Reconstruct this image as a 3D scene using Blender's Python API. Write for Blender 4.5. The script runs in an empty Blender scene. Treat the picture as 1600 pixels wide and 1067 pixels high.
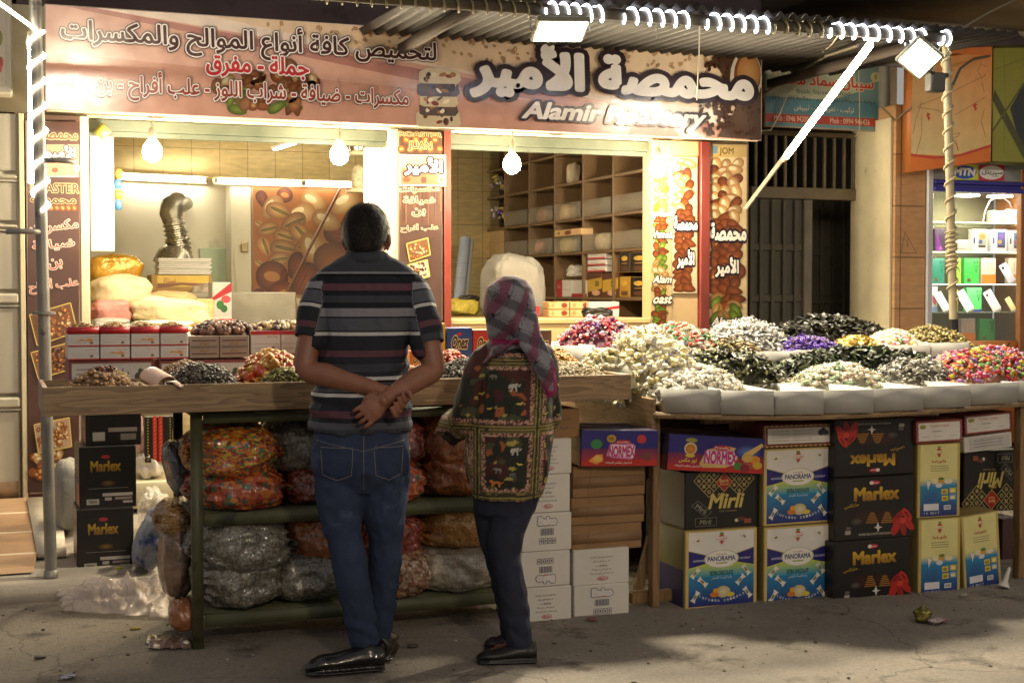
import bpy, math, random, bmesh
import numpy as np
from mathutils import Vector, Matrix, Euler, noise as mnoise
R = math.radians
rnd = random.Random(7)
sc = bpy.context.scene
col = sc.collection
# ------------------------------------------------------------------ camera
CAM = Vector((0, 0, 1.4)); YAW = R(20.4); PIT = R(-2.04); FPX = 2190.0
cd = bpy.data.cameras.new("camera"); cam = bpy.data.objects.new("camera", cd); col.objects.link(cam)
cam.location = CAM; cam.rotation_euler = (R(90) + PIT, 0, -YAW)
cd.sensor_width = 36; cd.lens = FPX / 1600 * 36; cd.clip_start = .05; cd.clip_end = 300
sc.camera = cam
# ------------------------------------------------------------------ world (night) and exposure
W = bpy.data.worlds.new("World"); sc.world = W; W.use_nodes = True
_bg = W.node_tree.nodes["Background"]
_bg.inputs[0].default_value = (.95, .89, .82, 1); _bg.inputs[1].default_value = .13
sc.view_settings.view_transform = 'Standard'; sc.view_settings.look = 'None'
sc.view_settings.exposure = 1.5; sc.view_settings.gamma = 1.0
sc.cycles.use_denoising = True
sc.cycles.max_bounces = 8; sc.cycles.transparent_max_bounces = 12
sc.cycles.sample_clamp_indirect = 4.0
sc.cycles.caustics_reflective = False; sc.cycles.caustics_refractive = False
# lamp powers (watts of the lamps' own lights)
P_BULB, P_FLOOD, P_FLOOD2, P_STREET = 32, 45, 40, 230
# ------------------------------------------------------------------ helpers
_r = Vector((math.cos(YAW), -math.sin(YAW), 0))
_f = Vector((math.sin(YAW) * math.cos(PIT), math.cos(YAW) * math.cos(PIT), math.sin(PIT)))
_u = _r.cross(_f)
def at(u, v, X=None, Y=None, Z=None):
    d = _f + _r * ((u - 800) / FPX) + _u * ((533.5 - v) / FPX)
    k = (X - CAM.x) / d.x if X is not None else (Y - CAM.y) / d.y if Y is not None else (Z - CAM.z) / d.z
    return CAM + d * k
def fr(u0, v0, u1, v1, Y):
    uc, vc = (u0 + u1) / 2, (v0 + v1) / 2
    return at(u0, vc, Y=Y).x, at(u1, vc, Y=Y).x, at(uc, v1, Y=Y).z, at(uc, v0, Y=Y).z
def H(h, a=1.0):
    h = h.lstrip('#'); h = h if len(h) == 6 else ''.join(c * 2 for c in h); o = []
    for i in (0, 2, 4):
        c = int(h[i:i + 2], 16) / 255
        o.append(c / 12.92 if c <= .04045 else ((c + .055) / 1.055) ** 2.4)
    return (*o, a)
def tag(o, label=None, cat=None, group=None, kind=None):
    for k, v in (('label', label), ('category', cat), ('group', group), ('kind', kind)):
        if v: o[k] = v
    return o
def thing(name, label, cat, loc=(0, 0, 0), group=None, rot=(0, 0, 0), kind=None):
    o = bpy.data.objects.new(name, None); col.objects.link(o)
    o.empty_display_size = .05
    o.location = loc; o.rotation_euler = rot
    return tag(o, label, cat, group, kind)
def dup(o, loc=None, rot=None, label=None, group=None, parent=None):
    c = o.copy(); col.objects.link(c)
    if parent: c.parent = parent
    if loc is not None: c.location = loc
    if rot is not None: c.rotation_euler = rot
    if label: c['label'] = label
    if group: c['group'] = group
    for ch in list(o.children): dup(ch, parent=c)
    return c
# ---- materials
_MC = {}
def mat(name, base=(.5, .5, .5, 1), rough=.6, metal=0, noise=0, nscale=8, bump=0, bscale=40, spec=.5, coat=0,
        emit=None, estr=0, trans=0, alpha=1, attr=False, dirt=None, stretch=None, coatn=0, sheen=0, samp=True):
    if name in _MC: return _MC[name]
    if isinstance(base, str): base = H(base)
    m = bpy.data.materials.new(name); m.use_nodes = True; _MC[name] = m
    nt = m.node_tree; N = nt.nodes; L = nt.links
    b = N["Principled BSDF"]; I = b.inputs
    I['Base Color'].default_value = base; I['Roughness'].default_value = rough; I['Metallic'].default_value = metal
    I['Specular IOR Level'].default_value = spec; I['Coat Weight'].default_value = coat; I['Coat Roughness'].default_value = .08
    I['Transmission Weight'].default_value = trans; I['Alpha'].default_value = alpha
    if sheen: I['Sheen Weight'].default_value = sheen
    tc = N.new('ShaderNodeTexCoord'); src = tc.outputs['Object']
    if stretch:
        mp = N.new('ShaderNodeMapping'); mp.inputs['Scale'].default_value = stretch
        L.new(src, mp.inputs['Vector']); src = mp.outputs['Vector']
    cur = None
    if attr:
        a = N.new('ShaderNodeAttribute'); a.attribute_name = 'Col'; cur = a.outputs['Color']
    if noise:
        n = N.new('ShaderNodeTexNoise'); n.inputs['Scale'].default_value = nscale; n.inputs['Detail'].default_value = 6
        L.new(src, n.inputs['Vector'])
        mr = N.new('ShaderNodeMapRange'); mr.inputs['From Min'].default_value = .3; mr.inputs['From Max'].default_value = .7
        mr.inputs['To Min'].default_value = 1 - noise; mr.inputs['To Max'].default_value = 1 + noise * .6
        L.new(n.outputs['Fac'], mr.inputs['Value'])
        mx = N.new('ShaderNodeMix'); mx.data_type = 'RGBA'; mx.blend_type = 'MULTIPLY'; mx.inputs['Factor'].default_value = 1
        if cur: L.new(cur, mx.inputs[6])
        else: mx.inputs[6].default_value = base
        L.new(mr.outputs['Result'], mx.inputs[7]); cur = mx.outputs[2]
        rr = N.new('ShaderNodeMapRange'); rr.inputs['To Min'].default_value = max(.02, rough - .12); rr.inputs['To Max'].default_value = min(1, rough + .12)
        L.new(n.outputs['Fac'], rr.inputs['Value']); L.new(rr.outputs['Result'], I['Roughness'])
    if dirt:   # (colour, scale, threshold) stains with a shape of their own
        dc, ds, dt = dirt
        n = N.new('ShaderNodeTexNoise'); n.inputs['Scale'].default_value = ds; n.inputs['Detail'].default_value = 8; n.inputs['Roughness'].default_value = .7
        L.new(src, n.inputs['Vector'])
        cr = N.new('ShaderNodeValToRGB'); cr.color_ramp.elements[0].position = dt; cr.color_ramp.elements[1].position = min(1, dt + .12)
        L.new(n.outputs['Fac'], cr.inputs['Fac'])
        mx = N.new('ShaderNodeMix'); mx.data_type = 'RGBA'; L.new(cr.outputs['Color'], mx.inputs['Factor'])
        if cur: L.new(cur, mx.inputs[6])
        else: mx.inputs[6].default_value = base
        mx.inputs[7].default_value = H(dc) if isinstance(dc, str) else dc; cur = mx.outputs[2]
    if cur: L.new(cur, I['Base Color'])
    if bump or coatn:
        n2 = N.new('ShaderNodeTexNoise'); n2.inputs['Scale'].default_value = bscale; n2.inputs['Detail'].default_value = 5
        L.new(src, n2.inputs['Vector'])
        bp = N.new('ShaderNodeBump'); bp.inputs['Strength'].default_value = bump or coatn; bp.inputs['Distance'].default_value = .01
        L.new(n2.outputs['Fac'], bp.inputs['Height'])
        if bump: L.new(bp.outputs['Normal'], I['Normal'])
        if coatn or coat: L.new(bp.outputs['Normal'], I['Coat Normal'])
    if emit:
        I['Emission Color'].default_value = H(emit) if isinstance(emit, str) else emit; I['Emission Strength'].default_value = estr
        if not samp: m.cycles.emission_sampling = 'NONE'
    return m
# ---- mesh builder
class MB:
    def __init__(s): s.v = []; s.f = []; s.m = []; s.c = []; s.n = 0
    def add(s, vs, fs, m=0, c=None):
        vs = np.asarray(vs, float).reshape(-1, 3); s.v.append(vs)
        if c is None: c = (.8, .8, .8, 1)
        c = np.asarray(c, float)
        s.c.append(np.tile(c, (len(vs), 1)) if c.ndim == 1 else c)
        n = s.n
        for f in fs: s.f.append([i + n for i in f]); s.m.append(m)
        s.n += len(vs); return s
    def box(s, x0, x1, y0, y1, z0, z1, m=0, c=None, b=0.0, M=None):
        if b <= 0:
            vs = [(x, y, z) for z in (z0, z1) for y in (y0, y1) for x in (x0, x1)]
            fs = [(0, 2, 3, 1), (4, 5, 7, 6), (0, 1, 5, 4), (2, 6, 7, 3), (0, 4, 6, 2), (1, 3, 7, 5)]
        else:
            b = min(b, abs(x1 - x0) * .45, abs(y1 - y0) * .45, abs(z1 - z0) * .45)
            vs = []; idx = {}
            for i, (x, sx) in enumerate(((x0, 1), (x1, -1))):
                for j, (y, sy) in enumerate(((y0, 1), (y1, -1))):
                    for k, (z, sz) in enumerate(((z0, 1), (z1, -1))):
                        for ax in range(3):
                            p = [x + sx * b, y + sy * b, z + sz * b]; p[ax] = (x, y, z)[ax]
                            idx[i, j, k, ax] = len(vs); vs.append(p)
            fs = []
            def q(*k): fs.append([idx[a] for a in k])
            for e in (0, 1):
                q((e, 0, 0, 0), (e, 0, 1, 0), (e, 1, 1, 0), (e, 1, 0, 0)); q((0, e, 0, 1), (1, e, 0, 1), (1, e, 1, 1), (0, e, 1, 1)); q((0, 0, e, 2), (0, 1, e, 2), (1, 1, e, 2), (1, 0, e, 2))
            for a in (0, 1):
                for c_ in (0, 1):
                    q((0, a, c_, 1), (1, a, c_, 1), (1, a, c_, 2), (0, a, c_, 2))
                    q((a, 0, c_, 0), (a, 1, c_, 0), (a, 1, c_, 2), (a, 0, c_, 2))
                    q((a, c_, 0, 0), (a, c_, 1, 0), (a, c_, 1, 1), (a, c_, 0, 1))
                    for d in (0, 1): q((a, c_, d, 0), (a, c_, d, 1), (a, c_, d, 2))
        if M is not None: vs = [M @ Vector(p) for p in vs]
        return s.add(vs, fs, m, c)
    def tube(s, pts, r, n=10, m=0, c=None, caps=True, flat=1.0, ref=None):
        pts = [Vector(p) for p in pts]; k = len(pts)
        rs = r if isinstance(r, (list, tuple)) else [r] * k
        vs = []; prev = None
        for i, p in enumerate(pts):
            t = (pts[min(i + 1, k - 1)] - pts[max(i - 1, 0)]).normalized()
            if prev is None:
                a = Vector(ref) if ref else (Vector((0, 0, 1)) if abs(t.z) < .9 else Vector((1, 0, 0)))
            else: a = prev
            a = (a - t * a.dot(t)).normalized(); prev = a; b = t.cross(a)
            rr = rs[i]; ra, rb = rr if isinstance(rr, (list, tuple)) else (rr, rr * flat)
            for j in range(n):
                w = 2 * math.pi * j / n; vs.append(p + a * (math.cos(w) * ra) + b * (math.sin(w) * rb))
        fs = [[i * n + j, i * n + (j + 1) % n, (i + 1) * n + (j + 1) % n, (i + 1) * n + j] for i in range(k - 1) for j in range(n)]
        if caps: fs += [list(range(n))[::-1], [(k - 1) * n + j for j in range(n)]]
        return s.add(vs, fs, m, c)
    def lathe(s, prof, loc, n=20, m=0, c=None, M=None):
        vs = []; fs = []; k = len(prof)
        for r, z in prof:
            for j in range(n):
                w = 2 * math.pi * j / n; p = Vector((r * math.cos(w), r * math.sin(w), z))
                vs.append((M @ p if M is not None else p) + Vector(loc))
        for i in range(k - 1):
            for j in range(n): fs.append([i * n + j, i * n + (j + 1) % n, (i + 1) * n + (j + 1) % n, (i + 1) * n + j])
        fs += [list(range(n))[::-1], [(k - 1) * n + j for j in range(n)]]
        return s.add(vs, fs, m, c)
    def ell(s, c0, r, M=None, n=12, k=8, m=0, c=None):
        vs = []; fs = []; r = r if isinstance(r, (tuple, list)) else (r, r, r)
        for i in range(k + 1):
            ph = math.pi * i / k - math.pi / 2
            for j in range(n):
                w = 2 * math.pi * j / n
                p = Vector((r[0] * math.cos(ph) * math.cos(w), r[1] * math.cos(ph) * math.sin(w), r[2] * math.sin(ph)))
                vs.append((M @ p if M is not None else p) + Vector(c0))
        for i in range(k):
            for j in range(n): fs.append([i * n + j, i * n + (j + 1) % n, (i + 1) * n + (j + 1) % n, (i + 1) * n + j])
        return s.add(vs, fs, m, c)
    def poly(s, pts, m=0, c=None): return s.add(pts, [list(range(len(pts)))], m, c)
    def prism(s, pts, d, m=0, c=None):     # pts: 3-d polygon, d: extrusion vector
        k = len(pts); d = Vector(d); a = [Vector(p) for p in pts]
        return s.add(a + [p + d for p in a], [list(range(k))[::-1], [k + i for i in range(k)]] + [[i, (i + 1) % k, k + (i + 1) % k, k + i] for i in range(k)], m, c)
    def build(s, name, mats, parent=None, smooth=35, loc=None, local=False, fixn=True):
        v = np.concatenate(s.v) if s.v else np.zeros((0, 3)); c = np.concatenate(s.c)
        o0 = np.zeros(3)
        if not local:
            if parent is not None:
                p = parent
                while p is not None: o0 += np.array(p.location); p = p.parent
            elif loc is not None: o0 = np.array(loc, float)
            else: o0 = np.array([(v[:, 0].min() + v[:, 0].max()) / 2, (v[:, 1].min() + v[:, 1].max()) / 2, v[:, 2].min()])
            v = v - o0
        me = bpy.data.meshes.new(name)
        lens = np.array([len(f) for f in s.f], np.int32); li = np.concatenate([np.asarray(f, np.int32) for f in s.f])
        me.vertices.add(len(v)); me.vertices.foreach_set('co', v.astype(np.float32).ravel())
        me.loops.add(len(li)); me.loops.foreach_set('vertex_index', li)
        me.polygons.add(len(lens)); me.polygons.foreach_set('loop_start', np.concatenate(([0], np.cumsum(lens)[:-1])).astype(np.int32))
        mats = mats if isinstance(mats, (list, tuple)) else [mats]
        for m in mats: me.materials.append(m)
        if len(mats) > 1: me.polygons.foreach_set('material_index', np.array(s.m, np.int32))
        at_ = me.color_attributes.new('Col', 'FLOAT_COLOR', 'POINT'); at_.data.foreach_set('color', c.astype(np.float32).ravel())
        me.update(calc_edges=True); me.validate()
        if fixn:
            bm = bmesh.new(); bm.from_mesh(me); bmesh.ops.recalc_face_normals(bm, faces=bm.faces); bm.to_mesh(me); bm.free()
        if smooth:
            me.polygons.foreach_set('use_smooth', [True] * len(me.polygons))
            if smooth < 180: me.set_sharp_from_angle(angle=R(smooth))
        o = bpy.data.objects.new(name, me); col.objects.link(o)
        if parent is not None: o.parent = parent
        elif not local: o.location = o0
        return o
# ---- Arabic shaping (presentation forms, visual order)
_AR = {}
for _e in "ا:FE8D:2 أ:FE83:2 إ:FE87:2 آ:FE81:2 ب:FE8F:4 ت:FE95:4 ث:FE99:4 ج:FE9D:4 ح:FEA1:4 خ:FEA5:4 د:FEA9:2 ذ:FEAB:2 ر:FEAD:2 ز:FEAF:2 س:FEB1:4 ش:FEB5:4 ص:FEB9:4 ض:FEBD:4 ط:FEC1:4 ظ:FEC5:4 ع:FEC9:4 غ:FECD:4 ف:FED1:4 ق:FED5:4 ك:FED9:4 ل:FEDD:4 م:FEE1:4 ن:FEE5:4 ه:FEE9:4 و:FEED:2 ى:FEEF:2 ي:FEF1:4 ة:FE93:2 ء:FE80:1 ئ:FE89:4".split():
    _c, _b, _n = _e.split(':'); _AR[_c] = (int(_b, 16), int(_n))
_LG = {'ا': 0xFEFB, 'أ': 0xFEF7, 'إ': 0xFEF9, 'آ': 0xFEF5}
def shape_text(s):
    if not any(ch in _AR for ch in s): return s
    out = []; i = 0; prev = False
    while i < len(s):
        ch = s[i]
        if ch not in _AR: out.append(ch); prev = False; i += 1; continue
        if ch == 'ل' and i + 1 < len(s) and s[i + 1] in _LG:
            out.append(chr(_LG[s[i + 1]] + (1 if prev else 0))); prev = False; i += 2; continue
        b, n = _AR[ch]; nxt = i + 1 < len(s) and s[i + 1] in _AR and _AR[s[i + 1]][1] >= 2
        if n == 4: f = 3 if prev and nxt else 1 if prev else 2 if nxt else 0; prev = nxt
        elif n == 2: f = 1 if prev else 0; prev = False
        else: f = 0; prev = False
        out.append(chr(b + f)); i += 1
    return ''.join(reversed(out))
_TC = {}
def text_mesh(s, off=0.0):
    k = (s, round(off, 4))
    if k in _TC: return _TC[k]
    c = bpy.data.curves.new('lettering', 'FONT'); c.body = shape_text(s); c.size = 1; c.offset = off; c.resolution_u = 3
    o = bpy.data.objects.new('lettering', c); col.objects.link(o)
    dg = bpy.context.evaluated_depsgraph_get(); dg.update()
    me = o.evaluated_get(dg).to_mesh()
    v = np.zeros(len(me.vertices) * 3); me.vertices.foreach_get('co', v); v = v.reshape(-1, 3)
    fs = [list(p.vertices) for p in me.polygons]
    par = list(range(len(v)))
    def find(a):
        while par[a] != a: par[a] = par[par[a]]; a = par[a]
        return a
    for f in fs:
        r0 = find(f[0])
        for a in f[1:]: par[find(a)] = r0
    ids = {}
    for i in range(len(v)): v[i, 2] = (ids.setdefault(find(i), len(ids)) % 5) * 1.0
    o.evaluated_get(dg).to_mesh_clear(); bpy.data.objects.remove(o); bpy.data.curves.remove(c)
    _TC[k] = (v, fs); return _TC[k]
_SC = {}
def stroke_mesh(s, off):
    """round-jointed stroke of half width off along the outlines of the letters"""
    k = (s, round(off, 4))
    if k in _SC: return _SC[k]
    v, fs = text_mesh(s, 0); cnt = {}
    for f in fs:
        for a, b in zip(f, f[1:] + f[:1]): e = (min(a, b), max(a, b)); cnt[e] = cnt.get(e, 0) + 1
    V = []; F = []; used = set()
    for i, ((a, b), n) in enumerate(cnt.items()):
        if n != 1: continue
        A, B = v[a, :2], v[b, :2]; d = B - A; l = np.hypot(*d)
        if l > 1e-6:
            nrm = np.array((-d[1], d[0])) / l * off; q = len(V); z = (i % 24) * .2
            V += [(*(A + nrm), z), (*(B + nrm), z), (*(B - nrm), z), (*(A - nrm), z)]; F.append([q, q + 1, q + 2, q + 3])
        for c in (a, b):
            if c in used: continue
            used.add(c); q = len(V); m = 8
            V += [(v[c, 0] + off * math.cos(6.2832 * j / m), v[c, 1] + off * math.sin(6.2832 * j / m), 4.9 + (c % 24) * .2) for j in range(m)]; F.append(list(range(q, q + m)))
    _SC[k] = (np.array(V), F); return _SC[k]
# ---- flat printed artwork on a plane
LAY = .0003
class Art:
    """Printed artwork on one flat face. Coordinates are fractions of the face, or, with Y set, points on the plane Y=const named by the photo's pixels."""
    def __init__(s, O=None, Rv=None, Uv=None, w=1, h=1, Y=None, base=.001):
        s.mb = MB(); s.k = 0; s.Y = Y; s.base = base
        if Y is None:
            s.O = Vector(O); s.R = Vector(Rv).normalized() * w; s.U = Vector(Uv).normalized() * h; s.w = w; s.h = h
            s.N = Vector(Rv).cross(Vector(Uv)).normalized()
        else: s.N = Vector((0, -1, 0))
    def P(s, x, y, e=0.0):
        d = s.N * (s.base + s.k * LAY + e)
        return (at(x, y, Y=s.Y) if s.Y is not None else s.O + s.R * x + s.U * y) + d
    def poly(s, pts, c):
        s.k += .12; s.mb.add([s.P(*p) for p in pts], [list(range(len(pts)))], 0, H(c) if isinstance(c, str) else np.array([H(x) if isinstance(x, str) else x for x in c]) if isinstance(c, list) else c)
    def rect(s, x0, y0, x1, y1, c): s.poly([(x0, y0), (x1, y0), (x1, y1), (x0, y1)], c)
    def grad(s, x0, y0, x1, y1, cb, ct): s.rect(x0, y0, x1, y1, [cb, cb, ct, ct])
    def asp(s): return s.w / s.h if s.Y is None else 1
    def ell(s, cx, cy, rx, ry, c, rot=0, c2=None, n=18, shape=0, flat=False):
        s.k += .05
        pts = [s.P(cx, cy)]; q = s.asp()
        for j in range(n):
            w = 2 * math.pi * j / n; a = rx * math.cos(w); b = ry * math.sin(w) * (1 - shape * math.cos(w))
            # rotate in square units
            X = a * q; Z = b
            pts.append(s.P(cx + (X * math.cos(rot) - Z * math.sin(rot)) / q, cy + (X * math.sin(rot) + Z * math.cos(rot))))
        cc = H(c) if isinstance(c, str) else c; c2 = H(c2) if isinstance(c2, str) else c2 or cc
        s.mb.add(pts, [[0, j + 1, (j + 1) % n + 1] for j in range(n)], 0, np.array([cc] + [c2] * n))
    def line(s, pts, wd, c):
        q = s.asp(); s.k += .12
        for (x0, y0), (x1, y1) in zip(pts, pts[1:]):
            dx, dy = (x1 - x0) * q, y1 - y0; l = math.hypot(dx, dy) or 1; nx, ny = -dy / l * wd / 2 / q, dx / l * wd / 2
            s.mb.add([s.P(x0 + nx, y0 + ny), s.P(x1 + nx, y1 + ny), s.P(x1 - nx, y1 - ny), s.P(x0 - nx, y0 - ny)], [[0, 1, 2, 3]], 0, H(c))
    def frame(s, x0, y0, x1, y1, wd, c): s.line([(x0, y0), (x1, y0), (x1, y1), (x0, y1), (x0, y0)], wd, c)
    def text(s, t, x0, y0, x1, y1, c, outs=(), bold=.015, shear=0, rot=0, c2=None):
        """letters fitted to the box x0..x1, y0..y1; outs = [(extra thickness, colour), ...] from the outermost in"""
        v0, f0 = text_mesh(t, 0)
        lo, hi = v0[:, :2].min(0), v0[:, :2].max(0)
        if s.Y is not None:
            uc, vc = (x0 + x1) / 2, (y0 + y1) / 2
            A = at(x0, vc, Y=s.Y); B = at(x1, vc, Y=s.Y); zt = at(uc, min(y0, y1), Y=s.Y).z; zb = at(uc, max(y0, y1), Y=s.Y).z
            cx, cz, wx, hz = (A.x + B.x) / 2, (zt + zb) / 2, B.x - A.x, zt - zb
        else: cx, cz, wx, hz = (x0 + x1) / 2, (y0 + y1) / 2, x1 - x0, y1 - y0
        q = s.asp(); ca, sa = math.cos(rot), math.sin(rot)
        def put(v, fs, cl, adv=.8):
            s.k += adv; n = (v[:, :2] - (lo + hi) / 2) / (hi - lo); pts = []
            for (a, b), e in zip(n, v[:, 2]):
                X, Z = a * wx + shear * b * hz / q, b * hz
                if rot: X, Z = (X * q * ca - Z * sa) / q, X * q * sa + Z * ca
                if s.Y is not None: pts.append(Vector((cx + X, s.Y, cz + Z)) + s.N * (s.base + s.k * LAY + e * 2e-5))
                else: pts.append(s.P(cx + X, cz + Z, e * 2e-5))
            if c2 and cl is None:
                t_ = np.clip(n[:, 1] + .5, 0, 1)[:, None]; cl = np.array(H(c))[None] * t_ + np.array(H(c2))[None] * (1 - t_)
            s.mb.add(pts, fs, 0, cl if cl is not None else H(c))
        for off, cc in outs: put(*stroke_mesh(t, bold + off), H(cc)); put(v0 * (1, 1, .1) + (0, 0, .07), f0, H(cc), .02)
        if bold > 0: put(*stroke_mesh(t, bold), None)
        put(v0 * (1, 1, .1) + (0, 0, .07), f0, None, .02 if bold > 0 else .8)
    def nut(s, x, y, r, rot, kind, rg=rnd):
        j = rg.uniform(.62, .86)
        def k(h): c = H(h); return (c[0] * j, c[1] * j, c[2] * j, 1)
        if kind == 'almond':
            s.ell(x, y, r, r * .58, k('#b8703c'), rot, k('#6e3a1c'), shape=.35)
            for d in (-.25, .05, .3): s.ell(x - math.sin(rot) * r * d * .9 / s.asp(), y + math.cos(rot) * r * d * .9, r * .7, r * .035, k('#8a4c24'), rot)
        elif kind == 'pale':
            s.ell(x, y, r, r * .66, k('#ecd3a2'), rot, k('#b98a50'), shape=.2)
            s.ell(x - .2 * r / s.asp(), y + r * .2 * (1 if s.Y is None else -1), r * .45, r * .22, k('#f7e7c4'), rot)
        elif kind == 'pistachio':
            s.ell(x, y, r, r * .62, k('#e6c48c'), rot, k('#a8753c'), shape=.15)
            s.ell(x + r * .1 / s.asp(), y, r * .75, r * .13, k('#a8a04a'), rot + .12, k('#7a6a2a'))
        elif kind == 'hazel':
            s.ell(x, y, r, r * .95, k('#c07838'), rot, k('#7a3c18')); s.ell(x, y, r * .5, r * .3, k('#dba868'), rot)
        elif kind == 'green':
            s.ell(x, y, r, r * .5, k('#9db446'), rot, k('#566a22'), shape=.2)
        elif kind == 'bean':
            s.ell(x, y, r, r * .66, k('#6a4026'), rot, k('#3a1f12')); s.ell(x, y, r * .85, r * .09, k('#20100a'), rot)
        else:
            s.ell(x, y, r, r * .8, k('#c98d58'), rot, k('#80502a'))
            for _ in range(3): s.ell(x + rg.uniform(-.4, .4) * r / s.asp(), y + rg.uniform(-.4, .4) * r, r * .3, r * .14, k('#a06a3a'), rg.uniform(0, 3))
    def build(s, name, parent, rough=.35, coat=0, local=False, m=None, deep=0):
        if deep:
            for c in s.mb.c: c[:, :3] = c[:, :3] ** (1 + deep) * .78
        return s.mb.build(name, m or mat('printed ink %.2f %.1f' % (rough, coat), attr=True, rough=rough, coat=coat, noise=.10, nscale=9, dirt=('#8f877a', 26, .70) if rough == .35 else None), parent, smooth=0, local=local, fixn=False)
def face_art(w, d, h, face='front'):
    """art on one face of a box local to its base centre"""
    return {'front': lambda: Art((-w / 2, -d / 2, 0), (1, 0, 0), (0, 0, 1), w, h),
            'left': lambda: Art((-w / 2, d / 2, 0), (0, -1, 0), (0, 0, 1), d, h),
            'right': lambda: Art((w / 2, -d / 2, 0), (0, 1, 0), (0, 0, 1), d, h),
            'top': lambda: Art((-w / 2, -d / 2, h), (1, 0, 0), (0, 1, 0), w, d)}[face]()
# ---- organic meshes: overlapping solids fused by a voxel remesh
def fuse(mb, name, mats, parent, vox=.006, smooth=2, disp=None, local=True, post=None):
    v = np.concatenate(mb.v)
    me = bpy.data.meshes.new('fuse'); me.from_pydata([tuple(p) for p in v], [], mb.f); me.update()
    bm = bmesh.new(); bm.from_mesh(me); bmesh.ops.recalc_face_normals(bm, faces=bm.faces); bm.to_mesh(me); bm.free()
    o = bpy.data.objects.new('fuse', me); col.objects.link(o)
    r = o.modifiers.new('r', 'REMESH'); r.mode = 'VOXEL'; r.voxel_size = vox
    if smooth:
        k = o.modifiers.new('s', 'SMOOTH'); k.factor = .5; k.iterations = smooth
    dg = bpy.context.evaluated_depsgraph_get(); dg.update()
    m2 = bpy.data.meshes.new_from_object(o.evaluated_get(dg)); m2.name = name
    bpy.data.objects.remove(o); bpy.data.meshes.remove(me)
    n = len(m2.vertices); co = np.zeros(n * 3, np.float32); m2.vertices.foreach_get('co', co); co = co.reshape(-1, 3)
    if disp is not None:
        nr = np.zeros(n * 3, np.float32); m2.vertices.foreach_get('normal', nr); nr = nr.reshape(-1, 3)
        dv = np.array([disp(p, q) for p, q in zip(co, nr)], np.float32); co = co + nr * dv[:, None]
    if post is not None:
        co, cl = post(co)
        if cl is not None:
            a = m2.color_attributes.new('Col', 'FLOAT_COLOR', 'POINT'); a.data.foreach_set('color', cl.astype(np.float32).ravel())
    m2.vertices.foreach_set('co', co.astype(np.float32).ravel()); m2.update()
    m2.materials.clear()
    for m in (mats if isinstance(mats, (list, tuple)) else [mats]): m2.materials.append(m)
    m2.polygons.foreach_set('use_smooth', [True] * len(m2.polygons))
    ob = bpy.data.objects.new(name, m2); col.objects.link(ob)
    if parent is not None:
        ob.parent = parent
        if not local: ob.matrix_parent_inverse = Matrix.Translation(-parent.location)
    return ob
# ---- cartons
M_KRAFT = mat('kraft cardboard', '#8a6a48', .85, noise=.18, nscale=6, stretch=(1, 1, 4), bump=.1, bscale=90)
M_WHITEBOX = mat('white cardboard', '#c9c5bd', .7, noise=.08, nscale=5, dirt=('#8f8678', 7, .66))
def carton(name, label, cat, box, d, body, arts=None, rot=0, group=None, tilt=0, bev=.004, roll=0, base=None, seam=True):
    """box = (x0,x1,z0,z1) of the front face at depth Y0; arts = {face: function(Art)}"""
    x0, x1, z0, z1, Y0 = box; w, h = x1 - x0, z1 - z0
    c = Vector(((x0 + x1) / 2, Y0, z0)) + Matrix.Rotation(rot, 3, 'Z') @ Vector((0, d / 2, 0))
    t = thing(name, label, cat, c, group, (tilt, roll, rot))
    mb = MB(); mb.box(-w / 2, w / 2, -d / 2, d / 2, 0, h, b=bev)
    if seam: mb.box(-w / 2 + .004, w / 2 - .004, -.0015, .0015, h, h + .0012)
    bd = mb.build('carton_body', body, t, local=True)
    for fc, fn in (arts or {}).items():
        a = face_art(w, d, h, fc); fn(a); a.build({'front': 'front_print', 'left': 'side_print', 'right': 'side_print', 'top': 'top_print'}[fc], bd, local=True)
    return t
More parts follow.
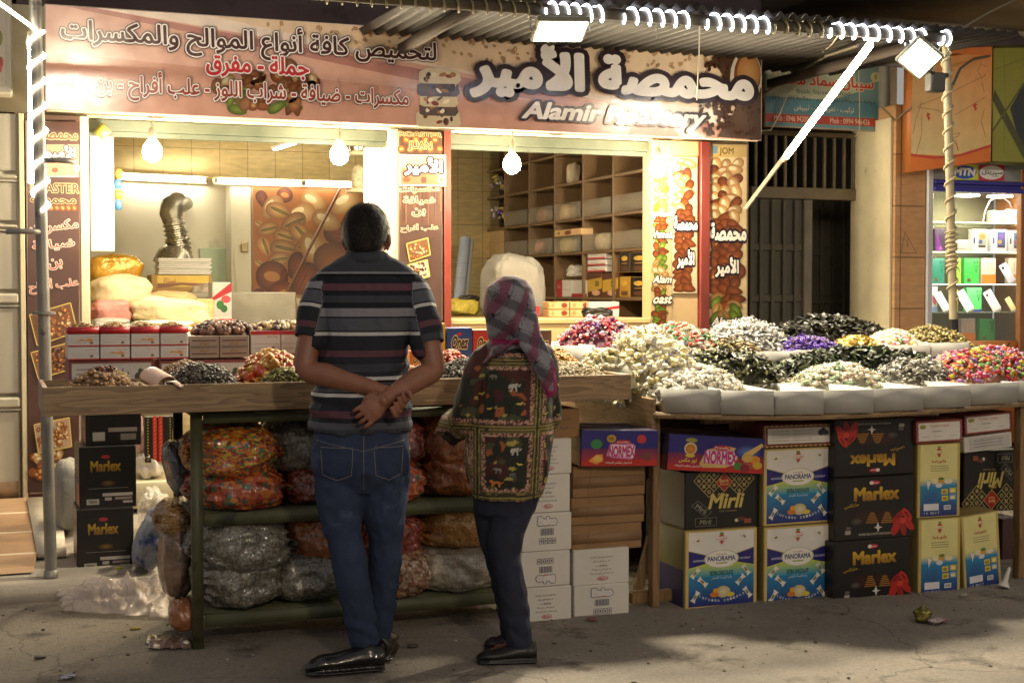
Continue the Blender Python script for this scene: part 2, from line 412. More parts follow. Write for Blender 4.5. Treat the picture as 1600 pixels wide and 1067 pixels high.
# ================================================================== SETTING
YF, YS, YP = 8.35, 7.9, 6.72          # shop front, sign face, line of the front poles
def tile_mat(name, c1, c2, mortar, w, h, plane='xz', rough=.3, off=0.0, ms=.012):
    m = mat(name, c1, rough); nt = m.node_tree; N = nt.nodes; L = nt.links; b = N["Principled BSDF"]
    tc = N.new('ShaderNodeTexCoord'); sp = N.new('ShaderNodeSeparateXYZ'); cb = N.new('ShaderNodeCombineXYZ')
    L.new(tc.outputs['Object'], sp.inputs[0])
    for i, a in enumerate(plane): L.new(sp.outputs['xyz'.index(a)], cb.inputs[i])
    br = N.new('ShaderNodeTexBrick'); br.offset = off; br.inputs['Scale'].default_value = 1
    br.inputs['Brick Width'].default_value = w; br.inputs['Row Height'].default_value = h; br.inputs['Mortar Size'].default_value = ms * min(w, h)
    br.inputs['Color1'].default_value = H(c1); br.inputs['Color2'].default_value = H(c2); br.inputs['Mortar'].default_value = H(mortar)
    L.new(cb.outputs[0], br.inputs['Vector'])
    n = N.new('ShaderNodeTexNoise'); n.inputs['Scale'].default_value = 9; n.inputs['Detail'].default_value = 7
    mp = N.new('ShaderNodeMapping'); mp.inputs['Scale'].default_value = (1, 4, 1); L.new(cb.outputs[0], mp.inputs[0]); L.new(mp.outputs[0], n.inputs['Vector'])
    mr = N.new('ShaderNodeMapRange'); mr.inputs['From Min'].default_value = .3; mr.inputs['From Max'].default_value = .7; mr.inputs['To Min'].default_value = .82; mr.inputs['To Max'].default_value = 1.08
    L.new(n.outputs['Fac'], mr.inputs['Value'])
    mx = N.new('ShaderNodeMix'); mx.data_type = 'RGBA'; mx.blend_type = 'MULTIPLY'; mx.inputs['Factor'].default_value = 1
    L.new(br.outputs['Color'], mx.inputs[6]); L.new(mr.outputs[0], mx.inputs[7]); L.new(mx.outputs[2], b.inputs['Base Color'])
    bp = N.new('ShaderNodeBump'); bp.inputs['Strength'].default_value = .3; bp.inputs['Distance'].default_value = .004; bp.invert = True
    L.new(br.outputs['Fac'], bp.inputs['Height']); L.new(bp.outputs[0], b.inputs['Normal'])
    return m
def road_mat():
    m = mat('worn concrete road', '#827a70', .85, noise=.38, nscale=1.3, dirt=('#4c443c', 2.6, .55), bump=.6, bscale=70)
    nt = m.node_tree; N = nt.nodes; L = nt.links; b = N["Principled BSDF"]
    src = b.inputs['Base Color'].links[0].from_socket
    tc = N.new('ShaderNodeTexCoord'); n = N.new('ShaderNodeTexNoise'); n.inputs['Scale'].default_value = 55; n.inputs['Detail'].default_value = 8; n.inputs['Roughness'].default_value = .75
    L.new(tc.outputs['Object'], n.inputs['Vector'])
    mr = N.new('ShaderNodeMapRange'); mr.inputs['From Min'].default_value = .3; mr.inputs['From Max'].default_value = .7; mr.inputs['To Min'].default_value = .68; mr.inputs['To Max'].default_value = 1.2
    L.new(n.outputs['Fac'], mr.inputs['Value'])
    mx = N.new('ShaderNodeMix'); mx.data_type = 'RGBA'; mx.blend_type = 'MULTIPLY'; mx.inputs['Factor'].default_value = 1
    L.new(src, mx.inputs[6]); L.new(mr.outputs[0], mx.inputs[7])
    # hairline cracks
    n3 = N.new('ShaderNodeTexNoise'); n3.inputs['Scale'].default_value = 2.2; n3.inputs['Detail'].default_value = 5; L.new(tc.outputs['Object'], n3.inputs['Vector'])
    ad = N.new('ShaderNodeVectorMath'); ad.operation = 'MULTIPLY_ADD'; ad.inputs[1].default_value = (.5, .5, .5); L.new(n3.outputs['Color'], ad.inputs[0]); L.new(tc.outputs['Object'], ad.inputs[2])
    vo = N.new('ShaderNodeTexVoronoi'); vo.feature = 'DISTANCE_TO_EDGE'; vo.inputs['Scale'].default_value = .9; L.new(ad.outputs[0], vo.inputs['Vector'])
    cr = N.new('ShaderNodeMapRange'); cr.inputs['From Max'].default_value = .008; cr.inputs['To Min'].default_value = .55; cr.inputs['To Max'].default_value = 1; L.new(vo.outputs['Distance'], cr.inputs['Value'])
    my = N.new('ShaderNodeMix'); my.data_type = 'RGBA'; my.blend_type = 'MULTIPLY'; my.inputs['Factor'].default_value = 1
    L.new(mx.outputs[2], my.inputs[6]); L.new(cr.outputs[0], my.inputs[7]); L.new(my.outputs[2], b.inputs['Base Color'])
    return m
mb = MB(); nx, ny = 90, 60
xs = np.concatenate(([-60, -20], np.linspace(-3, 9, nx), [25, 70])); ys = np.concatenate(([-50, -8], np.linspace(2.5, 6.7, ny), [14, 30]))
gv = [(x, y, .012 * mnoise.noise((x * 1.3, y * 1.3, 0)) + .004 * mnoise.noise((x * 6, y * 6, 3)) if 2.6 < y < 6.6 and -3 < x < 9 else 0) for y in ys for x in xs]
mb.add(gv, [[j * len(xs) + i, j * len(xs) + i + 1, (j + 1) * len(xs) + i + 1, (j + 1) * len(xs) + i] for j in range(len(ys) - 1) for i in range(len(xs) - 1)])
tag(mb.build('road', road_mat(), loc=(0, 0, 0), smooth=180), kind='structure')
M_CONC = mat('pale concrete', '#9a9186', .8, noise=.2, nscale=3, dirt=('#5d554b', 4, .58), bump=.2, bscale=60)
def sz(y): return .085 + (y - 6.62) / (YF - 6.62) * .15       # pavement rises gently to the shop
mb = MB()
mb.prism([(-12, 6.62, -.05), (-12, 6.62, .085), (-12, 6.70, .09), (-12, 9.2, sz(YF) + .02), (-12, 9.2, -.05)], (24, 0, 0))
tag(mb.build('pavement', M_CONC, loc=(0, 0, 0), smooth=0), kind='structure')
mb = MB(); mb.add([(-4, 6.80, sz(6.80) + .005), (.17, 6.80, sz(6.80) + .005), (.3, YF - .02, sz(YF) + .005), (-4, YF - .02, sz(YF) + .005)], [[0, 1, 2, 3]])
tag(mb.build('pavement_tiles', tile_mat('beige paving', '#b08f70', '#9c7a5a', '#d8c8b0', .42, .42, 'xy', .6, ms=.035), loc=(0, 0, 0), smooth=0), kind='structure')
a, b_, c_, d_ = at(42, 784, Y=8.25), at(93, 784, Y=8.25), at(104, 874, Y=7.05), at(59, 876, Y=7.05)
mb = MB(); mb.prism([(a.x, 8.25, sz(8.25) + .001), (b_.x, 8.25, sz(8.25) + .001), (c_.x, 7.05, sz(7.05) + .001), (d_.x, 7.05, sz(7.05) + .001)], (0, 0, .022))
tag(mb.build('pavement_slab', mat('white stone slab', '#c4bba9', .5, noise=.1, dirt=('#8d8272', 5, .62)), smooth=0), kind='structure')
# ------------------------------------------------------------------ shop building (one room behind two openings)
M_CREAM = mat('cream painted jamb', '#cbbf9f', .6, noise=.1, dirt=('#7d735c', 9, .62))
M_RAIL = mat('green grey rail', '#4d5347', .5, noise=.2)
M_WALLTILE = tile_mat('cream wall tiles', '#e3cf9f', '#dcc590', '#a8926a', .235, .30, 'xz', .25)
M_WALLTILE2 = tile_mat('cream side tiles', '#e3cf9f', '#dcc590', '#a8926a', .235, .30, 'yz', .25)
M_PLASTER = mat('grey cream plaster', '#b9b39d', .8, noise=.1, nscale=2, dirt=('#8b846c', 3, .64))
M_DARKWALL = mat('dusky upper wall', '#5f5259', .9, noise=.25, nscale=3, dirt=('#3a3236', 4, .55))
shop = thing('shop_building', 'nut roastery shop with two brightly lit openings and cream tiled room', 'shop', (2.3, YF, .2))
XL, XR, YB = .30, 4.22, 12.0
def X_(u, Y=YF): return at(u, 400, Y=Y).x
def Z_(v, Y=YF, u=600): return at(u, v, Y=Y).z
zt = Z_(190, YF, 300)     # underside of the lintel
mb = MB(); mb.box(XL - .3, XR + .12, YB, YB + .12, .2, 3.2); mb.build('back_wall', M_WALLTILE, shop, 0)
mb = MB(); mb.box(XL - .3, XL, YF + .16, YB, .2, 3.2); mb.build('side_wall', M_WALLTILE2, shop, 0)
mb = MB(); mb.box(XR + .45, XR + .57, YF + .13, YB, .2, 3.2); mb.build('side_wall', M_WALLTILE2, shop, 0)
mb = MB(); mb.box(XL - .3, XR + .57, YF + .16, YB + .1, 2.95, 3.05); mb.build('ceiling', M_PLASTER, shop, 0)
mb = MB(); mb.box(XL - .1, XR + .5, YF + .14, YB, .2, .26); mb.build('shop_floor', M_CONC, shop, 0)
mb = MB(); mb.box(XL - .6, X_(1168), YF, YF + .15, zt, 3.0); mb.build('lintel', M_CREAM, shop, 0)
mb = MB(); mb.box(-3, 12, YF + .02, YF + .15, 3.0, 5.5); mb.build('upper_wall', M_DARKWALL, shop, 0)
# soffit between sign and wall
mb = MB(); mb.box(X_(70, YS) + .02, at(1188, 200, Y=YS).x - .02, YS + .07, YF - .002, zt + .012, zt + .045); mb.build('soffit', mat('pale soffit panel', '#b3a98e', .5, noise=.15), shop, 0)
def jamb(u0, u1, z0=.2, m=M_CREAM, pr=.0, name='jamb'):
    mb = MB(); mb.box(X_(u0), X_(u1), YF - .01 - pr, YF + .13, z0, zt + .006, b=.004); return mb.build(name, m, shop, 30)
jamb(126, 140); jamb(608, 622)
jamb(622.5, 692, m=mat('brown backing board', '#5a4238', .6), name='column'); jamb(692.5, 703, m=mat('red brown post', '#7a2f22', .45, noise=.2), pr=.02, name='post')
jamb(1017, 1090, m=mat('beige backing board', '#b59a72', .6), name='column'); jamb(1090.5, 1105, m=mat('dark red post', '#6e2a22', .45, noise=.2), pr=.03, name='post')
jamb(1105.5, 1168, m=_MC['beige backing board'], name='column'); jamb(40, 125.5, m=_MC['brown backing board'], name='column'); jamb(31, 39.5, pr=.01)
for u0, u1 in ((141, 607), (704, 1016)):
    mb = MB(); mb.box(X_(u0), X_(u1), YF + .03, YF + .10, zt - .07, zt - .005, b=.004); mb.box(X_(u0), X_(u1), YF + .045, YF + .085, zt - .10, zt - .072); mb.build('shutter_rail', M_RAIL, shop, 30)
M_BOARD = mat('glossy white board', '#d8d4c8', .25, noise=.04)
for u0, u1, v0, v1 in ((141, 178, 192, 393), (570, 607.5, 231, 520)):
    x0, x1, z0, z1 = fr(u0, v0, u1, v1, YF + .16); mb = MB(); mb.box(x0, x1, YF + .15, YF + .19, z0, min(z1, zt + .1), b=.004); mb.build('white_board', M_BOARD, shop, 30)
# sills and base walls
mb = MB(); mb.box(X_(141), X_(607), YF, YF + .14, .2, 1.16); mb.build('base_wall', tile_mat('base tiles', '#cbb78e', '#c2ac80', '#9a8560', .3, .3, 'xz', .35), shop, 0)
mb = MB(); mb.box(X_(140), X_(608), 7.95, YF - .003, .2, .345, b=.004); mb.build('base_ledge', M_CREAM, shop, 0)
M_WOODC = mat('cream wood', '#c8a874', .5, noise=.12, nscale=3, stretch=(1, 1, 14))
mb = MB(); mb.box(X_(142), X_(606), YF + .145, YF + .9, 1.12, 1.16, b=.004); mb.build('inner_counter', M_WOODC, shop, 30)
mb = MB(); mb.box(X_(704), X_(1016), YF, YF + .14, .2, 1.19); mb.box(X_(704), X_(1016), YF - .01, YF + .75, 1.193, 1.225, b=.004); mb.build('inner_counter', M_WOODC, shop, 30)
# niche wall with plaster, lower part of the back wall
x0, x1, z0, z1 = fr(120, 283, 392, 640, YB - .06)
mb = MB(); mb.box(x0, x1, YB - .07, YB - .002, .3, z1, b=.006); mb.build('plaster_panel', M_PLASTER, shop, 30)
x0, x1, z0, z1 = fr(360, 286, 392, 640, YB - .3); mb = MB(); mb.box(x0, x1, YB - .35, YB - .072, .3, z1, b=.006); mb.build('pier', M_PLASTER, shop, 30)
x0, x1, z0, z1 = fr(312, 388, 358, 480, YB - .1); mb = MB(); mb.box(x0, x1, YB - .1, YB - .072, z0, z1, b=.005); mb.build('cabinet_door', mat('sage green metal', '#8d9a7c', .45, noise=.08), shop, 30)
# ------------------------------------------------------------------ side shelving on the right-hand wall of the room
sh = thing('display_shelving', 'tall brown wooden shelving with open cubbyholes along the right wall', 'shelving', (XR + .2, 10, .26))
M_SHW = mat('brown laminate', '#8a5524', .4, noise=.15, stretch=(1, 1, 6)); M_SHF = mat('grey brown shelf edge', '#6f583e', .4, noise=.1)
def yx(u): return at(u, 400, X=XR).y
ZR = [Z for Z in (at(957, 274, X=XR).z, at(957, 338, X=XR).z, at(957, 392, X=XR).z)]
zrow = [1.22, at(957, 467, X=XR).z, at(957, 392, X=XR).z, at(957, 336, X=XR).z, at(957, 275, X=XR).z, at(900, 236, X=XR).z, 2.9]
ycol = [yx(u) for u in (1014, 957, 910, 866, 826, 788, 751)]
mb = MB(); mb.box(XR + .36, XR + .40, ycol[0], ycol[-1], .3, 2.9); mb.build('back_board', M_SHW, sh, 0)
for y in ycol: mb = MB(); mb.box(XR, XR + .358, y - .011, y + .011, .3, 2.9, b=.002); mb.build('upright', M_SHF, sh, 30)
for i, z in enumerate(zrow[1:-1]):
    mb = MB()
    for y0, y1 in zip(ycol, ycol[1:]): mb.box(XR + .003, XR + .355, y0 + .013, y1 - .013, z - .011, z + .011, b=.002)
    mb.build('shelf', M_SHF, sh, 30)
mb = MB()
for y0, y1 in zip(ycol, ycol[1:]): mb.box(XR + .005, XR + .35, y0 + .013, y1 - .013, 1.10, 1.215, b=.003)
mb.build('base_shelf', M_WOODC, sh, 30)
M_ACR = mat('clear acrylic front', '#cfcbbd', .12, alpha=.16, noise=.1, spec=.6)
for r_ in (2, 3):
    for k in range(5):
        mb = MB(); mb.box(XR - .012, XR - .004, ycol[k] + .02, ycol[k + 1] - .02, zrow[r_] + .013, zrow[r_] + .135); mb.build('acrylic_front', M_ACR, sh, 0)
# ------------------------------------------------------------------ neighbour on the left: panelled metal shutter
sx0, sx1 = at(-90, 400, Y=YF).x, X_(30.5)
t = thing('metal_shutter', 'closed cream grey panelled metal shutter left of the brown price board', 'shutter', (sx1 - .5, YF, .2))
M_SHUT = mat('cream grey sheet metal', '#aaa394', .5, noise=.14, nscale=2.5, stretch=(6, 1, .6), dirt=('#6f6250', 5, .64))
vs_ = [783, 640, 617, 478, 455, 360, 348, 283, 270, 172]
mb = MB(); mb.box(sx0, sx1, YF + .02, YF + .06, .2, 3.4); mb.build('backing', M_SHUT, t, 0)
for i in range(0, 9, 1):
    z0, z1 = Z_(vs_[i], YF, 20), Z_(vs_[i + 1], YF, 20); mb = MB()
    if i % 2 == 0: mb.box(sx0, sx1 - .01, YF, YF + .018, z0 + .008, z1 - .008, b=.006)
    else: mb.box(sx0, sx1 - .004, YF - .02, YF + .016, z0 + .01, z1 - .012, b=.012); mb.box(sx0, sx1 - .004, YF - .012, YF + .014, z0 - .004, z0 + .006)
    mb.build('panel' if i % 2 == 0 else 'rail', M_SHUT, t, 30)
mb = MB(); mb.box(sx0, sx1 - .02, YF - .004, YF + .015, Z_(782, YF, 20), Z_(752, YF, 20)); mb.build('rusty_bottom', mat('rusty sheet', '#7a5f45', .8, noise=.35, nscale=20), t, 0)
x0, x1, z0, z1 = fr(-60, -30, 19, 146, YF - .15)
t = thing('wall_sign', 'white framed sign box with red spots, cut by the left edge above the shutter', 'sign', ((x0 + x1) / 2, YF - .1, z0))
mb = MB(); mb.box(x0, x1, YF - .15, YF + .015, z0, z1, b=.01); mb.build('sign_case', mat('white sign frame', '#b9b2a2', .5, noise=.1), t, 30)
a = Art(Y=YF - .152); a.rect(-60, -25, 8, 132, '#c9bfae'); a.ell(1, 98, 4, 9, '#b03a30'); a.ell(0, 108, 3, 6, '#c24c3c'); a.ell(0, 60, 4, 12, '#8d8a4a'); a.build('sign_print', t)
# ------------------------------------------------------------------ the big shop sign
sxl, sxr = at(70, 90, Y=YS).x, at(1191, 150, Y=YS).x
szb, sztop = at(70, 172, Y=YS).z, at(70, 6, Y=YS).z
sg = thing('shop_sign', 'long salmon and beige shop sign with Arabic lettering and pictures of nuts', 'sign', ((sxl + sxr) / 2, YS, szb))
mb = MB(); mb.box(sxl, sxr, YS, YS + .07, szb, sztop, b=.006); mb.build('sign_case', mat('pale sign edge', '#c8b6a4', .35), sg, 30)
def slope(u, k): return k * (u - 70)
def SV(u, f):          # pixel row of a point on the sign, f = 0 top .. 1 bottom
    x = at(u, 100, Y=YS); t_, b2 = 6 + .0668 * (u - 70), 172 + .0446 * (u - 70); return t_ + (b2 - t_) * f
a = Art(Y=YS)
def band(pts, c): a.poly([(u, SV(u, f)) for u, f in pts], c)
L0, R0 = 71.5, 1189.5
a.poly([(u, SV(u, f)) for u, f in ((L0, .99), (R0, .99), (R0, .012), (L0, .012))], '#dcae9c')
band([(L0, .99), (330, .985), (R0, .985), (R0, .80), (L0, .45)], '#cf9c88')
band([(150, .012), (640, .35), (R0, .9), (R0, .70), (560, .1), (330, .012)], '#eedccd')
band([(100, .012), (640, .52), (R0, .96), (R0, .91), (640, .40), (150, .012)], '#b9847a')
a.poly([(330, SV(330, .012)), (640, SV(640, .33)), (900, SV(900, .55)), (R0, SV(R0, .72)), (R0, SV(R0, .012))][::-1], '#e6ccac')
rg = random.Random(4)
for i in range(300):
    u = rg.uniform(400, 1110); f = rg.uniform(.04, .62)
    if f > .02 + (u - 330) / 860 * .66: continue
    r_ = rg.uniform(2.6, 4.4); rot = rg.uniform(-1.2, 1.2) + 1.5

    a.ell(u, SV(u, f), r_, r_ * .62, '#a9835e' if i % 3 else '#8f6a48', rot, flat=True); a.ell(u, SV(u, f), r_ * .9, r_ * .1, '#e6ccac', rot, n=8)

# nut picture behind the middle line
rg = random.Random(11)
for i in range(46):
    w = rg.uniform(0, 6.28); q = math.sqrt(rg.random()); u, v = 424 + 84 * q * math.cos(w), 138 + 38 * q * math.sin(w)
    a.nut(u, v, rg.uniform(9, 15), rg.uniform(0, 3.1), rg.choice(['almond', 'almond', 'hazel', 'walnut', 'green', 'pale']), rg); a.k = 13 + i % 9
for u, v, rr in ((370, 172, .3), (432, 168, -.5), (458, 165, .35)): a.nut(u, v, 16, rr, 'green', rg)

# stack of filled sweets
for u0, v0, u1, v1, c in ((650, 172, 720, 196, '#d8c8a6'), (655, 160, 716, 178, '#5c4a44'), (656, 146, 716, 164, '#d4c49e'), (652, 128, 718, 148, '#554a4c'), (654, 108, 720, 128, '#dccfb2')):
    a.poly([(u0, v1), (u0 + 6, v1 + 3), (u1 - 5, v1 + 4), (u1, v1 - 2), (u1 - 3, v0 + 4), (u1 - 20, v0), (u0 + 14, v0 - 2), (u0, v0 + 5)], c)
    for _ in range(9):
        a.ell(rg.uniform(u0 + 8, u1 - 8), rg.uniform(v0 + 3, v1 - 2), rg.uniform(3, 7), rg.uniform(2, 4), rg.choice(['#6a4a30', '#a87848', '#efe4c8', '#8a3a34', '#3e3030']), rg.uniform(0, 3))
# coffee cup and spilt beans

for i in range(150):
    q = rg.random(); u = 1085 + 100 * rg.random() ** .7; v = 150 + (u - 1085) * .45 + rg.gauss(0, 1) * (8 + 18 * q)
    if v > SV(u, .97) or v < SV(u, .08) or u > 1184: continue
    a.nut(u, v, rg.uniform(2.8, 4.6), rg.uniform(0, 3), 'bean', rg)

a.poly([(1188, SV(1188, .02)), (1188, SV(1188, .98)), (1120, SV(1120, .97)), (1150, 170), (1128, 118), (1110, 92), (1122, SV(1122, .04))][::-1], '#4a3426')
for i in range(120):
    u = rg.uniform(1100, 1185); v = rg.uniform(88, 212)
    if v > SV(u, .96) or v < SV(u, .05): continue
    a.nut(u, v, rg.uniform(2.8, 4.6), rg.uniform(0, 3), 'bean', rg)

a.ell(1164, 122, 25, 42, '#e6ddd0', c2='#c9beb0'); a.ell(1166, 118, 21, 35, '#a06c3c', c2='#6a3f20'); a.ell(1168, 116, 18, 30, '#c99a62', c2='#a87444')
DK = '#33262c'
a.text('لتحميص كافة أنواع الموالح والمكسرات', 96, 41, 680, 93, '#4a2c2a', outs=((.085, DK), (.052, '#f1e9e4')), bold=.022)
a.text('جملة - مفرق', 322, 88, 481, 123, '#c4313a', outs=((.085, '#6a4a4a'), (.06, '#f4ebe6')), bold=.03)
a.text('مكسرات - ضيافة - شراب اللوز - علب أفراح - بن', 149, 122, 637, 166, '#b0503a', outs=((.085, DK), (.055, '#f1e9e4')), bold=.024, c2='#7c3226')
a.text('محمصة الأمير', 737, 80, 1172, 160, '#efeae6', outs=((.105, DK),), bold=.06)
a.text('Alamir Roastery', 818, 167, 1098, 199, '#efeae6', outs=((.11, DK),), bold=.04, shear=.35)
a.build('sign_print', sg, rough=.15)
# downlight cans in the soffit
for u, v in ((241, 185), (506, 197), (690, 205), (860, 212), (1045, 221)):
    p = at(u, v, Z=zt + .005); p.y = max(YS + .14, min(p.y, YF - .12))
    mb = MB(); mb.lathe([(.055, 0), (.06, .004), (.06, .008)], (p.x, p.y, zt + .002), 20); mb.lathe([(.036, -.006), (.044, -.003), (.044, .0)], (p.x, p.y, zt + .002), 16)
    tag(mb.build('downlight', mat('dark lamp rim', '#4a4438', .4)), {241: 'unlit round downlight in the soffit above the hanging bulb at the far left', 506: 'unlit round downlight above the second hanging bulb', 690: 'unlit round downlight above the brown middle column', 860: 'unlit round downlight above the shelving window, left of its last bulb', 1045: 'unlit round downlight above the dark red post'}[u], 'downlight', 'round downlights in the soffit')
# ------------------------------------------------------------------ price boards and posters on the front
def panel(name, label, cat, u0, v0, u1, v1, Y, th=.006, m=None, group=None):
    x0, x1, z0, z1 = fr(u0, v0, u1, v1, Y); t = thing(name, label, cat, ((x0 + x1) / 2, Y + th, z0), group)
    mb = MB(); mb.box(x0, x1, Y, Y + th, z0, z1, b=.001); mb.build('board', m or mat('poster board', '#9a8a78', .5), t, 30); return t
M_POSTER = None
YP1 = YF - .022
t = panel('price_board', 'tall brown board with Arabic price list behind the striped lamp pole', 'board', 43, 190, 124, 770, YP1)
a = Art(Y=YP1); a.rect(43.5, 769, 123.5, 190.5, '#4b322c'); a.rect(43.5, 390, 123.5, 300, '#503630')
a.rect(72, 275, 123.5, 226, '#c08d70'); a.line([(60, 276), (123, 276)], 2, '#cdb9a6')
a.text('محمصة', 62, 200, 121, 218, '#6a5040', outs=((.05, '#c9ab7a'),), bold=.02)
a.text('الأمير', 72, 228, 118, 250, '#efe6de', outs=((.08, '#3b2a2a'),), bold=.04)
a.ell(120, 263, 5, 6, '#d8c3a0'); a.ell(86, 266, 5, 4, '#7a5038')
a.text('ROASTER', 46, 287, 123, 301, '#5a3c30', outs=((.05, '#cfb07c'),), bold=.02); a.text('محمصة', 48, 304, 118, 318, '#5a3c30', outs=((.05, '#cfb07c'),), bold=.02)
for i in range(7): a.nut(62 + 9 * i, 325, 6, .2 * i, 'hazel')
for s_, u0, v0, u1, v1 in (('مكسرات', 47, 345, 122, 364), ('ضيافة', 51, 374, 116, 391), ('بن', 76, 405, 97, 421), ('علب أفراح', 45, 435, 122, 456)):
    a.text(s_, u0, v0, u1, v1, '#b5483c', outs=((.045, '#e8d8c8'),), bold=.01, rot=.12)
def nutcard(a, pts, seed, kinds, edge='#cdb05c', bg='#6a4a34', rr=4.2, n=70):
    a.poly(pts, bg); a.line(list(pts) + [pts[0]], 1.6, edge); rg = random.Random(seed); k0 = a.k
    P = [np.array(p, float) for p in pts]
    for i in range(n):
        s_, t_ = rg.uniform(.09, .91), rg.uniform(.09, .91); q = P[0] * (1 - s_) * (1 - t_) + P[1] * s_ * (1 - t_) + P[2] * s_ * t_ + P[3] * (1 - s_) * t_
        a.nut(q[0], q[1], rr * rg.uniform(.7, 1.1), rg.uniform(0, 3), rg.choice(kinds), rg)

nutcard(a, [(46, 492), (110, 473), (121, 518), (58, 540)], 3, ['almond', 'pale', 'walnut', 'hazel'])
nutcard(a, [(48, 551), (112, 534), (116, 575), (60, 592)], 4, ['bean', 'almond', 'hazel'], bg='#7a5a44')
nutcard(a, [(53, 663), (108, 652), (112, 697), (60, 708)], 5, ['pale', 'walnut', 'hazel'], bg='#a58a74')
for i in range(40): a.nut(rnd.uniform(47, 118), rnd.uniform(705, 762), rnd.uniform(5, 8), rnd.uniform(0, 3), rnd.choice(['pale', 'pale', 'almond', 'walnut', 'hazel']))
a.build('board_print', t)
t = panel('price_board', 'tall brown board with Arabic list and four nut photos on the middle column', 'board', 623, 208, 691, 500, YP1)
a = Art(Y=YP1); a.rect(623.5, 499.5, 690.5, 208.5, '#4b362e'); a.rect(623.5, 352, 690.5, 290, '#553c32')
for i in range(26): u = rnd.uniform(625, 689); a.line([(u, 292), (u, rnd.uniform(315, 352))], rnd.uniform(.6, 1.6), rnd.choice(['#6b4c3c', '#43302a', '#7a5a46'])) 
a.text('ROASTER', 624, 207, 690, 214, '#5a3c30', outs=((.05, '#cfb07c'),)); 
for i in range(9): a.nut(627 + 7.5 * i, 219 if i % 2 else 233, 6, .5 * i, 'hazel')
a.text('JUAN', 638, 222, 674, 236, '#5a3c30', outs=((.06, '#cfb07c'),), bold=.02)
for s_, u0, v0, u1, v1 in (('مكسرات', 624, 290, 686, 302), ('ضيافة', 630, 307, 679, 320), ('بن', 644, 326, 664, 338), ('علب أفراح', 626, 350, 684, 363)):
    a.text(s_, u0, v0, u1, v1, '#5a4036', outs=((.05, '#d8c0a4'),), bold=.012, rot=.05)
nutcard(a, [(635, 381), (668, 372), (672, 398), (640, 409)], 8, ['almond', 'hazel', 'pale'], rr=2.6, n=40)
nutcard(a, [(637, 414), (667, 406), (671, 432), (641, 440)], 9, ['bean', 'almond'], rr=2.4, n=40, bg='#b5a58c')
nutcard(a, [(642, 444), (661, 438), (666, 467), (646, 472)], 10, ['pale', 'bean'], rr=2.4, n=24, bg='#7b6a80')
nutcard(a, [(652, 473), (668, 469), (672, 492), (656, 497)], 12, ['pale', 'walnut'], rr=2.4, n=20)
a.build('board_print', t)
t = panel('name_card', 'small white edged card with shop name in Arabic on the middle column', 'sign', 624, 242, 697, 291, YP1 - .012, th=.008)
a = Art(Y=YP1 - .012); a.rect(624.6, 290.5, 696.4, 242.6, '#e4dccf'); a.rect(626, 289, 695, 244, '#a9664e'); a.poly([(626, 244), (626, 262), (695, 276), (695, 244)], '#c9a27e')
a.text('الأمير', 633, 247, 690, 274, '#f2ede6', outs=((.11, DK),), bold=.05); a.ell(689, 281, 5, 6, '#e2d6c2'); a.ell(689, 281, 3, 4, '#a8703c'); a.ell(635, 281, 6, 4, '#6b452e'); a.rect(658, 286, 666, 277, '#5a4036')
a.build('card_print', t)
# nut posters on the right-hand columns
def nutfill(a, u0, v0, u1, v1, r, seed, kindf):
    rg = random.Random(seed); k0 = a.k; v = v0 + r * .7; row = 0
    while v < v1 - r * .5:
        u = u0 + r * (.75 if row % 2 else .98)
        while u < u1 - r * .62:
            a.nut(min(max(u + rg.uniform(-.2, .2) * r, u0 + r * .7), u1 - r * .7), v + rg.uniform(-.18, .18) * r, r * rg.uniform(.85, 1.02), rg.uniform(0, 3.1), kindf((v - v0) / (v1 - v0), rg), rg); u += r * 1.02
        v += r * .74; row += 1

def kf(f, rg):
    return rg.choice(['pale', 'pale', 'pale', 'almond']) if f < .38 else rg.choice(['almond', 'almond', 'almond', 'hazel']) if f < .8 else rg.choice(['pistachio', 'green', 'almond', 'pistachio'])
t = panel('nut_poster', 'tall nut photo poster right of the dark red post with shop name', 'poster', 1106, 226, 1167, 510, YP1)
a = Art(Y=YP1); a.rect(1106.5, 509.5, 1166.5, 226.5, '#d9c6a0'); a.rect(1106.5, 246, 1166.5, 226.8, '#c9b078'); a.text('JOM', 1124, 231, 1146, 244, '#7a6a3a'); a.rect(1113, 240, 1121, 228, '#7d9ab0')
nutfill(a, 1107, 248, 1166, 508, 14, 21, kf)
a.text('محمصة', 1109, 350, 1165, 375, '#f2ede6', outs=((.12, DK),), bold=.05); a.text('الأمير', 1118, 403, 1153, 432, '#f2ede6', outs=((.12, DK),), bold=.05)
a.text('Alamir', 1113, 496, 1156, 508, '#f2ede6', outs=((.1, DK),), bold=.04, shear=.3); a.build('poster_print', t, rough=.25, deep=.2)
t = panel('nut_poster', 'almond photo poster with shop name between mirrored strip and dark red post', 'poster', 1051, 245, 1089.5, 459, YP1)
a = Art(Y=YP1); a.rect(1051.5, 458.5, 1089, 245.5, '#dcc9a6'); nutfill(a, 1052, 247, 1089, 457, 12, 22, lambda f, rg: rg.choice(['pale', 'pale', 'almond']) if f < .4 else 'almond')
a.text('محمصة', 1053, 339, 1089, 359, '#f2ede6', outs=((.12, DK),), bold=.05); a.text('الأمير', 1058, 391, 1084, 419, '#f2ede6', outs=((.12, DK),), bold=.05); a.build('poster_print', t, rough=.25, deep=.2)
t = panel('nut_poster', 'narrow glass reveal strip beside the shelving with painted reflection of the nut posters', 'poster', 1018, 250, 1050, 520, YP1 + .004)  # mirroring side reveal: the posters' reflection is painted on as flat print
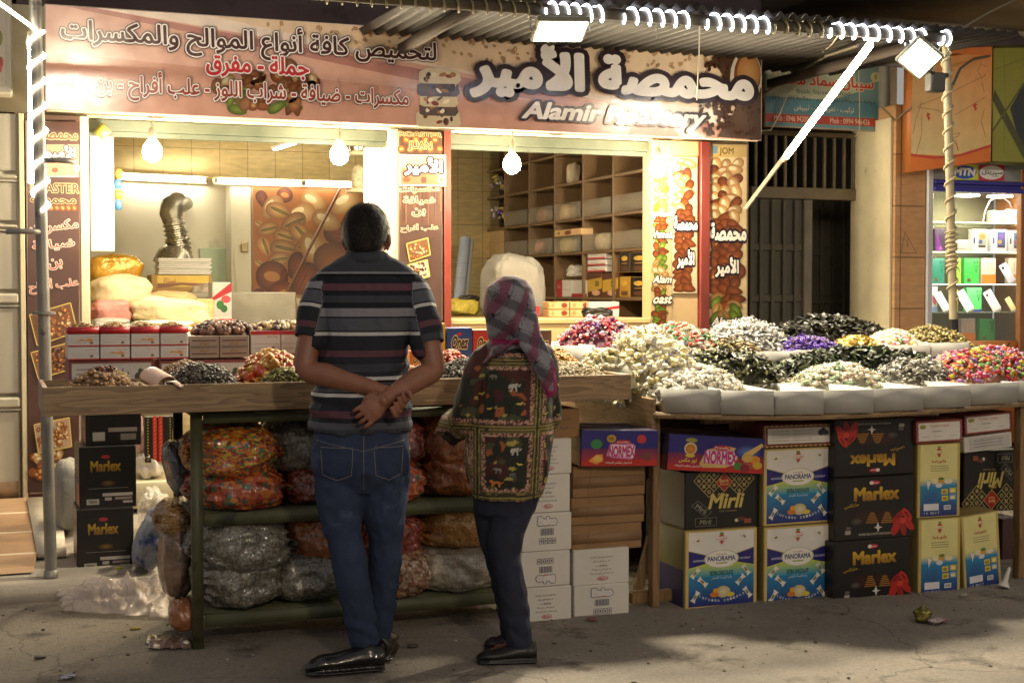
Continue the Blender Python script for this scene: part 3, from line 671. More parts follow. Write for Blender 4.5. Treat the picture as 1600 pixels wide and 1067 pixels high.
a = Art(Y=YP1 + .004); a.rect(1018.5, 519.5, 1049.5, 250.5, '#cbb088'); nutfill(a, 1019, 252, 1049, 518, 9, 23, lambda f, rg: rg.choice(['pistachio', 'green', 'pale']) if f < .3 or .55 < f < .75 else rg.choice(['almond', 'almond', 'green']))
for s_, v0, v1, mir in (('yretsao', 331, 341, 1), ('rimal', 361, 372, 1), ('Alam', 431, 442, 0), ('oast', 463, 474, 0)):
    a.text(s_, 1021, v0, 1049, v1, '#efe8dc', outs=((.1, '#5a4638'),), bold=.03, shear=-.3 if mir else .3)
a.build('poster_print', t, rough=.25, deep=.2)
# big nut picture on the back wall
YW = YB - .36
t = panel('nut_picture', 'large close-up photo of pistachios and hazelnuts hung on the back wall', 'poster', 394, 291, 580, 520, YW)
a = Art(Y=YW); a.rect(394.5, 519, 579.5, 291.5, '#a8753c'); k0 = a.k; rg = random.Random(31)
big = [(410, 312, 26, 1.2, 'almond'), (445, 305, 30, .3, 'hazel'), (490, 315, 34, .5, 'pale'), (540, 318, 36, 2.6, 'pale'), (560, 350, 24, .3, 'almond'), (535, 365, 30, .1, 'almond'), (425, 325, 22, 2.2, 'pale'), (470, 335, 24, 2.7, 'pale'), (510, 345, 24, .4, 'pale'),
       (405, 350, 20, .5, 'pistachio'), (435, 330, 21, .3, 'pistachio'), (458, 348, 22, 2.6, 'pistachio'), (418, 358, 18, 2.8, 'pistachio'), (445, 370, 19, .2, 'pistachio'), (470, 365, 22, .7, 'pistachio'), (413, 385, 20, 1.1, 'pistachio'), (443, 388, 22, .1, 'pistachio'), (478, 385, 20, 2.9, 'pistachio'), (405, 412, 22, .6, 'pistachio'), (435, 405, 18, 2.9, 'pistachio'),
       (462, 415, 22, 1.9, 'almond'), (425, 432, 26, .2, 'hazel'), (405, 460, 30, .5, 'hazel'), (440, 462, 24, 2.5, 'hazel'), (490, 390, 30, 1.2, 'pale'), (525, 415, 40, .8, 'walnut'), (475, 440, 32, 2.0, 'almond'), (560, 420, 30, 1.5, 'walnut'), (470, 475, 22, .2, 'pale'), (530, 470, 34, .4, 'hazel'), (565, 470, 20, 1, 'almond'), (410, 495, 20, .2, 'pale'), (450, 500, 24, .1, 'pale'), (500, 500, 28, .2, 'almond')]
for i, (u, v, r_, ro, kd) in enumerate(big):
    r_ = min(r_, u - 395, 579 - u, v - 292, 518 - v); a.nut(u, v, r_, ro, kd, rg)
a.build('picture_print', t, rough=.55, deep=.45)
p0, p1 = at(449, 455, Y=YW - .25), at(532, 294, Y=YW - .04)
mb = MB(); mb.tube([p0 + (p0 - p1) * .55, p1], .013, 8); tag(mb.build('wooden_stick', mat('dark stick', '#5a3a22', .5)), 'long wooden stick leaning against the big nut picture', 'stick')
# ------------------------------------------------------------------ dark gateway right of the shop
gx0, gx1 = X_(1168.5) + .02, X_(1402)
YG = 8.75
M_GATE = mat('dull green brown metal', '#4a463a', .6, noise=.25, nscale=4, dirt=('#6d4a35', 3.5, .62)); M_BAR = mat('gate frame metal', '#6b5f49', .55, noise=.25)
gw = thing('gateway_building', 'dark recessed gateway wall between nut shop and phone shop', 'building', ((gx0 + gx1) / 2, YG, .2))
zs0 = Z_(207, YG, 1280)
mb = MB(); mb.box(gx0, gx1 + .3, YG + .04, YG + .2, zs0 + .0, 4); mb.build('upper_wall', mat('brown plaster', '#6b5c47', .9, noise=.25, nscale=3), gw, 0)
mb = MB(); mb.box(gx0 - .08, gx0, YF + .16, YG + .2, .2, 4); mb.build('reveal', mat('grey green reveal', '#575446', .8, noise=.2), gw, 0)
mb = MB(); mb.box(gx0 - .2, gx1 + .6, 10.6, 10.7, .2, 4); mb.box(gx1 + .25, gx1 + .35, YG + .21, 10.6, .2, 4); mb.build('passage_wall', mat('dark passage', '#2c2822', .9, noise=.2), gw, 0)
gt = thing('alley_gate', 'old green brown metal gate with barred fanlight and one leaf ajar', 'gate', ((gx0 + gx1) / 2, YG, .2))
def GX(u): return at(u, 400, Y=YG).x
def GZ(v): return at(1270, v, Y=YG).z
mb = MB(); mb.box(GX(1172), GX(1352), YG - .02, YG + .035, GZ(312), GZ(294), b=.004); mb.box(GX(1352.5), GX(1364), YG - .03, YG + .035, .2, zs0, b=.004); mb.box(GX(1172), GX(1352), YG - .02, YG + .035, GZ(214), zs0 - .002, b=.003); mb.build('gate_frame', M_BAR, gt, 30)
for i in range(12):
    u = 1180 + i * 15.3; mb = MB(); mb.box(GX(u) - .011, GX(u) + .011, YG - .008, YG + .014, GZ(294) + .001, GZ(214) - .001, b=.003); mb.build('bar', M_BAR, gt, 30)
def leaf(u0, u1, Y, ribs, rails, lab=None, top=313):
    mb = MB(); X0, X1 = at(u0, 400, Y=Y).x, at(u1, 400, Y=Y).x; zz = at(1270, top, Y=Y).z
    mb.box(X0, X1, Y, Y + .02, .25, zz)
    for r_ in ribs: x = X0 + (X1 - X0) * r_; mb.box(x - .014, x + .014, Y - .03, Y - .001, .25, zz - .005, b=.004)
    for v in rails: z = at(1270, v, Y=Y).z; mb.box(X0 + .005, X1 - .005, Y - .018, Y - .0005, z - .025, z + .025, b=.004)
    return mb.build('gate_leaf', M_GATE, gt, 30)
leaf(1170, 1252, YG, (.02, .2, .42, .64, .86), (387, 466))
leaf(1253, 1358, YG + .65, (.1, .27, .44, .6, .78, .95), (395, 470))
mb = MB(); mb.box(GX(1253), GX(1266), YG - .03, YG + .64, .25, GZ(313), b=.005); mb.build('leaf_edge', mat('worn grey edge', '#6d675a', .6, noise=.25), gt, 30)
# dental sign
YD = 8.5
t = panel('dentist_sign', 'faded blue dentist sign with red tooth and Arabic name above the gate', 'sign', 1196, 88, 1377, 202, YD, th=.03)
a = Art(Y=YD)
def DV(u, f): return 88 + (u - 1196) * .055 + f * (106 - (u - 1196) * .02)
def dq(u0, f0, u1, f1, c): a.poly([(u0, DV(u0, f1)), (u1, DV(u1, f1)), (u1, DV(u1, f0)), (u0, DV(u0, f0))], c)
zA, zB = at(1286, 200, Y=YD).z, at(1286, 92, Y=YD).z
a2 = Art((at(1196.5, 150, Y=YD).x, YD, zA), (1, 0, 0), (0, 0, 1), at(1376.5, 150, Y=YD).x - at(1196.5, 150, Y=YD).x, zB - zA)
a2.grad(0, 0, 1, 1, '#5a8790', '#748c88'); a2.poly([(0, .42), (.55, .40), (.8, .55), (.75, .9), (.3, .97), (.02, .8)], '#a9b096'); a2.rect(0, .18, 1, .40, '#4f7d8c'); a2.rect(0, .05, 1, .17, '#a8392a')
a2.poly([(.045, .97), (.075, .93), (.115, .97), (.12, .88), (.105, .8), (.1, .73), (.085, .82), (.065, .73), (.06, .83), (.04, .9)], '#b5382a'); a2.ell(.95, .78, .045, .075, '#b9b48a'); a2.ell(.95, .78, .012, .04, '#8b8a56')
a2.text('سيبان إبراهيم محمد'.replace('إبراهيم ', 'سماد '), .08, .56, .93, .76, '#b5382a', outs=((.05, '#c9c4a6'),), bold=.035); a2.text('الدكتور', .42, .80, .58, .88, '#56605a')
a2.text('Bijak Sipan Semad', .26, .465, .72, .54, '#3e4a48', bold=.0); a2.text('جراحة الفم والأسنان - تقويم - معالجة لثة - زراعة', .05, .36, .95, .45, '#3b4748', bold=.01); a2.text('تركيب - تعويضات - تبييض', .24, .22, .76, .32, '#c9c9b4', bold=.01)
a2.text('Mob : 0946 942000', .07, .07, .38, .15, '#d8b8a4'); a2.text('Mob : 0994 946426', .55, .07, .9, .15, '#d8b8a4'); a2.build('sign_print', t, rough=.5)
# drain pipe beside the phone shop
p0, p1 = at(1380, 540, Y=8.5), at(1387, 100, Y=8.5)
mb = MB(); mb.tube([(p0.x - .01, 8.5, .2), (p1.x - .03, 8.5, 3.1)], .045, 14); tag(mb.build('drain_pipe', mat('grey pipe', '#77736a', .5, noise=.2)), 'grey vertical drain pipe beside the stone pilaster', 'pipe')

mb = MB(); rg = random.Random(77)
for i in range(900):
    x, y = rg.uniform(-.6, 5.6), 3.9 + 2.65 * rg.random() ** .7; r_ = rg.choice((.002, .003, .003, .004, .006)) * rg.uniform(.7, 1.4); h_ = .012 * mnoise.noise((x * 1.3, y * 1.3, 0)) + .004 * mnoise.noise((x * 6, y * 6, 3))
    mb.ell((x, y, h_ + r_ * .35), (r_ * rg.uniform(1, 1.8), r_, r_ * .6), Matrix.Rotation(rg.uniform(0, 3), 3, 'Z'), 6, 4, c=H(rg.choice(['#5a5046', '#8a8074', '#3c352e', '#a09684', '#6a5a44'])))
tag(mb.build('grit', mat('street grit', attr=True, rough=.9), smooth=60), 'loose grit and crumbs scattered over the worn road', 'grit', kind='stuff')
# ------------------------------------------------------------------ phone shop on the right
YQ = 8.3
ps = thing('phone_shop', 'phone shop front with lit glass display and stone pilaster at the right', 'shop', (6.6, YQ, .2))
def QX(u, Y=YQ): return at(u, 400, Y=Y).x
def QZ(v, Y=YQ, u=1525): return at(u, v, Y=Y).z
ST = tile_mat('sandy stone cladding', '#b98f62', '#b08458', '#6f5234', .6, .36, 'xz', .5, ms=.012)
mb = MB(); mb.box(QX(1397), QX(1446), YQ, YQ + .5, .2, QZ(170), b=.006); mb.build('pilaster', ST, ps, 30)
mb = MB(); mb.box(QX(1392), QX(1396.5), YQ + .02, YQ + .5, .2, QZ(190), b=.004); mb.build('pilaster_edge', M_CREAM, ps, 30)
a = Art(Y=YQ); a.line([(1414, 363), (1407.5, 395), (1432, 395.5), (1414, 363)], .7, '#5b4630'); a.line([(1416.5, 376), (1418.5, 384), (1417.5, 386)], .8, '#3f3020'); a.build('pencil_mark', ps)
M_ALU = mat('white aluminium', '#b9b9bd', .35, noise=.05)
mb = MB(); mb.box(QX(1447), QX(1455), YQ - .02, YQ + .08, .2, QZ(262), b=.004); mb.build('window_frame', M_ALU, ps, 30)
mb = MB(); mb.box(QX(1592), QX(1640), YQ - .02, YQ + .03, .2, QZ(262), b=.004); mb.box(QX(1640), QX(1660), YQ + .04, YQ + .6, .2, QZ(262)); mb.build('side_panel', mat('orange brown laminate', '#8a5a34', .45, noise=.15), ps, 30)
mb = MB(); mb.box(QX(1455.5), QX(1640), YQ - .005, YQ + .05, QZ(283), QZ(255), b=.004); mb.build('fascia_panel', mat('grey fascia', '#8f9194', .45), ps, 30)
mb = MB(); mb.box(QX(1455.5), QX(1640), YQ - .035, YQ + .05, QZ(289.5), QZ(284), b=.004); mb.box(QX(1455.5), QX(1640), YQ - .03, YQ + .05, QZ(301), QZ(294.5), b=.004); mb.box(QX(1455.5), QX(1640), YQ - .012, YQ + .05, QZ(294.4), QZ(289.6)); mb.build('blue_rail', mat('cobalt blue rail', '#2a2a86', .35), ps, 30)
mb = MB(); mb.box(QX(1440), QX(1640), YQ + .62, YQ + .64, .5, QZ(260)); mb.build('display_back', mat('olive grey mirror backing', '#8b8a6c', .25, noise=.2, nscale=2), ps, 0)
mb = MB(); mb.box(QX(1455.5), QX(1591), YQ - .005, YQ + .62, .3, QZ(533) - .004); mb.build('display_base', mat('orange printed base', '#a8652a', .5, noise=.15), ps, 0)
a = Art(Y=YQ - .006); a.poly([(1583, 545), (1592, 534), (1590, 548), (1597, 552), (1588, 556), (1584, 566), (1581, 556)], '#a8322a'); a.line([(1578, 535), (1573, 542), (1577, 548), (1580, 556)], 2, '#4a2a1c'); a.build('base_print', ps)
M_GLASS = mat('window glass', '#ffffff', .02, trans=1, spec=.5); M_GLASS.node_tree.nodes["Principled BSDF"].inputs['IOR'].default_value = 1.02
M_SHELFG = mat('glass shelf edge', '#a9b79c', .15, spec=.6, alpha=.35)
for v, lit in ((348, 1), (394, 1), (443.5, 1), (487.5, 0)):
    z = QZ(v, YQ + .2); mb = MB(); mb.box(QX(1456), QX(1638), YQ + .12, YQ + .6, z - .007, z); s_ = mb.build('glass_shelf', M_SHELFG, ps, 0)
    if lit:
        mb = MB(); mb.box(QX(1463), QX(1612), YQ + .108, YQ + .117, z - .008, z - .003); mb.build('light_strip', mat('led shelf strip', '#fff', .5, emit='#eef2c0', estr=3), s_, 0)
mb = MB()
for u in (1510, 1562): p = at(u, 305, Y=YQ + .3); mb.box(p.x - .07, p.x + .07, YQ + .24, YQ + .36, QZ(302), QZ(302) + .012)
mb.build('spot_light', mat('led spot', '#fff', .5, emit='#fff4d8', estr=30), ps, 0)
for v_, e_ in ((303, 1.6), (352, .7), (398, .7), (447, .7)):
    ld = bpy.data.lights.new('display_lamp', 'AREA'); ld.shape = 'RECTANGLE'; ld.size = 1.0; ld.size_y = .03; ld.energy = e_; ld.color = (1, .97, .86)
    lo = bpy.data.objects.new('display_lamp', ld); col.objects.link(lo); lo.parent = ps; p = at(1530, v_, Y=YQ + .1); lo.location = Vector((p.x, YQ + .11, p.z - .012)) - ps.location; lo.rotation_euler = (R(40), 0, 0)
mb = MB(); mb.box(QX(1456), QX(1591), YQ + .02, YQ + .026, QZ(533), QZ(302)); mb.build('window_glass', mat('thin shop glass', '#d8e0d8', .03, alpha=.05, spec=.3), ps, 0)
a = Art(Y=YQ - .006)
a.rect(1488, 281, 1528, 258, '#c9cf3a'); a.ell(1507.5, 269.5, 18.5, 10.5, '#2a55b0'); a.text('MTN', 1492, 263.5, 1523, 274, '#e9e9e4', bold=.06, shear=.15)
a.rect(1530, 283, 1569, 258, '#b53040'); a.ell(1549, 270, 19, 11, '#e4e2e2'); a.text('سيريتل', 1534, 266, 1566, 274, '#3a4250', bold=.02); a.text('Classic', 1549, 274, 1560, 276.5, '#4a5260')
a.build('sticker_print', ps)
YI = YQ + .24
def phonebox(u0, v0, u1, v1, c, label, kind='box', fn=None, d=.045):
    x0, x1, z0, z1 = fr(u0, v0, u1, v1, YI)
    base = min((QZ(v, YQ + .2) for v in (348, 394, 443.5, 487.5, 533)), key=lambda z: abs(z - z0))
    z1 += base - z0 + .001; z0 = base + .001
    return carton('phone_box', label, 'phone box', (x0, x1, z0, z1, YI), d, mat('box card ' + c, c, .35), {'front': fn} if fn else None, group='phone boxes in the lit display', bev=.002, seam=False)
def hot(a): a.text('HOT', .62, .35, .86, .9, '#1f4a2a', bold=.0, rot=0) if False else [a.text(ch, .66, .78 - .17 * i, .9, .9 - .17 * i, '#1d4a2c') for i, ch in enumerate('HOT')]; a.ell(.3, .16, .12, .05, '#7a5a2a'); a.rect(.2, .08, .45, .11, '#1d4a2c')
def ten(a): a.rect(.0, .0, 1, .36, '#d9822a'); a.text('10', .38, .5, .9, .86, '#c9a48a', bold=-.01)
def scr(cs):
    def f(a):
        a.rect(.38, .2, .9, .88, cs[0]); a.ell(.68, .68, .2, .12, cs[1]); a.ell(.55, .45, .12, .09, cs[2]); a.rect(.42, .2, .86, .3, '#4a3a3a'); a.rect(.08, .38, .2, .64, '#4a4a7a')
    return f
phonebox(1577, 325, 1596, 347, '#dcdad8', 'white phone box with a small symbol on the top glass shelf', fn=lambda a: a.text('رق', .5, .4, .8, .7, '#6a3a3a'))
phonebox(1488, 373, 1518, 392, '#cfc9b8', 'low wide cream phone box behind the pole on the second shelf', fn=lambda a: a.text('Redmi 12', .3, .2, .9, .36, '#8a8474'))
phonebox(1519, 356, 1543, 392, '#d6d3c8', 'white phone box with orange and grey screen picture, second shelf', fn=scr(['#9aa08a', '#d98a3a', '#4a4a8a']))
phonebox(1549, 357, 1573, 393, '#d8d8d6', 'white phone box with blue and purple screen picture, second shelf', fn=scr(['#4a5a9a', '#7a5aa0', '#d0983a']))
phonebox(1576, 358, 1597, 393, '#d2d2d0', 'white phone box with teal screen picture at the right end', fn=scr(['#6a8aa0', '#3a4a8a', '#a05a7a']))
phonebox(1461, 356, 1478, 392, '#4a3a4a', 'dark box with a purple swirl at the left end of second shelf', fn=lambda a: (a.poly([(.1, .05), (.6, .1), (.4, .5), (.2, .95)], '#8a2a9a'), a.poly([(.3, .05), (.7, .1), (.5, .3)], '#c05ac0')))
phonebox(1457, 401, 1476, 441, '#2f8a70', 'teal phone box at the left end of third shelf', fn=hot)
phonebox(1486, 401, 1502, 441, '#a8d048', 'lime yellow phone box just right of the pole, third shelf', fn=hot)
phonebox(1507, 401, 1530, 441, '#44c050', 'bright green phone box standing on the third shelf', fn=hot)
phonebox(1534, 401, 1556, 441, '#d8c8b0', 'cream and orange phone box numbered 10, left of leaning phone', fn=ten)
phonebox(1576, 402, 1597, 442, '#d8c8b0', 'cream and orange phone box numbered 10, right of leaning phone', fn=ten)
phonebox(1456, 446, 1465, 486, '#d0c8c8', 'white phone box with pink circle at left of fourth shelf', fn=lambda a: (a.ell(.5, .5, .4, .2, '#d86a6a'), a.rect(0, 0, 1, .2, '#8aa0c0')))
phonebox(1488, 451, 1497, 486, '#d8c81e', 'thin yellow phone box beside the pole, fourth shelf', fn=hot)
phonebox(1511, 448, 1534, 486, '#5cd070', 'pale green phone box with blue foot on the fourth shelf', fn=lambda a: (hot(a), a.rect(0, 0, 1, .09, '#3a3a9a')))
phonebox(1502, 497, 1524, 532, '#a89c90', 'grey and orange phone box numbered 10 on the bottom', fn=ten)
phonebox(1531, 499, 1555, 533, '#2f9a48', 'darker green phone box on the bottom of the display', fn=hot)
def phone(u0, v0, u1, v1, c, label, lens=True):
    x0, x1, z0, z1 = fr(u0, v0, u1, v1, YI); base = min((QZ(v, YQ + .2) for v in (348, 394, 443.5, 487.5)), key=lambda z: abs(z - z0))
    h = (z1 - z0) * 1.05; w = h * .47
    t = thing('phone', label, 'phone', (x1 - w * .5, YI - .06, base + .012), 'phones leaning on stands in the display', (R(-14), R(-26), 0))
    mb = MB(); mb.box(-w / 2, w / 2, -.004, .004, 0, h, b=.004); mb.build('phone_body', mat('phone shell ' + c, c, .25), t, local=True)
    if lens:
        mb = MB(); mb.lathe([(.012, 0), (.012, .003), (.009, .004)], (-w * .2, -.004, h * .82), 14, M=Matrix.Rotation(R(90), 3, 'X')); mb.build('camera_ring', mat('dark lens', '#2a2a2c', .1), t, local=True)
    mb = MB(); mb.box(-.02, .02, -.02, .03, -.011, -.001, b=.003); mb.build('stand', mat('clear stand', '#8d8f84', .2), t, local=True)
phone(1558, 409, 1580, 440, '#c9c4d0', 'pale lilac phone leaning between two orange boxes')
phone(1466, 455, 1478, 485, '#d8d6d8', 'white phone leaning at the left behind the pole', False)
phone(1496, 452, 1515, 485, '#dddcd8', 'big white phone leaning against the pale green box', False)
phone(1536, 452, 1557, 485, '#d8ccc8', 'pinkish white phone with dark camera ring on the fourth shelf')
phone(1563, 464, 1580, 485, '#d8c48a', 'small gold phone at the right of the fourth shelf', False)
# handbag on the top shelf
p0, p1 = at(1545, 348, Y=YI + .15), at(1571, 330, Y=YI + .15)
t = thing('gift_bag', 'small grey gift bag with a looped pink cord on the top glass shelf', 'bag', ((p0.x + p1.x) / 2, YI + .15, QZ(348, YQ + .2) + .001))
mb = MB(); mb.box(p0.x, p1.x, YI + .12, YI + .18, QZ(348, YQ + .2) + .001, p1.z, b=.004); mb.build('bag_body', mat('grey green bag', '#8d9a8a', .5), t, 30)
mb = MB(); q = [at(u, v, Y=YI + .15) for u, v in ((1536, 346), (1539, 330), (1546, 315), (1555, 309), (1567, 309), (1577, 316), (1583, 330))]; mb.tube(q, .006, 8); mb.build('cord', mat('pink cord', '#a8868a', .5), t, 60)
# ---- signs above the phone shop
def sign_poly(name, label, pts, Y, th, base, fn, cat='sign'):
    P = [at(u, v, Y=Y) for u, v in pts]; zmin = min(p.z for p in P)
    t = thing(name, label, cat, (sum(p.x for p in P) / len(P), Y, zmin))
    mb = MB(); mb.prism(P, (0, th, 0)); mb.build('sign_case', base, t, 0)
    a = Art(Y=Y); fn(a); a.build('sign_print', t, rough=.4); return t
def f1(a):
    a.poly([(1423, 260), (1548, 238), (1550, 80), (1426, 96)], ['#d8c892', '#d8b878', '#d88a48', '#cc9656'])
    a.poly([(1423, 268), (1547, 252), (1548, 226), (1520, 238), (1480, 244), (1423, 241)], '#d8742a'); a.line([(1423, 242), (1460, 247), (1500, 243), (1548, 228)], 4, '#c2402a')
    a.poly([(1426, 96), (1440, 78), (1550, 74), (1550, 88), (1490, 84)], '#cf7430')
    for u, v in ((1451, 182), (1524, 167)): a.poly([(u - 2, v - 6), (u + 3, v - 3), (u, v), (u + 3, v + 3), (u - 1, v + 7), (u - 2, v + 2), (u - 4, v)], '#c23a24')
    for pts in ([(1440, 160), (1430, 190), (1426, 210)], [(1432, 168), (1462, 172), (1480, 180)], [(1434, 166), (1470, 152), (1540, 118)], [(1540, 105), (1532, 100), (1528, 112), (1534, 122), (1540, 116)], [(1534, 130), (1538, 145)], [(1492, 180), (1540, 152)], [(1538, 170), (1533, 190), (1540, 215)], [(1440, 180), (1440, 210), (1432, 240)], [(1472, 212), (1480, 208), (1484, 214), (1476, 216), (1472, 212)], [(1490, 210), (1500, 208), (1496, 214), (1488, 216)], [(1476, 240), (1478, 226)], [(1497, 234), (1492, 220)]):
        a.line(pts, .9, '#9a6a3a')
    a.line([(1476, 240), (1478, 226), (1482, 220)], 1.6, '#c2502a'); a.line([(1497, 236), (1494, 224), (1490, 220)], 1.6, '#c2502a')
sign_poly('orange_sign', 'orange and cream shop sign with curling lines, behind the roped pole', [(1421, 269), (1548, 254), (1551, 72), (1424, 80)], 8.1, .08, mat('sign edge orange', '#b06a34', .5), f1)
def f2(a):
    a.poly([(1550, 252), (1600, 254), (1640, 254), (1640, 74), (1552, 76)], '#8a8a32'); a.poly([(1550, 150), (1562, 183), (1552, 205)], '#9a9a44')
    a.poly([(1578, 170), (1640, 60), (1640, 300), (1600, 250)], '#2c3036'); a.poly([(1550, 156), (1600, 250), (1600, 228), (1554, 140)], '#4a4a22'); a.line([(1550, 206), (1600, 130)], 3, '#5a5a24'); a.line([(1552, 110), (1600, 92)], .8, '#5a5a2a'); a.line([(1568, 76), (1571, 160), (1568, 240)], .7, '#6a6a2c')
sign_poly('green_sign', 'olive green sign with dark diamond shapes at the right edge', [(1551, 256), (1640, 258), (1640, 70), (1553, 72)], 8.12, .08, mat('sign edge green', '#55552a', .5), f2)
# ------------------------------------------------------------------ canopy, pipes, poles
M_POLE = mat('galvanised pole', '#8e8b84', .45, metal=.6, noise=.25, nscale=6, dirt=('#2c2a26', 14, .6))
p0, p1 = at(80, 905, Y=YP), at(56, 40, Y=YP)
lp = thing('lamp_pole', 'grey stained steel pole with ring brackets at the left end of the stall', 'pole', (p0.x, YP, sz(YP)))
d_ = (p1 - p0).normalized(); ptop = p0 + d_ * 3.1
mb = MB(); mb.tube([Vector((p0.x, YP, sz(YP))), p0 + d_ * 1.2, ptop], .027, 14); mb.lathe([(.032, 0), (.032, .03), (.027, .035)], (p0.x, YP, sz(YP)), 14); mb.build('pole', M_POLE, lp, 50)
def pl(v): return at(60, v, Y=YP).z
def pole_pt(z): k = (z - p0.z) / (p1.z - p0.z); return p0 + (p1 - p0) * k
for v, side in ((252, 1), (363, -1)):
    q = pole_pt(pl(v)); mb = MB(); r_ = .075
    arc = [q + Vector((side * (r_ - r_ * math.cos(w)), -.05 * math.sin(w) * 1.3, 0)) for w in np.linspace(0, math.pi, 12)]
    mb.tube(arc, [(.012, .004)] * 12, 6, ref=(0, 0, 1)); mb.build('bracket_ring', M_POLE, lp, 40)
q = pole_pt(pl(489)); mb = MB(); mb.lathe([(.03, -.008), (.052, -.006), (.052, .006), (.03, .008)], q, 18); mb.build('flange', M_POLE, lp, 40)
def helix(A, B, r, turns, wr, m, n=14, mb=None, w0=0, flat=None):
    mb = mb or MB(); A = Vector(A); B = Vector(B); t = (B - A).normalized(); a = (Vector((0, -1, 0)) - t * t.dot(Vector((0, -1, 0)))).normalized(); b = t.cross(a); k = max(3, int(turns * n))
    mb.tube([A + (B - A) * (i / k) + (a * math.cos(w0 + 2 * math.pi * turns * i / k) + b * math.sin(w0 + 2 * math.pi * turns * i / k)) * r for i in range(k + 1)], wr, 6, m=m); return mb
M_LED = mat('lit led rope', '#fff', .4, emit='#fff1d6', estr=9); M_LEDW = mat('lit cold led rope', '#fff', .4, emit='#eaf0ff', estr=6)
M_ROPE = mat('unlit rope', '#6a6244', .5, noise=.2)
mb = helix(pole_pt(pl(330)), pole_pt(pl(50)), .036, 7.2, .0075, 0, 18)
a0 = pole_pt(pl(50)); mb.tube([a0 + Vector((0, -.036, 0)), at(40, 35, Y=YP - .05), at(0, 6, Y=YP - .1), at(-40, -20, Y=YP - .1)], .0085, 6)
tag(mb.build('led_rope', M_LED, smooth=60), 'lit warm LED rope wound round the left pole and running off the edge', 'light rope')
q0, q1 = at(50, 286, Y=YP + .16), at(51, 62, Y=YP + .16)
t = thing('tube_light', 'lit vertical LED tube standing beside the left pole', 'tube light', (q0.x, q0.y, q0.z))
mb = MB(); mb.tube([q0, q1], .0165, 12); mb.build('tube', mat('lit tube', '#fff', .4, emit='#fff0d2', estr=80), t, 60)
mb = MB(); mb.tube([q0 - Vector((0, 0, .03)), q0 - Vector((0, 0, .001))], .018, 12); mb.tube([q1 + Vector((0, 0, .001)), q1 + Vector((0, 0, .04))], .018, 12); mb.box(q0.x - .012, q0.x + .012, q0.y + .018, q0.y + .03, q0.z - .03, q1.z + .04); mb.build('tube_holder', M_CREAM, t, 40)
# right pole
r0, r1 = at(1490, 512, Y=YP), at(1479, 90, Y=YP)
k_ = (r1 - r0) / (r1.z - r0.z); rb = r0 - k_ * (r0.z - sz(YP)); rt = r1 + k_ * .16
rp = thing('roped_pole', 'pale pole wound with unlit rope, standing behind the candy trays', 'pole', rb)
mb = MB(); mb.tube([rb, (rb + rt) / 2, rt], .024, 14); mb.build('pole', mat('pale taped pole', '#a2977c', .55, noise=.2, nscale=9), rp, 50)
mb = helix(r0 + k_ * .16, r1, .029, 14, .0065, 0, 14); helix(r0 + k_ * .34, r0 + k_ * .56, .030, 8, .0065, 0, 14, mb=mb); mb.build('rope', mat('pale rope', '#b3a684', .55, noise=.15), rp, 60)
mb = MB(); mb.tube([r0 - k_ * .06, r0 + k_ * .05], .027, 14); mb.build('tape', mat('black tape', '#1c1b1a', .4), rp, 60)
# horizontal pipe with rope
ya = 6.5
c0, c1 = at(480, -6, Y=ya), at(1484, 60, Y=ya)
cv = thing('canopy_pipe', 'long horizontal canopy pipe above the sign, wrapped in light rope', 'pipe', ((c0.x + c1.x) / 2, ya, c0.z))
c0.x = -1.2
mb = MB(); mb.tube([c0, c1], .030, 14); mb.build('pipe', mat('dark bundled cables', '#3a3426', .7, noise=.3), cv, 60)
def cp(u): # point on pipe seen at pixel column u
    x = at(u, 40, Y=ya).x; return c0 + (c1 - c0) * ((x - c0.x) / (c1.x - c0.x))
for u0, u1, n_, lit in ((505, 842, 15, 0), (848, 945, 5.5, 1), (970, 1082, 5.6, 1), (1100, 1205, 5.5, 1), (1205, 1290, 4.6, 0), (1292, 1440, 8, 1), (1468, 1482, 1.3, 1)):
    mb = helix(cp(u0), cp(u1), .040, n_, .0058, 0, 16); o = mb.build('lit_rope' if lit else 'unlit_rope', M_LEDW if lit else M_ROPE, cv, 60)
mb = MB(); pts = [(1468, 60), (1478, 70), (1486, 84), (1474, 92), (1464, 84), (1470, 72), (1482, 66), (1484, 78), (1476, 88)]
mb.tube([at(u, v, Y=YP - .08) for u, v in pts], .005, 6); mb.build('wire_coil', mat('pale wire', '#b5b59a', .5), cv, 60)
# corrugated sheet canopy
mb = MB(); n_ = 420; xs_ = np.linspace(2.0, c1.x + .45, n_); ys_ = (ya - .06, 7.2, YF + .01)
zc_ = c0.z + .075
vs = [(x, y, zc_ + .016 * math.sin(x * 2 * math.pi / .076) + (y - ya) * .03) for y in ys_ for x in xs_]
mb.add(vs, [[j * n_ + i, j * n_ + i + 1, (j + 1) * n_ + i + 1, (j + 1) * n_ + i] for j in range(2) for i in range(n_ - 1)])
cn = mb.build('canopy_sheet', mat('dark corrugated sheet', '#1b1612', .6, noise=.3, nscale=3, dirt=('#2a221b', 3, .55)), smooth=180, fixn=False)
sd = cn.modifiers.new('thickness', 'SOLIDIFY'); sd.thickness = .003
tag(cn, 'dark corrugated sheet canopy over the stall front', 'canopy')
for k, (x0_, x1_) in enumerate(((c1.x - .05, c1.x - .05), (2.25, 2.25))):
    mb = MB(); mb.box(x0_ - .02, x0_ + .02, ya + .05, YF - .01, zc_ - .075, zc_ - .02); tag(mb.build('canopy_rafter', mat('dark timber', '#3a2f26', .8, noise=.2), smooth=0), ('dark timber rafter under the canopy near the square floodlight pole', 'dark timber rafter under the canopy above the middle of the sign')[k], 'rafter')
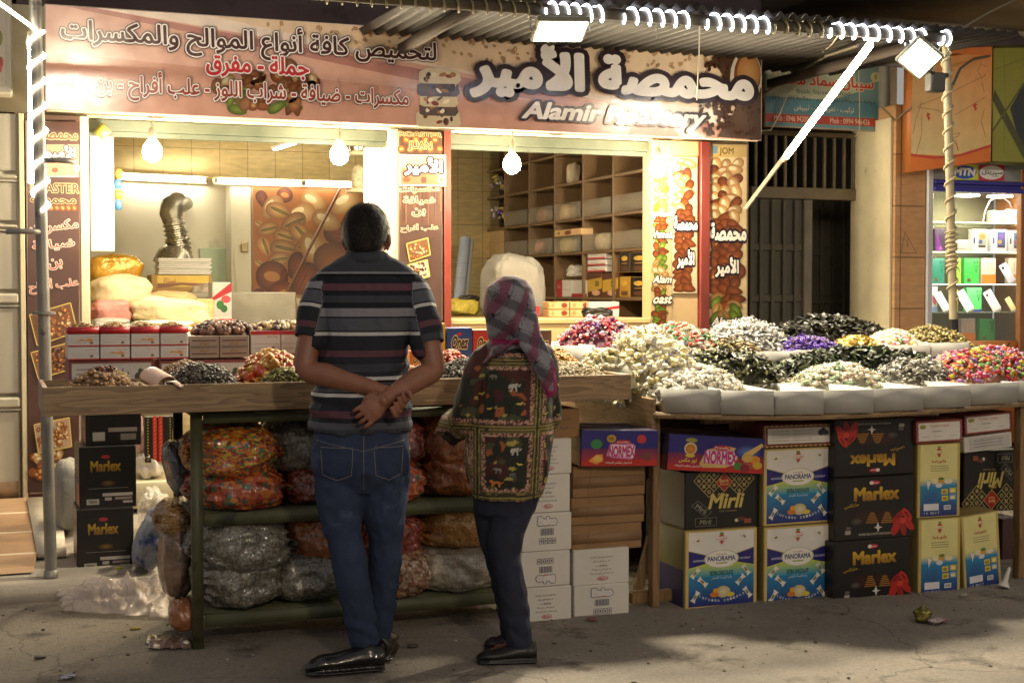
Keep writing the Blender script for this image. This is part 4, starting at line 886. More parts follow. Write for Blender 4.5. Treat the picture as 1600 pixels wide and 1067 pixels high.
# balcony slab above on the right
mb = MB(); mb.box(4.9, 12, 6.9, 8.34, 3.25, 3.4); tag(mb.build('balcony_slab', mat('dark stained slab', '#5c4f3c', .9, noise=.3, nscale=2), smooth=0), 'dark stained balcony slab above the gate and phone shop', 'balcony')
# ---- floodlights
def flood(u, v, Y, size, rot, label, power, hang, col_='#fff2d8'):
    p = at(u, v, Y=Y); t = thing('floodlight', label, 'floodlight', p, None, rot)
    w, h = size; mb = MB(); mb.box(-w / 2, w / 2, -h / 2, h / 2, 0, .03, b=.006)
    for i in range(9): mb.box(-w / 2 + .02, w / 2 - .02, -h / 2 + .015 + i * (h - .03) / 8 - .003, -h / 2 + .015 + i * (h - .03) / 8 + .003, .03, .045)
    mb.build('housing', mat('grey lamp housing', '#6b6a58', .45, noise=.1), t, 30, local=True)
    mb = MB(); mb.box(-w / 2 + .015, w / 2 - .015, -h / 2 + .015, h / 2 - .015, -.003, -.0005); mb.build('lamp_glass', mat('lit flood panel', '#fff', .3, emit=col_, estr=30), t, 0, local=True)
    mb = MB(); mb.tube([(-w / 2 - .012, 0, 0), (-w / 2 - .012, 0, hang), (w / 2 + .012, 0, hang), (w / 2 + .012, 0, 0)], .007, 8); mb.build('bracket', M_POLE, t, 40, local=True)
    ld = bpy.data.lights.new('flood_lamp', 'AREA'); ld.shape = 'RECTANGLE'; ld.size = w; ld.size_y = h; ld.energy = power; ld.color = (1, .87, .62); ld.spread = R(170)
    lo = bpy.data.objects.new('flood_lamp', ld); col.objects.link(lo); lo.parent = t; lo.location = (0, 0, -.01); return t
flood(876, 50, ya - .02, (.27, .19), (R(-24), R(-2), R(-8)), 'lit flat floodlight hanging from the canopy pipe above the sign', P_FLOOD, .075)
# the second: a tilted square flood on the right pole
ft = flood(1437, 92, YP - .30, (.185, .185), (Vector((-.42, -.72, -.52)).to_track_quat('-Z', 'Y').to_matrix() @ Matrix.Rotation(R(42), 3, 'Z')).to_euler(), 'lit tilted square floodlight on the roped pole at the right', P_FLOOD2, .05)
pf = at(1437, 92, Y=YP - .30)
mb = MB(); mb.tube([pf + Vector((.03, .06, .0)), at(1462, 118, Y=YP - .1), at(1480, 118, Y=YP - .02)], .012, 8); mb.box(*(lambda q: (q.x - .05, q.x + .05, q.y - .03, q.y + .04, q.z - .06, q.z + .05))(at(1462, 128, Y=YP - .1)), b=.01)
mb.build('lamp_arm', mat('dark lamp arm', '#3c3b34', .5), rp, 40)
# ---- diagonal tube light strut
s0, s1 = at(1362, 64, Y=ya + .05), at(1165, 326, Y=8.18)
t = thing('strut_light', 'long diagonal strut carrying a lit LED tube from pipe to shop corner', 'tube light', s1)
mb = MB(); mb.tube([s1, s1 + (s0 - s1) * 1.02], [(.012, .02)] * 2, 4, ref=(0, 0, 1)); mb.build('strut', mat('whitish strut', '#b5ad9c', .5, noise=.1), t, 30)
e = Vector((-.012, -.03, -.012)); l0, l1 = s1 + (s0 - s1) * .36 + e, s1 + (s0 - s1) * .985 + e
mb = MB(); mb.tube([l0, l1], .0165, 12); mb.build('tube', mat('lit tube strut', '#fff', .4, emit='#fff0d2', estr=40), t, 60)
mb = MB(); mb.tube([l0 + (l0 - l1).normalized() * .04, l0 + (l0 - l1).normalized() * .001], .017, 12); mb.build('tube_cap', M_CREAM, t, 40)
# ---- hanging bulbs
ML = mat('lit bulb', '#fff', .4, emit='#ffe6b4', estr=38)
for i, (u, v, lab) in enumerate(((238, 238, 'lit LED bulb hanging at the far left of the shop front'), (530, 243, 'lit LED bulb hanging just left of the middle column'), (800, 258, 'lit LED bulb hanging at the left of the shelving window'), (1028, 264, 'lit LED bulb hanging by the mirrored pistachio strip'))):
    p = at(u, v, Y=YS + .14); t = thing('hanging_bulb', lab, 'light bulb', p, 'bulbs hanging along the shop front')
    mb = MB(); mb.lathe([(.012, .075), (.03, .06), (.05, .03), (.055, 0), (.048, -.028), (.03, -.048), (.008, -.056)], (0, 0, 0), 20); mb.build('globe', ML, t, 60, local=True)
    mb = MB(); mb.lathe([(.02, .076), (.022, .10), (.018, .13), (.006, .14)], (0, 0, 0), 14); mb.tube([(0, 0, .138), (.004, 0, .2), (0, 0, zt - p.z + .01)], .004, 6); mb.build('cord', mat('white lamp cord', '#a8a290', .5), t, 60, local=True)
    ld = bpy.data.lights.new('bulb_lamp', 'POINT'); ld.energy = P_BULB; ld.shadow_soft_size = .055; ld.color = (1, .85, .58)
    lo = bpy.data.objects.new('bulb_lamp', ld); col.objects.link(lo); lo.parent = t; lo.location = (0, -.0, -.075)
# ---- fluorescent tubes inside
def tube(A, B, lab, estr=30):
    A, B = Vector(A), Vector(B); t = thing('tube_light', lab, 'tube light', (A + B) / 2, 'lit tubes inside the shop')
    mb = MB(); mb.tube([A, B], .018, 12); mb.build('tube', mat('lit inner tube %d' % estr, '#fff', .4, emit='#fff4dc', estr=estr), t, 60)
    d = (B - A).normalized(); mb = MB(); mb.tube([A - d * .03, A - d * .001], .02, 10); mb.build('tube_holder', M_CREAM, t, 60); mb = MB(); mb.tube([B + d * .001, B + d * .03], .02, 10); mb.build('tube_holder', M_CREAM, t, 60)
    mb = MB(); o = Vector((0, .045, 0)); mb.tube([A - d * .03 + o, B + d * .03 + o], [(.016, .03)] * 2, 4, ref=(0, 1, 0)); mb.build('batten', M_CREAM, t, 30)
tube(at(192, 275, Y=YB - .16), at(320, 281, Y=YB - .16), 'lit tube on the back wall above the foil duct')
tube(at(340, 282, Y=YB - .42), at(470, 286, Y=YB - .42), 'lit tube above the left part of the big nut picture', 13)
tube(at(478, 286, Y=YB - .42), at(548, 288, Y=YB - .42), 'short lit tube above the right end of the nut picture', 13)
tube(at(430, 232, Y=11.2), at(490, 213, Y=9.6), 'lit tube under the ceiling running towards the back wall', 24)

# ---- two street lamps on the far side of the street, behind the photographer (seen mirrored in the glossy sign)
for x, lab in ((1.1, 'street lamp across the street, mirrored at the left of the shop sign'), (9.3, 'street lamp across the street, mirrored at the right of the shop sign')):
    t = thing('street_lamp', lab, 'street lamp', (x, -4.2, 0)); z = 4.33
    mb = MB(); mb.tube([(x, -4.6, 0), (x, -4.6, 4.2), (x, -4.45, 4.45), (x, -4.25, 4.46)], [.06, .045, .04, .035], 12); mb.build('pole', M_POLE, t, 50)
    mb = MB(); mb.box(x - .16, x + .16, -4.3, -4.02, z + .02, z + .12, b=.02); mb.build('lamp_head', mat('grey lamp housing', '#6b6a58', .45, noise=.1), t, 30)
    mb = MB(); mb.ell((x, -4.15, z - .02), (.12, .1, .06), n=16, k=10); mb.build('lamp_glass', mat('lit street lamp', '#fff', .4, emit='#ffe2b8', estr=420), t, 60)
    ld = bpy.data.lights.new('street_light', 'SPOT'); ld.energy = P_STREET; ld.spot_size = R(74); ld.spot_blend = 1; ld.shadow_soft_size = .25; ld.color = (1, .84, .66)
    lo = bpy.data.objects.new('street_light', ld); col.objects.link(lo); lo.parent = t; lo.location = (0, .08, z - .12); lo.rotation_euler = (R(86), 0, 0)
# ---- loose cables
M_WIRE = mat('grey cable', '#6f6858', .6); M_WIREP = mat('pale cable', '#b5a98c', .5)
def cable(lab, pts, r, m): 
    mb = MB(); q = [at(u, v, Y=y) for u, v, y in pts]; L = []
    for i in range(len(q) - 1):
        for j in range(8): L.append(q[i].lerp(q[i + 1], j / 8) - Vector((0, 0, .0)))
    mb.tube(L + [q[-1]], r, 6, m=0); tag(mb.build('cable', m, smooth=60), lab, 'cable', 'loose cables about the front')
cable('thick grey cable sagging across the dentist sign', [(1180, 158, 8.4), (1215, 132, 8.3), (1250, 112, 8.1), (1290, 88, 7.6), (1340, 72, 6.7)], .011, M_WIRE)
cable('thin pale cable rising from the dentist sign to the canopy pipe', [(1250, 118, 8.4), (1275, 90, 7.8), (1300, 70, 7.1), (1312, 52, 6.55)], .004, M_WIREP)
cable('thin pale cable looping below the dentist sign', [(1190, 205, 8.45), (1205, 203, 8.45), (1218, 180, 8.45), (1230, 150, 8.42), (1262, 108, 8.3)], .004, M_WIREP)
cable('thin cable hanging straight down over the right of the dentist sign', [(1341, 95, 8.46), (1343, 150, 8.46), (1343, 208, 8.46), (1336, 214, 8.46)], .003, M_WIREP)
cable('pale cord hanging from the canopy pipe in front of the shop sign', [(1093, 40, 6.5), (1092, 90, 6.5), (1089, 157, 6.5)], .004, M_WIREP)
cable('short dark cord hanging from the pipe near the flat floodlight', [(1025, 36, 6.5), (1026, 60, 6.5)], .003, M_WIRE)
cable('grey cable running from the drain pipe to the orange sign', [(1378, 168, 8.3), (1398, 188, 8.25), (1424, 168, 8.05)], .006, M_WIRE)
cable('thick cable curving from the roped pole over the orange sign', [(1488, 135, 6.7), (1500, 108, 7.2), (1522, 92, 7.8), (1546, 88, 8.05)], .009, M_WIRE)
cable('dark cable along the underside of the balcony', [(1490, 52, 7.0), (1545, 20, 7.0), (1610, -12, 7.0)], .006, M_WIRE)
# ================================================================== THINGS INSIDE THE SHOP
def blob(name, label, cat, c, r, m, rot=(0, 0, 0), e=.75, fold=.05, seed=0, group=None, kind='sack', flat=True, colf=None, tuck=0, n=56, k=34, parent=None):
    """a soft filled bag: a rounded box with folds; kind 'pillow' pinches both ends into crimped seams"""
    rg = random.Random(seed); mb = MB(); vs = []; M = Euler(rot).to_matrix(); off = rg.uniform(0, 90)
    def sg(x, p): return math.copysign(abs(x) ** p, x)
    for i in range(k + 1):
        ph = math.pi * i / k - math.pi / 2
        for j in range(n):
            w = 2 * math.pi * j / n
            if kind == 'pillow':      # long axis x
                x = math.sin(ph); q = abs(x); s_ = (1 - q ** 3.2) ** .62
                y = sg(math.cos(w), e) * s_; z = sg(math.sin(w), e) * s_
                y = y * (1) + (0 if q < .93 else math.copysign(.55, y) * (q - .93) / .07 * abs(math.cos(w)))
                p = Vector((x * (1 - .10 * abs(math.cos(w)) * 0), y, z))
            else:
                p = Vector((sg(math.cos(ph), e) * sg(math.cos(w), e), sg(math.cos(ph), e) * sg(math.sin(w), e), sg(math.sin(ph), e)))
            f = mnoise.noise(Vector((p.x * 1.6 + off, p.y * 1.6, p.z * 1.6))) * 1.2 + mnoise.noise(Vector((p.x * 5 + off, p.y * 5, p.z * 3))) * .55 + abs(mnoise.noise(Vector((p.x * 9, p.y * 9 + off, p.z * 4)))) * -.5
            if kind == 'pillow':
                ex = abs(math.sin(ph)) ** 3; f += ex * .9 * math.sin(w * 13 + 4 * mnoise.noise(Vector((p.x * 3 + off, p.y * 2, p.z * 2)))) * .8 + .35 * (1 - 2 * abs(mnoise.noise(Vector((p.x * 2.2 + off, p.y * 7, p.z * 9)))))
            if tuck and p.z > .6: p.x *= 1 - tuck * (p.z - .6); p.y *= 1 - tuck * (p.z - .6)
            p = p * (1 + fold * f)
            v = Vector((p.x * r[0], p.y * r[1], p.z * r[2]))
            fl_ = .86 if kind != 'pillow' else .74
            if flat and v.z < -r[2] * fl_: v.z = -r[2] * fl_
            v = M @ v; vs.append(v + Vector((0, 0, 0)))
    fs = [[i * n + j, i * n + (j + 1) % n, (i + 1) * n + (j + 1) % n, (i + 1) * n + j] for i in range(k) for j in range(n)]
    zmin = min(v.z for v in vs); mb.add([v - Vector((0, 0, zmin)) for v in vs], fs)
    o = mb.build(name, m, parent, smooth=180, local=True)
    o.location = Vector(c) - Vector((0, 0, -zmin if False else 0)); 
    return tag(o, label, cat, group) if label else o
def pxc(u0, v0, u1, v1, Y): x0, x1, z0, z1 = fr(u0, v0, u1, v1, Y); return (x0 + x1) / 2, z0, (x1 - x0) / 2, (z1 - z0) / 2
def sack(u0, v0, u1, v1, Y, ry, m, label, seed, cat='sack', fold=.12, e=.6, rot=(0, 0, 0), z=None, tuck=0, name='sack', group=None):
    x, z0, rx, rz = pxc(u0, v0, u1, v1, Y); z0 = z0 if z is None else z
    return blob(name, label, cat, (x, Y + ry * .4, z0), (rx, ry, rz * 1.06), m, rot, e, fold, seed, tuck=tuck, group=group)
M_CLOTH = mat('cream woven sacking', '#b5a683', .9, noise=.08, nscale=30, bump=.3, bscale=60); M_PEACH = mat('peach sacking', '#c08a62', .9, noise=.12, bump=.3, bscale=60)
M_PINK = mat('pink sacking', '#b07068', .9, noise=.15, bump=.3, bscale=60); M_PALE = mat('pale plastic sack', '#c9cbb4', .5, noise=.1, bump=.2); M_WSACK = mat('white woven sack', '#89867f', .75, noise=.06, nscale=20, bump=.4, bscale=45)
sack(142, 500, 206, 522, 8.62, .16, M_WSACK, 'white sack lying lowest at the left of the heap', 1, z=1.162)
sack(205, 503, 306, 522, 8.6, .16, M_PALE, 'pale green plastic sack lying under the cream roll', 2, z=1.162)
sack(142, 468, 207, 508, 8.72, .16, M_PINK, 'pink sack below the big folded white one', 3)
sack(204, 470, 328, 512, 8.62, .15, M_CLOTH, 'long cream sack lying in front with its mouth to the right', 4, rot=(0, R(6), 0))
sack(228, 455, 310, 495, 8.95, .17, M_PEACH, 'peach sack with white top behind the cream one', 5)
sack(142, 428, 238, 482, 8.85, .18, M_CLOTH, 'big folded creamy white sack on top of the heap', 6, e=.7, fold=.1)
sack(140, 398, 224, 448, 9.35, .12, mat('gold foil bag', '#a8802a', .3, metal=.3, noise=.25, nscale=14, bump=.6, bscale=30, dirt=('#c26a24', 6, .6)), 'crinkled gold and orange foil bag behind the sacks', 7, cat='bag', name='foil_bag', e=.5)
mb = MB(); x, z0, rx, rz = pxc(142, 440, 330, 500, 9.3)
mb.box(x - rx, x + rx, 9.15, 9.55, 1.162, z0 + 2 * rz * .55, b=.01); tag(mb.build('work_table', M_WOODC, smooth=30), 'low work surface behind the heap of sacks', 'table')
# foil duct
q = [at(u, v, Y=y) for u, v, y in ((291, 318, YB - .1), (284, 317, 11.6), (276, 318, 11.35), (269, 323, 11.3), (267, 334, 11.3), (272, 350, 11.3), (277, 375, 11.3), (282, 400, 11.3))]
dt = thing('foil_duct', 'silver corrugated foil duct bending down from the plaster wall', 'duct', q[-1])
mb = MB(); L_ = []; rs = []
for i in range(4, 7):
    for j in range(14): L_.append(q[i].lerp(q[i + 1], j / 14)); rs.append(.076 + .02 * (i - 4) / 3 + (.010 if j % 4 < 2 else -.006))
mb.tube(L_, rs, 22); mb.build('duct_pipe', mat('crinkled foil', '#9a9484', .28, metal=.85, noise=.1, bump=.5, bscale=25), dt, 25)
mb = MB(); mb.tube(q[:6], [.055, .075, .09, .095, .09, .078], 20); mb.build('elbow', mat('wrapped foil', '#8a8576', .35, metal=.7, noise=.2, bump=.7, bscale=18), dt, 60)
mb = MB(); mb.tube([q[-1] + Vector((0, 0, .06)), q[-1] + Vector((-.03, 0, 0)), q[-1] + Vector((-.05, 0, -.08))], [.1, .15, .17], 22); mb.build('hood', _MC['crinkled foil'], dt, 50)
x0, x1, z0, z1 = fr(233, 430, 326, 456, 10.6)
mb = MB(); mb.box(x0 - .2, x1 + .6, 10.3, 11.3, .3, z0 - .002, b=.01); tag(mb.build('roaster_table', mat('grey steel table', '#8f897a', .4, metal=.4, noise=.15), smooth=30), 'steel table carrying the printed carton under the duct', 'table')
t = carton('printed_carton', 'brown and yellow printed carton full of white strips under the duct', 'carton', (x0, x1, z0, z1, 10.45), .3, mat('brown yellow carton', '#9a7a3c', .6, noise=.2), {'front': lambda a: (a.rect(.1, .3, .95, .95, '#c9a83c'), a.poly([(.1, .2), (.5, .4), (.95, .25), (.95, .5), (.5, .55), (.1, .5)], '#7a4a24'), a.text('نستلة', .2, .55, .4, .85, '#8a3a24'))})
for i in range(8):
    mb = MB(); zz = z1 + .004 + .015 * i; mb.box(x0 + .05 + .004 * (i % 3), x1 - .005 + .01 * (i % 2), 10.46 + .006 * (i % 3), 10.72, zz, zz + .0135, b=.003)
    tag(mb.build('foam_strip', mat('white foam', '#cfccc4', .7), smooth=30), 'white foam strip in the stack on the printed carton', 'foam strip', 'white foam strips stacked on the carton')
M_FILM = mat('clear crinkled film', '#dcd6cc', .18, alpha=.42, bump=.9, bscale=22, spec=.7, noise=.1)
sack(298, 443, 348, 478, 10.4, .14, M_FILM, 'clear crumpled plastic bag right of the printed carton', 8, cat='plastic bag', name='plastic_bag', fold=.18)
t = carton('gift_carton', 'white and red carton with green leaves beside the plastic bag', 'carton', fr(332, 441, 362, 500, 9.8) + (9.8,), .2, mat('white carton', '#d2ccc4', .5), {'front': lambda a: (a.poly([(0, .6), (1, 1), (1, .75), (0, .5)], '#b52a30'), a.ell(.4, .4, .2, .12, '#3a7a3c'), a.ell(.6, .3, .18, .1, '#2f6a34'), a.ell(.7, .55, .25, .1, '#c9505a'))})
x, z0, rx, rz = pxc(328, 498, 364, 514, 9.0)
carton('flat_carton', 'flat red and white carton at the right of the heap of sacks', 'carton', fr(328, 498, 364, 514, 8.9) + (8.9,), .2, mat('white carton', '#d2ccc4', .5), {'front': lambda a: a.rect(0, .55, 1, 1, '#b52a30')})
# hanging snack packets left
x0, x1, z0, z1 = fr(178, 264, 191, 328, YF + .2)
t = thing('packet_strip', 'blue and gold snack packets hanging beside the white board', 'packets', ((x0 + x1) / 2, YF + .2, z0))
for i in range(4): mb = MB(); h = (z1 - z0) / 4; mb.ell(((x0 + x1) / 2 + .006 * (i % 2), YF + .2, z0 + h * (i + .5)), ((x1 - x0) / 2, .018, h * .55), n=14, m=0); mb.build('packet', mat('packet ' + '#3a6aa8#c9a23c#3a6aa8#b58a3a'[7 * i:7 * i + 7], '#3a6aa8#c9a23c#3a6aa8#b58a3a'[7 * i:7 * i + 7], .3, noise=.3, nscale=40, bump=.5, bscale=60), t, 60)
p = at(160, 206, Y=YF - .02); t = thing('tag_card', 'small yellow square tag hanging at the top of the left opening', 'tag', p)
mb = MB(); M_ = Matrix.Rotation(R(45), 3, 'Y'); mb.box(-.035, .035, -.002, .002, -.035, .035, M=M_); mb.build('card', mat('yellow tag', '#c9b24a', .5), t, 0, local=True)
mb = MB(); mb.tube([(0, 0, .045), (0, .01, .10)], .002, 6); mb.build('string', M_RAIL, t, 0, local=True)
# pot and shelf by the second board
x0, x1, z0, z1 = fr(548, 237, 571, 300, 9.4)
t = thing('wall_shelf', 'narrow wall shelf with metal pot beside the white board at the middle', 'shelf', ((x0 + x1) / 2, 9.4, z0))
mb = MB(); mb.box(x0, x1 + .15, 9.35, 9.55, z0, z0 + .02); mb.box(x0, x1 + .15, 9.35, 9.55, z1 - .02, z1); mb.box(x1 + .13, x1 + .15, 9.36, 9.54, z0 + .021, z1 - .021); mb.build('shelf', M_CREAM, t, 0)
mb = MB(); mb.lathe([(.05, 0), (.055, .02), (.055, .12), (.058, .125)], ((x0 + x1) / 2, 9.42, z1 + .001), 20); tag(mb.build('metal_pot', mat('steel pot', '#8a8578', .25, metal=.9), smooth=40), 'small steel pot standing on the narrow wall shelf', 'pot')
x, z, rx, rz = pxc(552, 245, 570, 296, 9.4)
blob('paper_bundle', 'bundle of flowery paper on the narrow wall shelf', 'papers', (x, 9.43, z0 + .021), (rx, .05, rz * .8), mat('flowery paper', '#b5a88a', .7, noise=.4, nscale=40, dirt=('#6a7a5a', 30, .55)), seed=9)
# wire and socket
t = thing('wall_socket', 'small brass wall socket with a thin hanging wire by the nut picture', 'socket', at(382, 386, Y=YB - .36))
p = at(382, 386, Y=YB - .36); mb = MB(); mb.box(p.x - .03, p.x + .03, p.y - .02, p.y + .005, p.z - .045, p.z + .045, b=.008); mb.build('socket', mat('brass plate', '#8a7a4c', .4), t, 30)
mb = MB(); mb.tube([at(u, v, Y=YB - .38) for u, v in ((380, 380), (370, 384), (367, 410), (371, 450), (374, 478), (368, 498))], .004, 6); mb.build('wire', M_CREAM, t, 60)
# ---- right window
XB = YB - .03
q = [at(731, 480, Y=11.2), at(734, 372, Y=11.5)]
t = thing('wrapping_roll', 'tall pale blue and white roll leaning in the back corner', 'roll', q[0])
mb = MB(); mb.tube([at(716, 480, Y=11.1), at(727, 374, Y=11.4)], .05, 16); mb.build('roll', mat('blue grey foil paper', '#8f97a8', .35, noise=.15, stretch=(1, 1, 30)), t, 60)
mb = MB(); mb.tube([at(726, 482, Y=11.2), at(735, 375, Y=11.5)], .032, 16); mb.build('inner_roll', mat('grey paper', '#a5a39c', .5), t, 60)
sack(704, 470, 748, 498, 9.6, .14, mat('yellow net bag', '#c9b548', .6, noise=.25, nscale=60, bump=.8, bscale=90), 'yellow crinkled net bag standing on the inner counter', 11, cat='bag', name='net_bag', z=1.226)
sack(718, 461, 748, 473, 9.6, .06, mat('black film', '#2a2622', .35, bump=.5), 'crumpled black plastic on top of the yellow net bag', 12, cat='plastic', name='plastic_wad', fold=.15)
sack(765, 404, 849, 500, 9.25, .2, M_WSACK, 'tall full white woven sack on the inner counter behind the woman', 13, e=.42, z=1.226, tuck=.4, fold=.10)
bx = (4.0, 9.0)
def cbox(u0, v0, u1, v1, label, m, fn=None, X=XR + .02, d=.16, cat='box', z=None, name='gift_box', fit=True):
    """box on the side shelving, its printed face turned to the room (-x)"""
    A, B = at(u0, (v0 + v1) / 2, X=X), at(u1, (v0 + v1) / 2, X=X); z0 = at((u0 + u1) / 2, v1, X=X).z if z is None else z; h = at((u0 + u1) / 2, v0, X=X).z - at((u0 + u1) / 2, v1, X=X).z
    w = A.y - B.y; t = thing(name, label, cat, (X + d / 2, (A.y + B.y) / 2, z0), None, (0, 0, R(-90)))
    mb = MB(); mb.box(-w / 2, w / 2, -d / 2, d / 2, 0, h, b=.003); mb.build('box_body', m, t, local=True)
    if fn: a = face_art(w, d, h); fn(a); a.build('front_print', t, local=True)
    return t
M_RED = mat('red card', '#a8242a', .4, noise=.05); M_WC = mat('white card', '#cfc9c2', .45, noise=.05); M_BLK = mat('black card', '#1a1614', .35, noise=.1); M_BEIGE = mat('beige card', '#c9a878', .5, noise=.08); M_BRN = mat('brown card', '#5a3320', .4, noise=.1)
zsh = zrow[1] + .012
def redw(a): a.rect(0, 0, .45, 1, '#b0262c'); a.text('حلويات', .1, .5, .36, .7, '#d8b8b0'); a.rect(.5, .4, .95, .45, '#b9a8a4')
cbox(867, 440, 893, 466, 'red and white carton at the left of the box shelf', M_WC, redw, z=zsh)
cbox(893, 440, 917, 466, 'white carton standing right of the red and white one', M_WC, lambda a: a.rect(0, 0, 1, .2, '#b0262c'), z=zsh)
for i in range(3): cbox(918, 400, 946, 409, ('lowest white box with red edge stacked above the yellow boxes', 'middle white box with red edge in the stack of three', 'topmost white box with red edge in the stack of three')[i], M_WC, lambda a: (a.rect(0, 0, 1, .3, '#b5444a'), a.rect(.2, .5, .6, .6, '#a89a94')), z=zsh + .187 + i * .048, d=.13)
def ybox(a): a.poly([(.0, .2), (1, .35), (1, .8), (0, .7)], '#c9a23c'); a.text('50', .55, .45, .8, .65, '#3a2418', bold=.03); a.ell(.6, .18, .28, .12, '#d8a88a')
cbox(918, 428, 940.5, 466, 'brown and yellow box with round picture, left of the pair', M_BRN, ybox, z=zsh)
cbox(941.5, 428, 966, 466, 'brown and yellow box with round picture, right of the pair', M_BRN, ybox, z=zsh)
def gold(a): a.ell(.5, .68, .3, .12, '#c9a23c'); a.text('حلى', .3, .58, .7, .8, '#e0c060'); a.rect(.25, .42, .75, .46, '#b58a3a'); a.rect(.2, .1, .8, .3, '#5a3a24'); a.frame(.03, .03, .97, .97, .02, '#9a7a3a')
for i, (u0, u1) in enumerate(((968, 984), (985, 1012))):
    for j in range(2): cbox(u0, 400, u1, 432.5, [['narrow gold and black box, lower one of the left pair', 'narrow gold and black box, upper one of the left pair'], ['black and gold printed box at the lower right of the shelf', 'black and gold printed box at the upper right of the shelf']][i][j], mat('gold card', '#b5892e', .35) if (i, j) == (0, 0) else M_BLK, gold, z=zsh + j * .176)
zb_ = 1.2265
for i, (u0, v) in enumerate(((849, 0), (849, 1), (882, 0), (882, 1))):
    x0, x1, z0, z1 = fr(u0, 474, u0 + 32, 485.5, 9.0); h = z1 - z0
    carton('sweet_box', ('beige sweet box with dark picture, lower left of four', 'beige sweet box with dark picture, upper left of four', 'beige sweet box with dark picture, lower right of four', 'beige sweet box with dark picture, upper right of four')[i], 'box', (x0, x1, zb_ + v * (h + .002), zb_ + v * (h + .002) + h, 8.9), .12, M_BEIGE, {'front': lambda a: (a.ell(.75, .5, .15, .35, '#7a3324'), a.ell(.2, .5, .08, .3, '#a88a5a'), a.frame(.02, .05, .98, .95, .05, '#a8884e'))}, group='four beige sweet boxes on the counter')
x0, x1, z0, z1 = fr(824, 481, 848, 497, 8.9); carton('red_box', 'small red box left of the beige sweet boxes', 'box', (x0, x1, zb_, zb_ + z1 - z0, 8.95), .1, M_RED, {'front': lambda a: a.rect(.3, .3, .7, .6, '#c9a8a0')})
x0, x1, z0, z1 = fr(916, 474, 963, 497, 8.9); carton('white_box', 'white box with a red diagonal stripe right of the beige boxes', 'box', (x0, x1, zb_, zb_ + z1 - z0, 8.85), .12, M_WC, {'front': lambda a: a.poly([(0, .3), (1, .55), (1, .75), (0, .45)], '#b5303a')})
sack(912, 484, 956, 499, 8.7, .05, mat('black rubber', '#1a1818', .4), 'tangle of black cable in front of the white box', 14, cat='cable', name='cable_bundle', fold=.3, z=zb_)
sack(888, 414, 916, 432, 9.95, .05, M_FILM, 'small clear bag tied with ribbon on the red carton', 15, cat='plastic bag', name='plastic_bag', fold=.25, z=None)
cbox(867, 357, 908, 367, 'long beige box lying on an acrylic front', M_BEIGE, lambda a: (a.ell(.5, .5, .12, .35, '#7a3324'), a.ell(.15, .5, .06, .25, '#8a6a3a')), X=XR - .02, d=.1, z=zrow[2] + .137)
for u0, v0, u1, v1, c, lab, sd_ in ((746, 284, 788, 305, '#a89ab0', 'clear tray of purple wrapped sweets on the top left shelf', 1), (750, 322, 788, 348, '#a8a29a', 'silver wrapped sweets piled on the left shelf', 2)):
    A, B = at(u0, 300, X=XR + .05), at(u1, 300, X=XR + .05); z0 = at(u0, v1, X=XR + .05).z
    rg = random.Random(sd_); mb = MB()
    for i in range(60):
        M_ = Euler((rg.uniform(0, 3), rg.uniform(0, 3), rg.uniform(0, 3))).to_matrix(); mb.ell((XR + .03 + rg.uniform(0, .14), rg.uniform(B.y + .04, A.y - .04), z0 + .03 + rg.uniform(0, .1)), (.035, .018, .014), M_, 8, 5, c=H(rg.choice([c, '#7a5a9a', '#c9b8c9', '#b0a04a', '#d0ccc4'])))
    tag(mb.build('sweets', mat('foil sweets', attr=True, rough=.3, metal=.2), smooth=60), lab, 'sweets', kind='stuff')
cbox(752, 355, 788, 400, 'beige bundle of wafer packs on the left of the shelving', mat('wafer bundle', '#c4a87c', .6, noise=.1), lambda a: [a.line([(x / 5, 0), (x / 5, 1)], .012, '#8a6e48') for x in range(1, 5)] + [a.line([(0, .5), (1, .5)], .015, '#8a6e48')], z=at(770, 402, X=XR).z)
for k, (u, v, c) in enumerate(((880, 330, '#c9a878'), (845, 332, '#8a5a3a'), (832, 385, '#b5846a'), (882, 384, '#c9b078'), (938, 386, '#b09a78'))):
    p = at(u, v, X=XR + .06); rr = 2 if v < 350 else 1
    blob('snack_bag', 'small bag of ' + ('pale biscuits', 'brown nuts', 'pink sweets', 'yellow chips', 'stacked wafers')[k] + ' behind an acrylic front', 'snack bag', (XR + .1, p.y, zrow[2 if v > 350 else 3] + .012), (.06, .12, .07), mat('snack ' + c, c, .5, noise=.3, nscale=30), seed=40 + k, n=24, k=14)
p = at(896, 282, X=XR + .1); blob('flower_ornament', 'small white ornament on the upper shelf', 'ornament', (XR + .1, p.y, zrow[4] + .012), (.05, .05, .09), mat('white ornament', '#b9ab94', .6, noise=.2), seed=60, n=24, k=16, fold=.25)
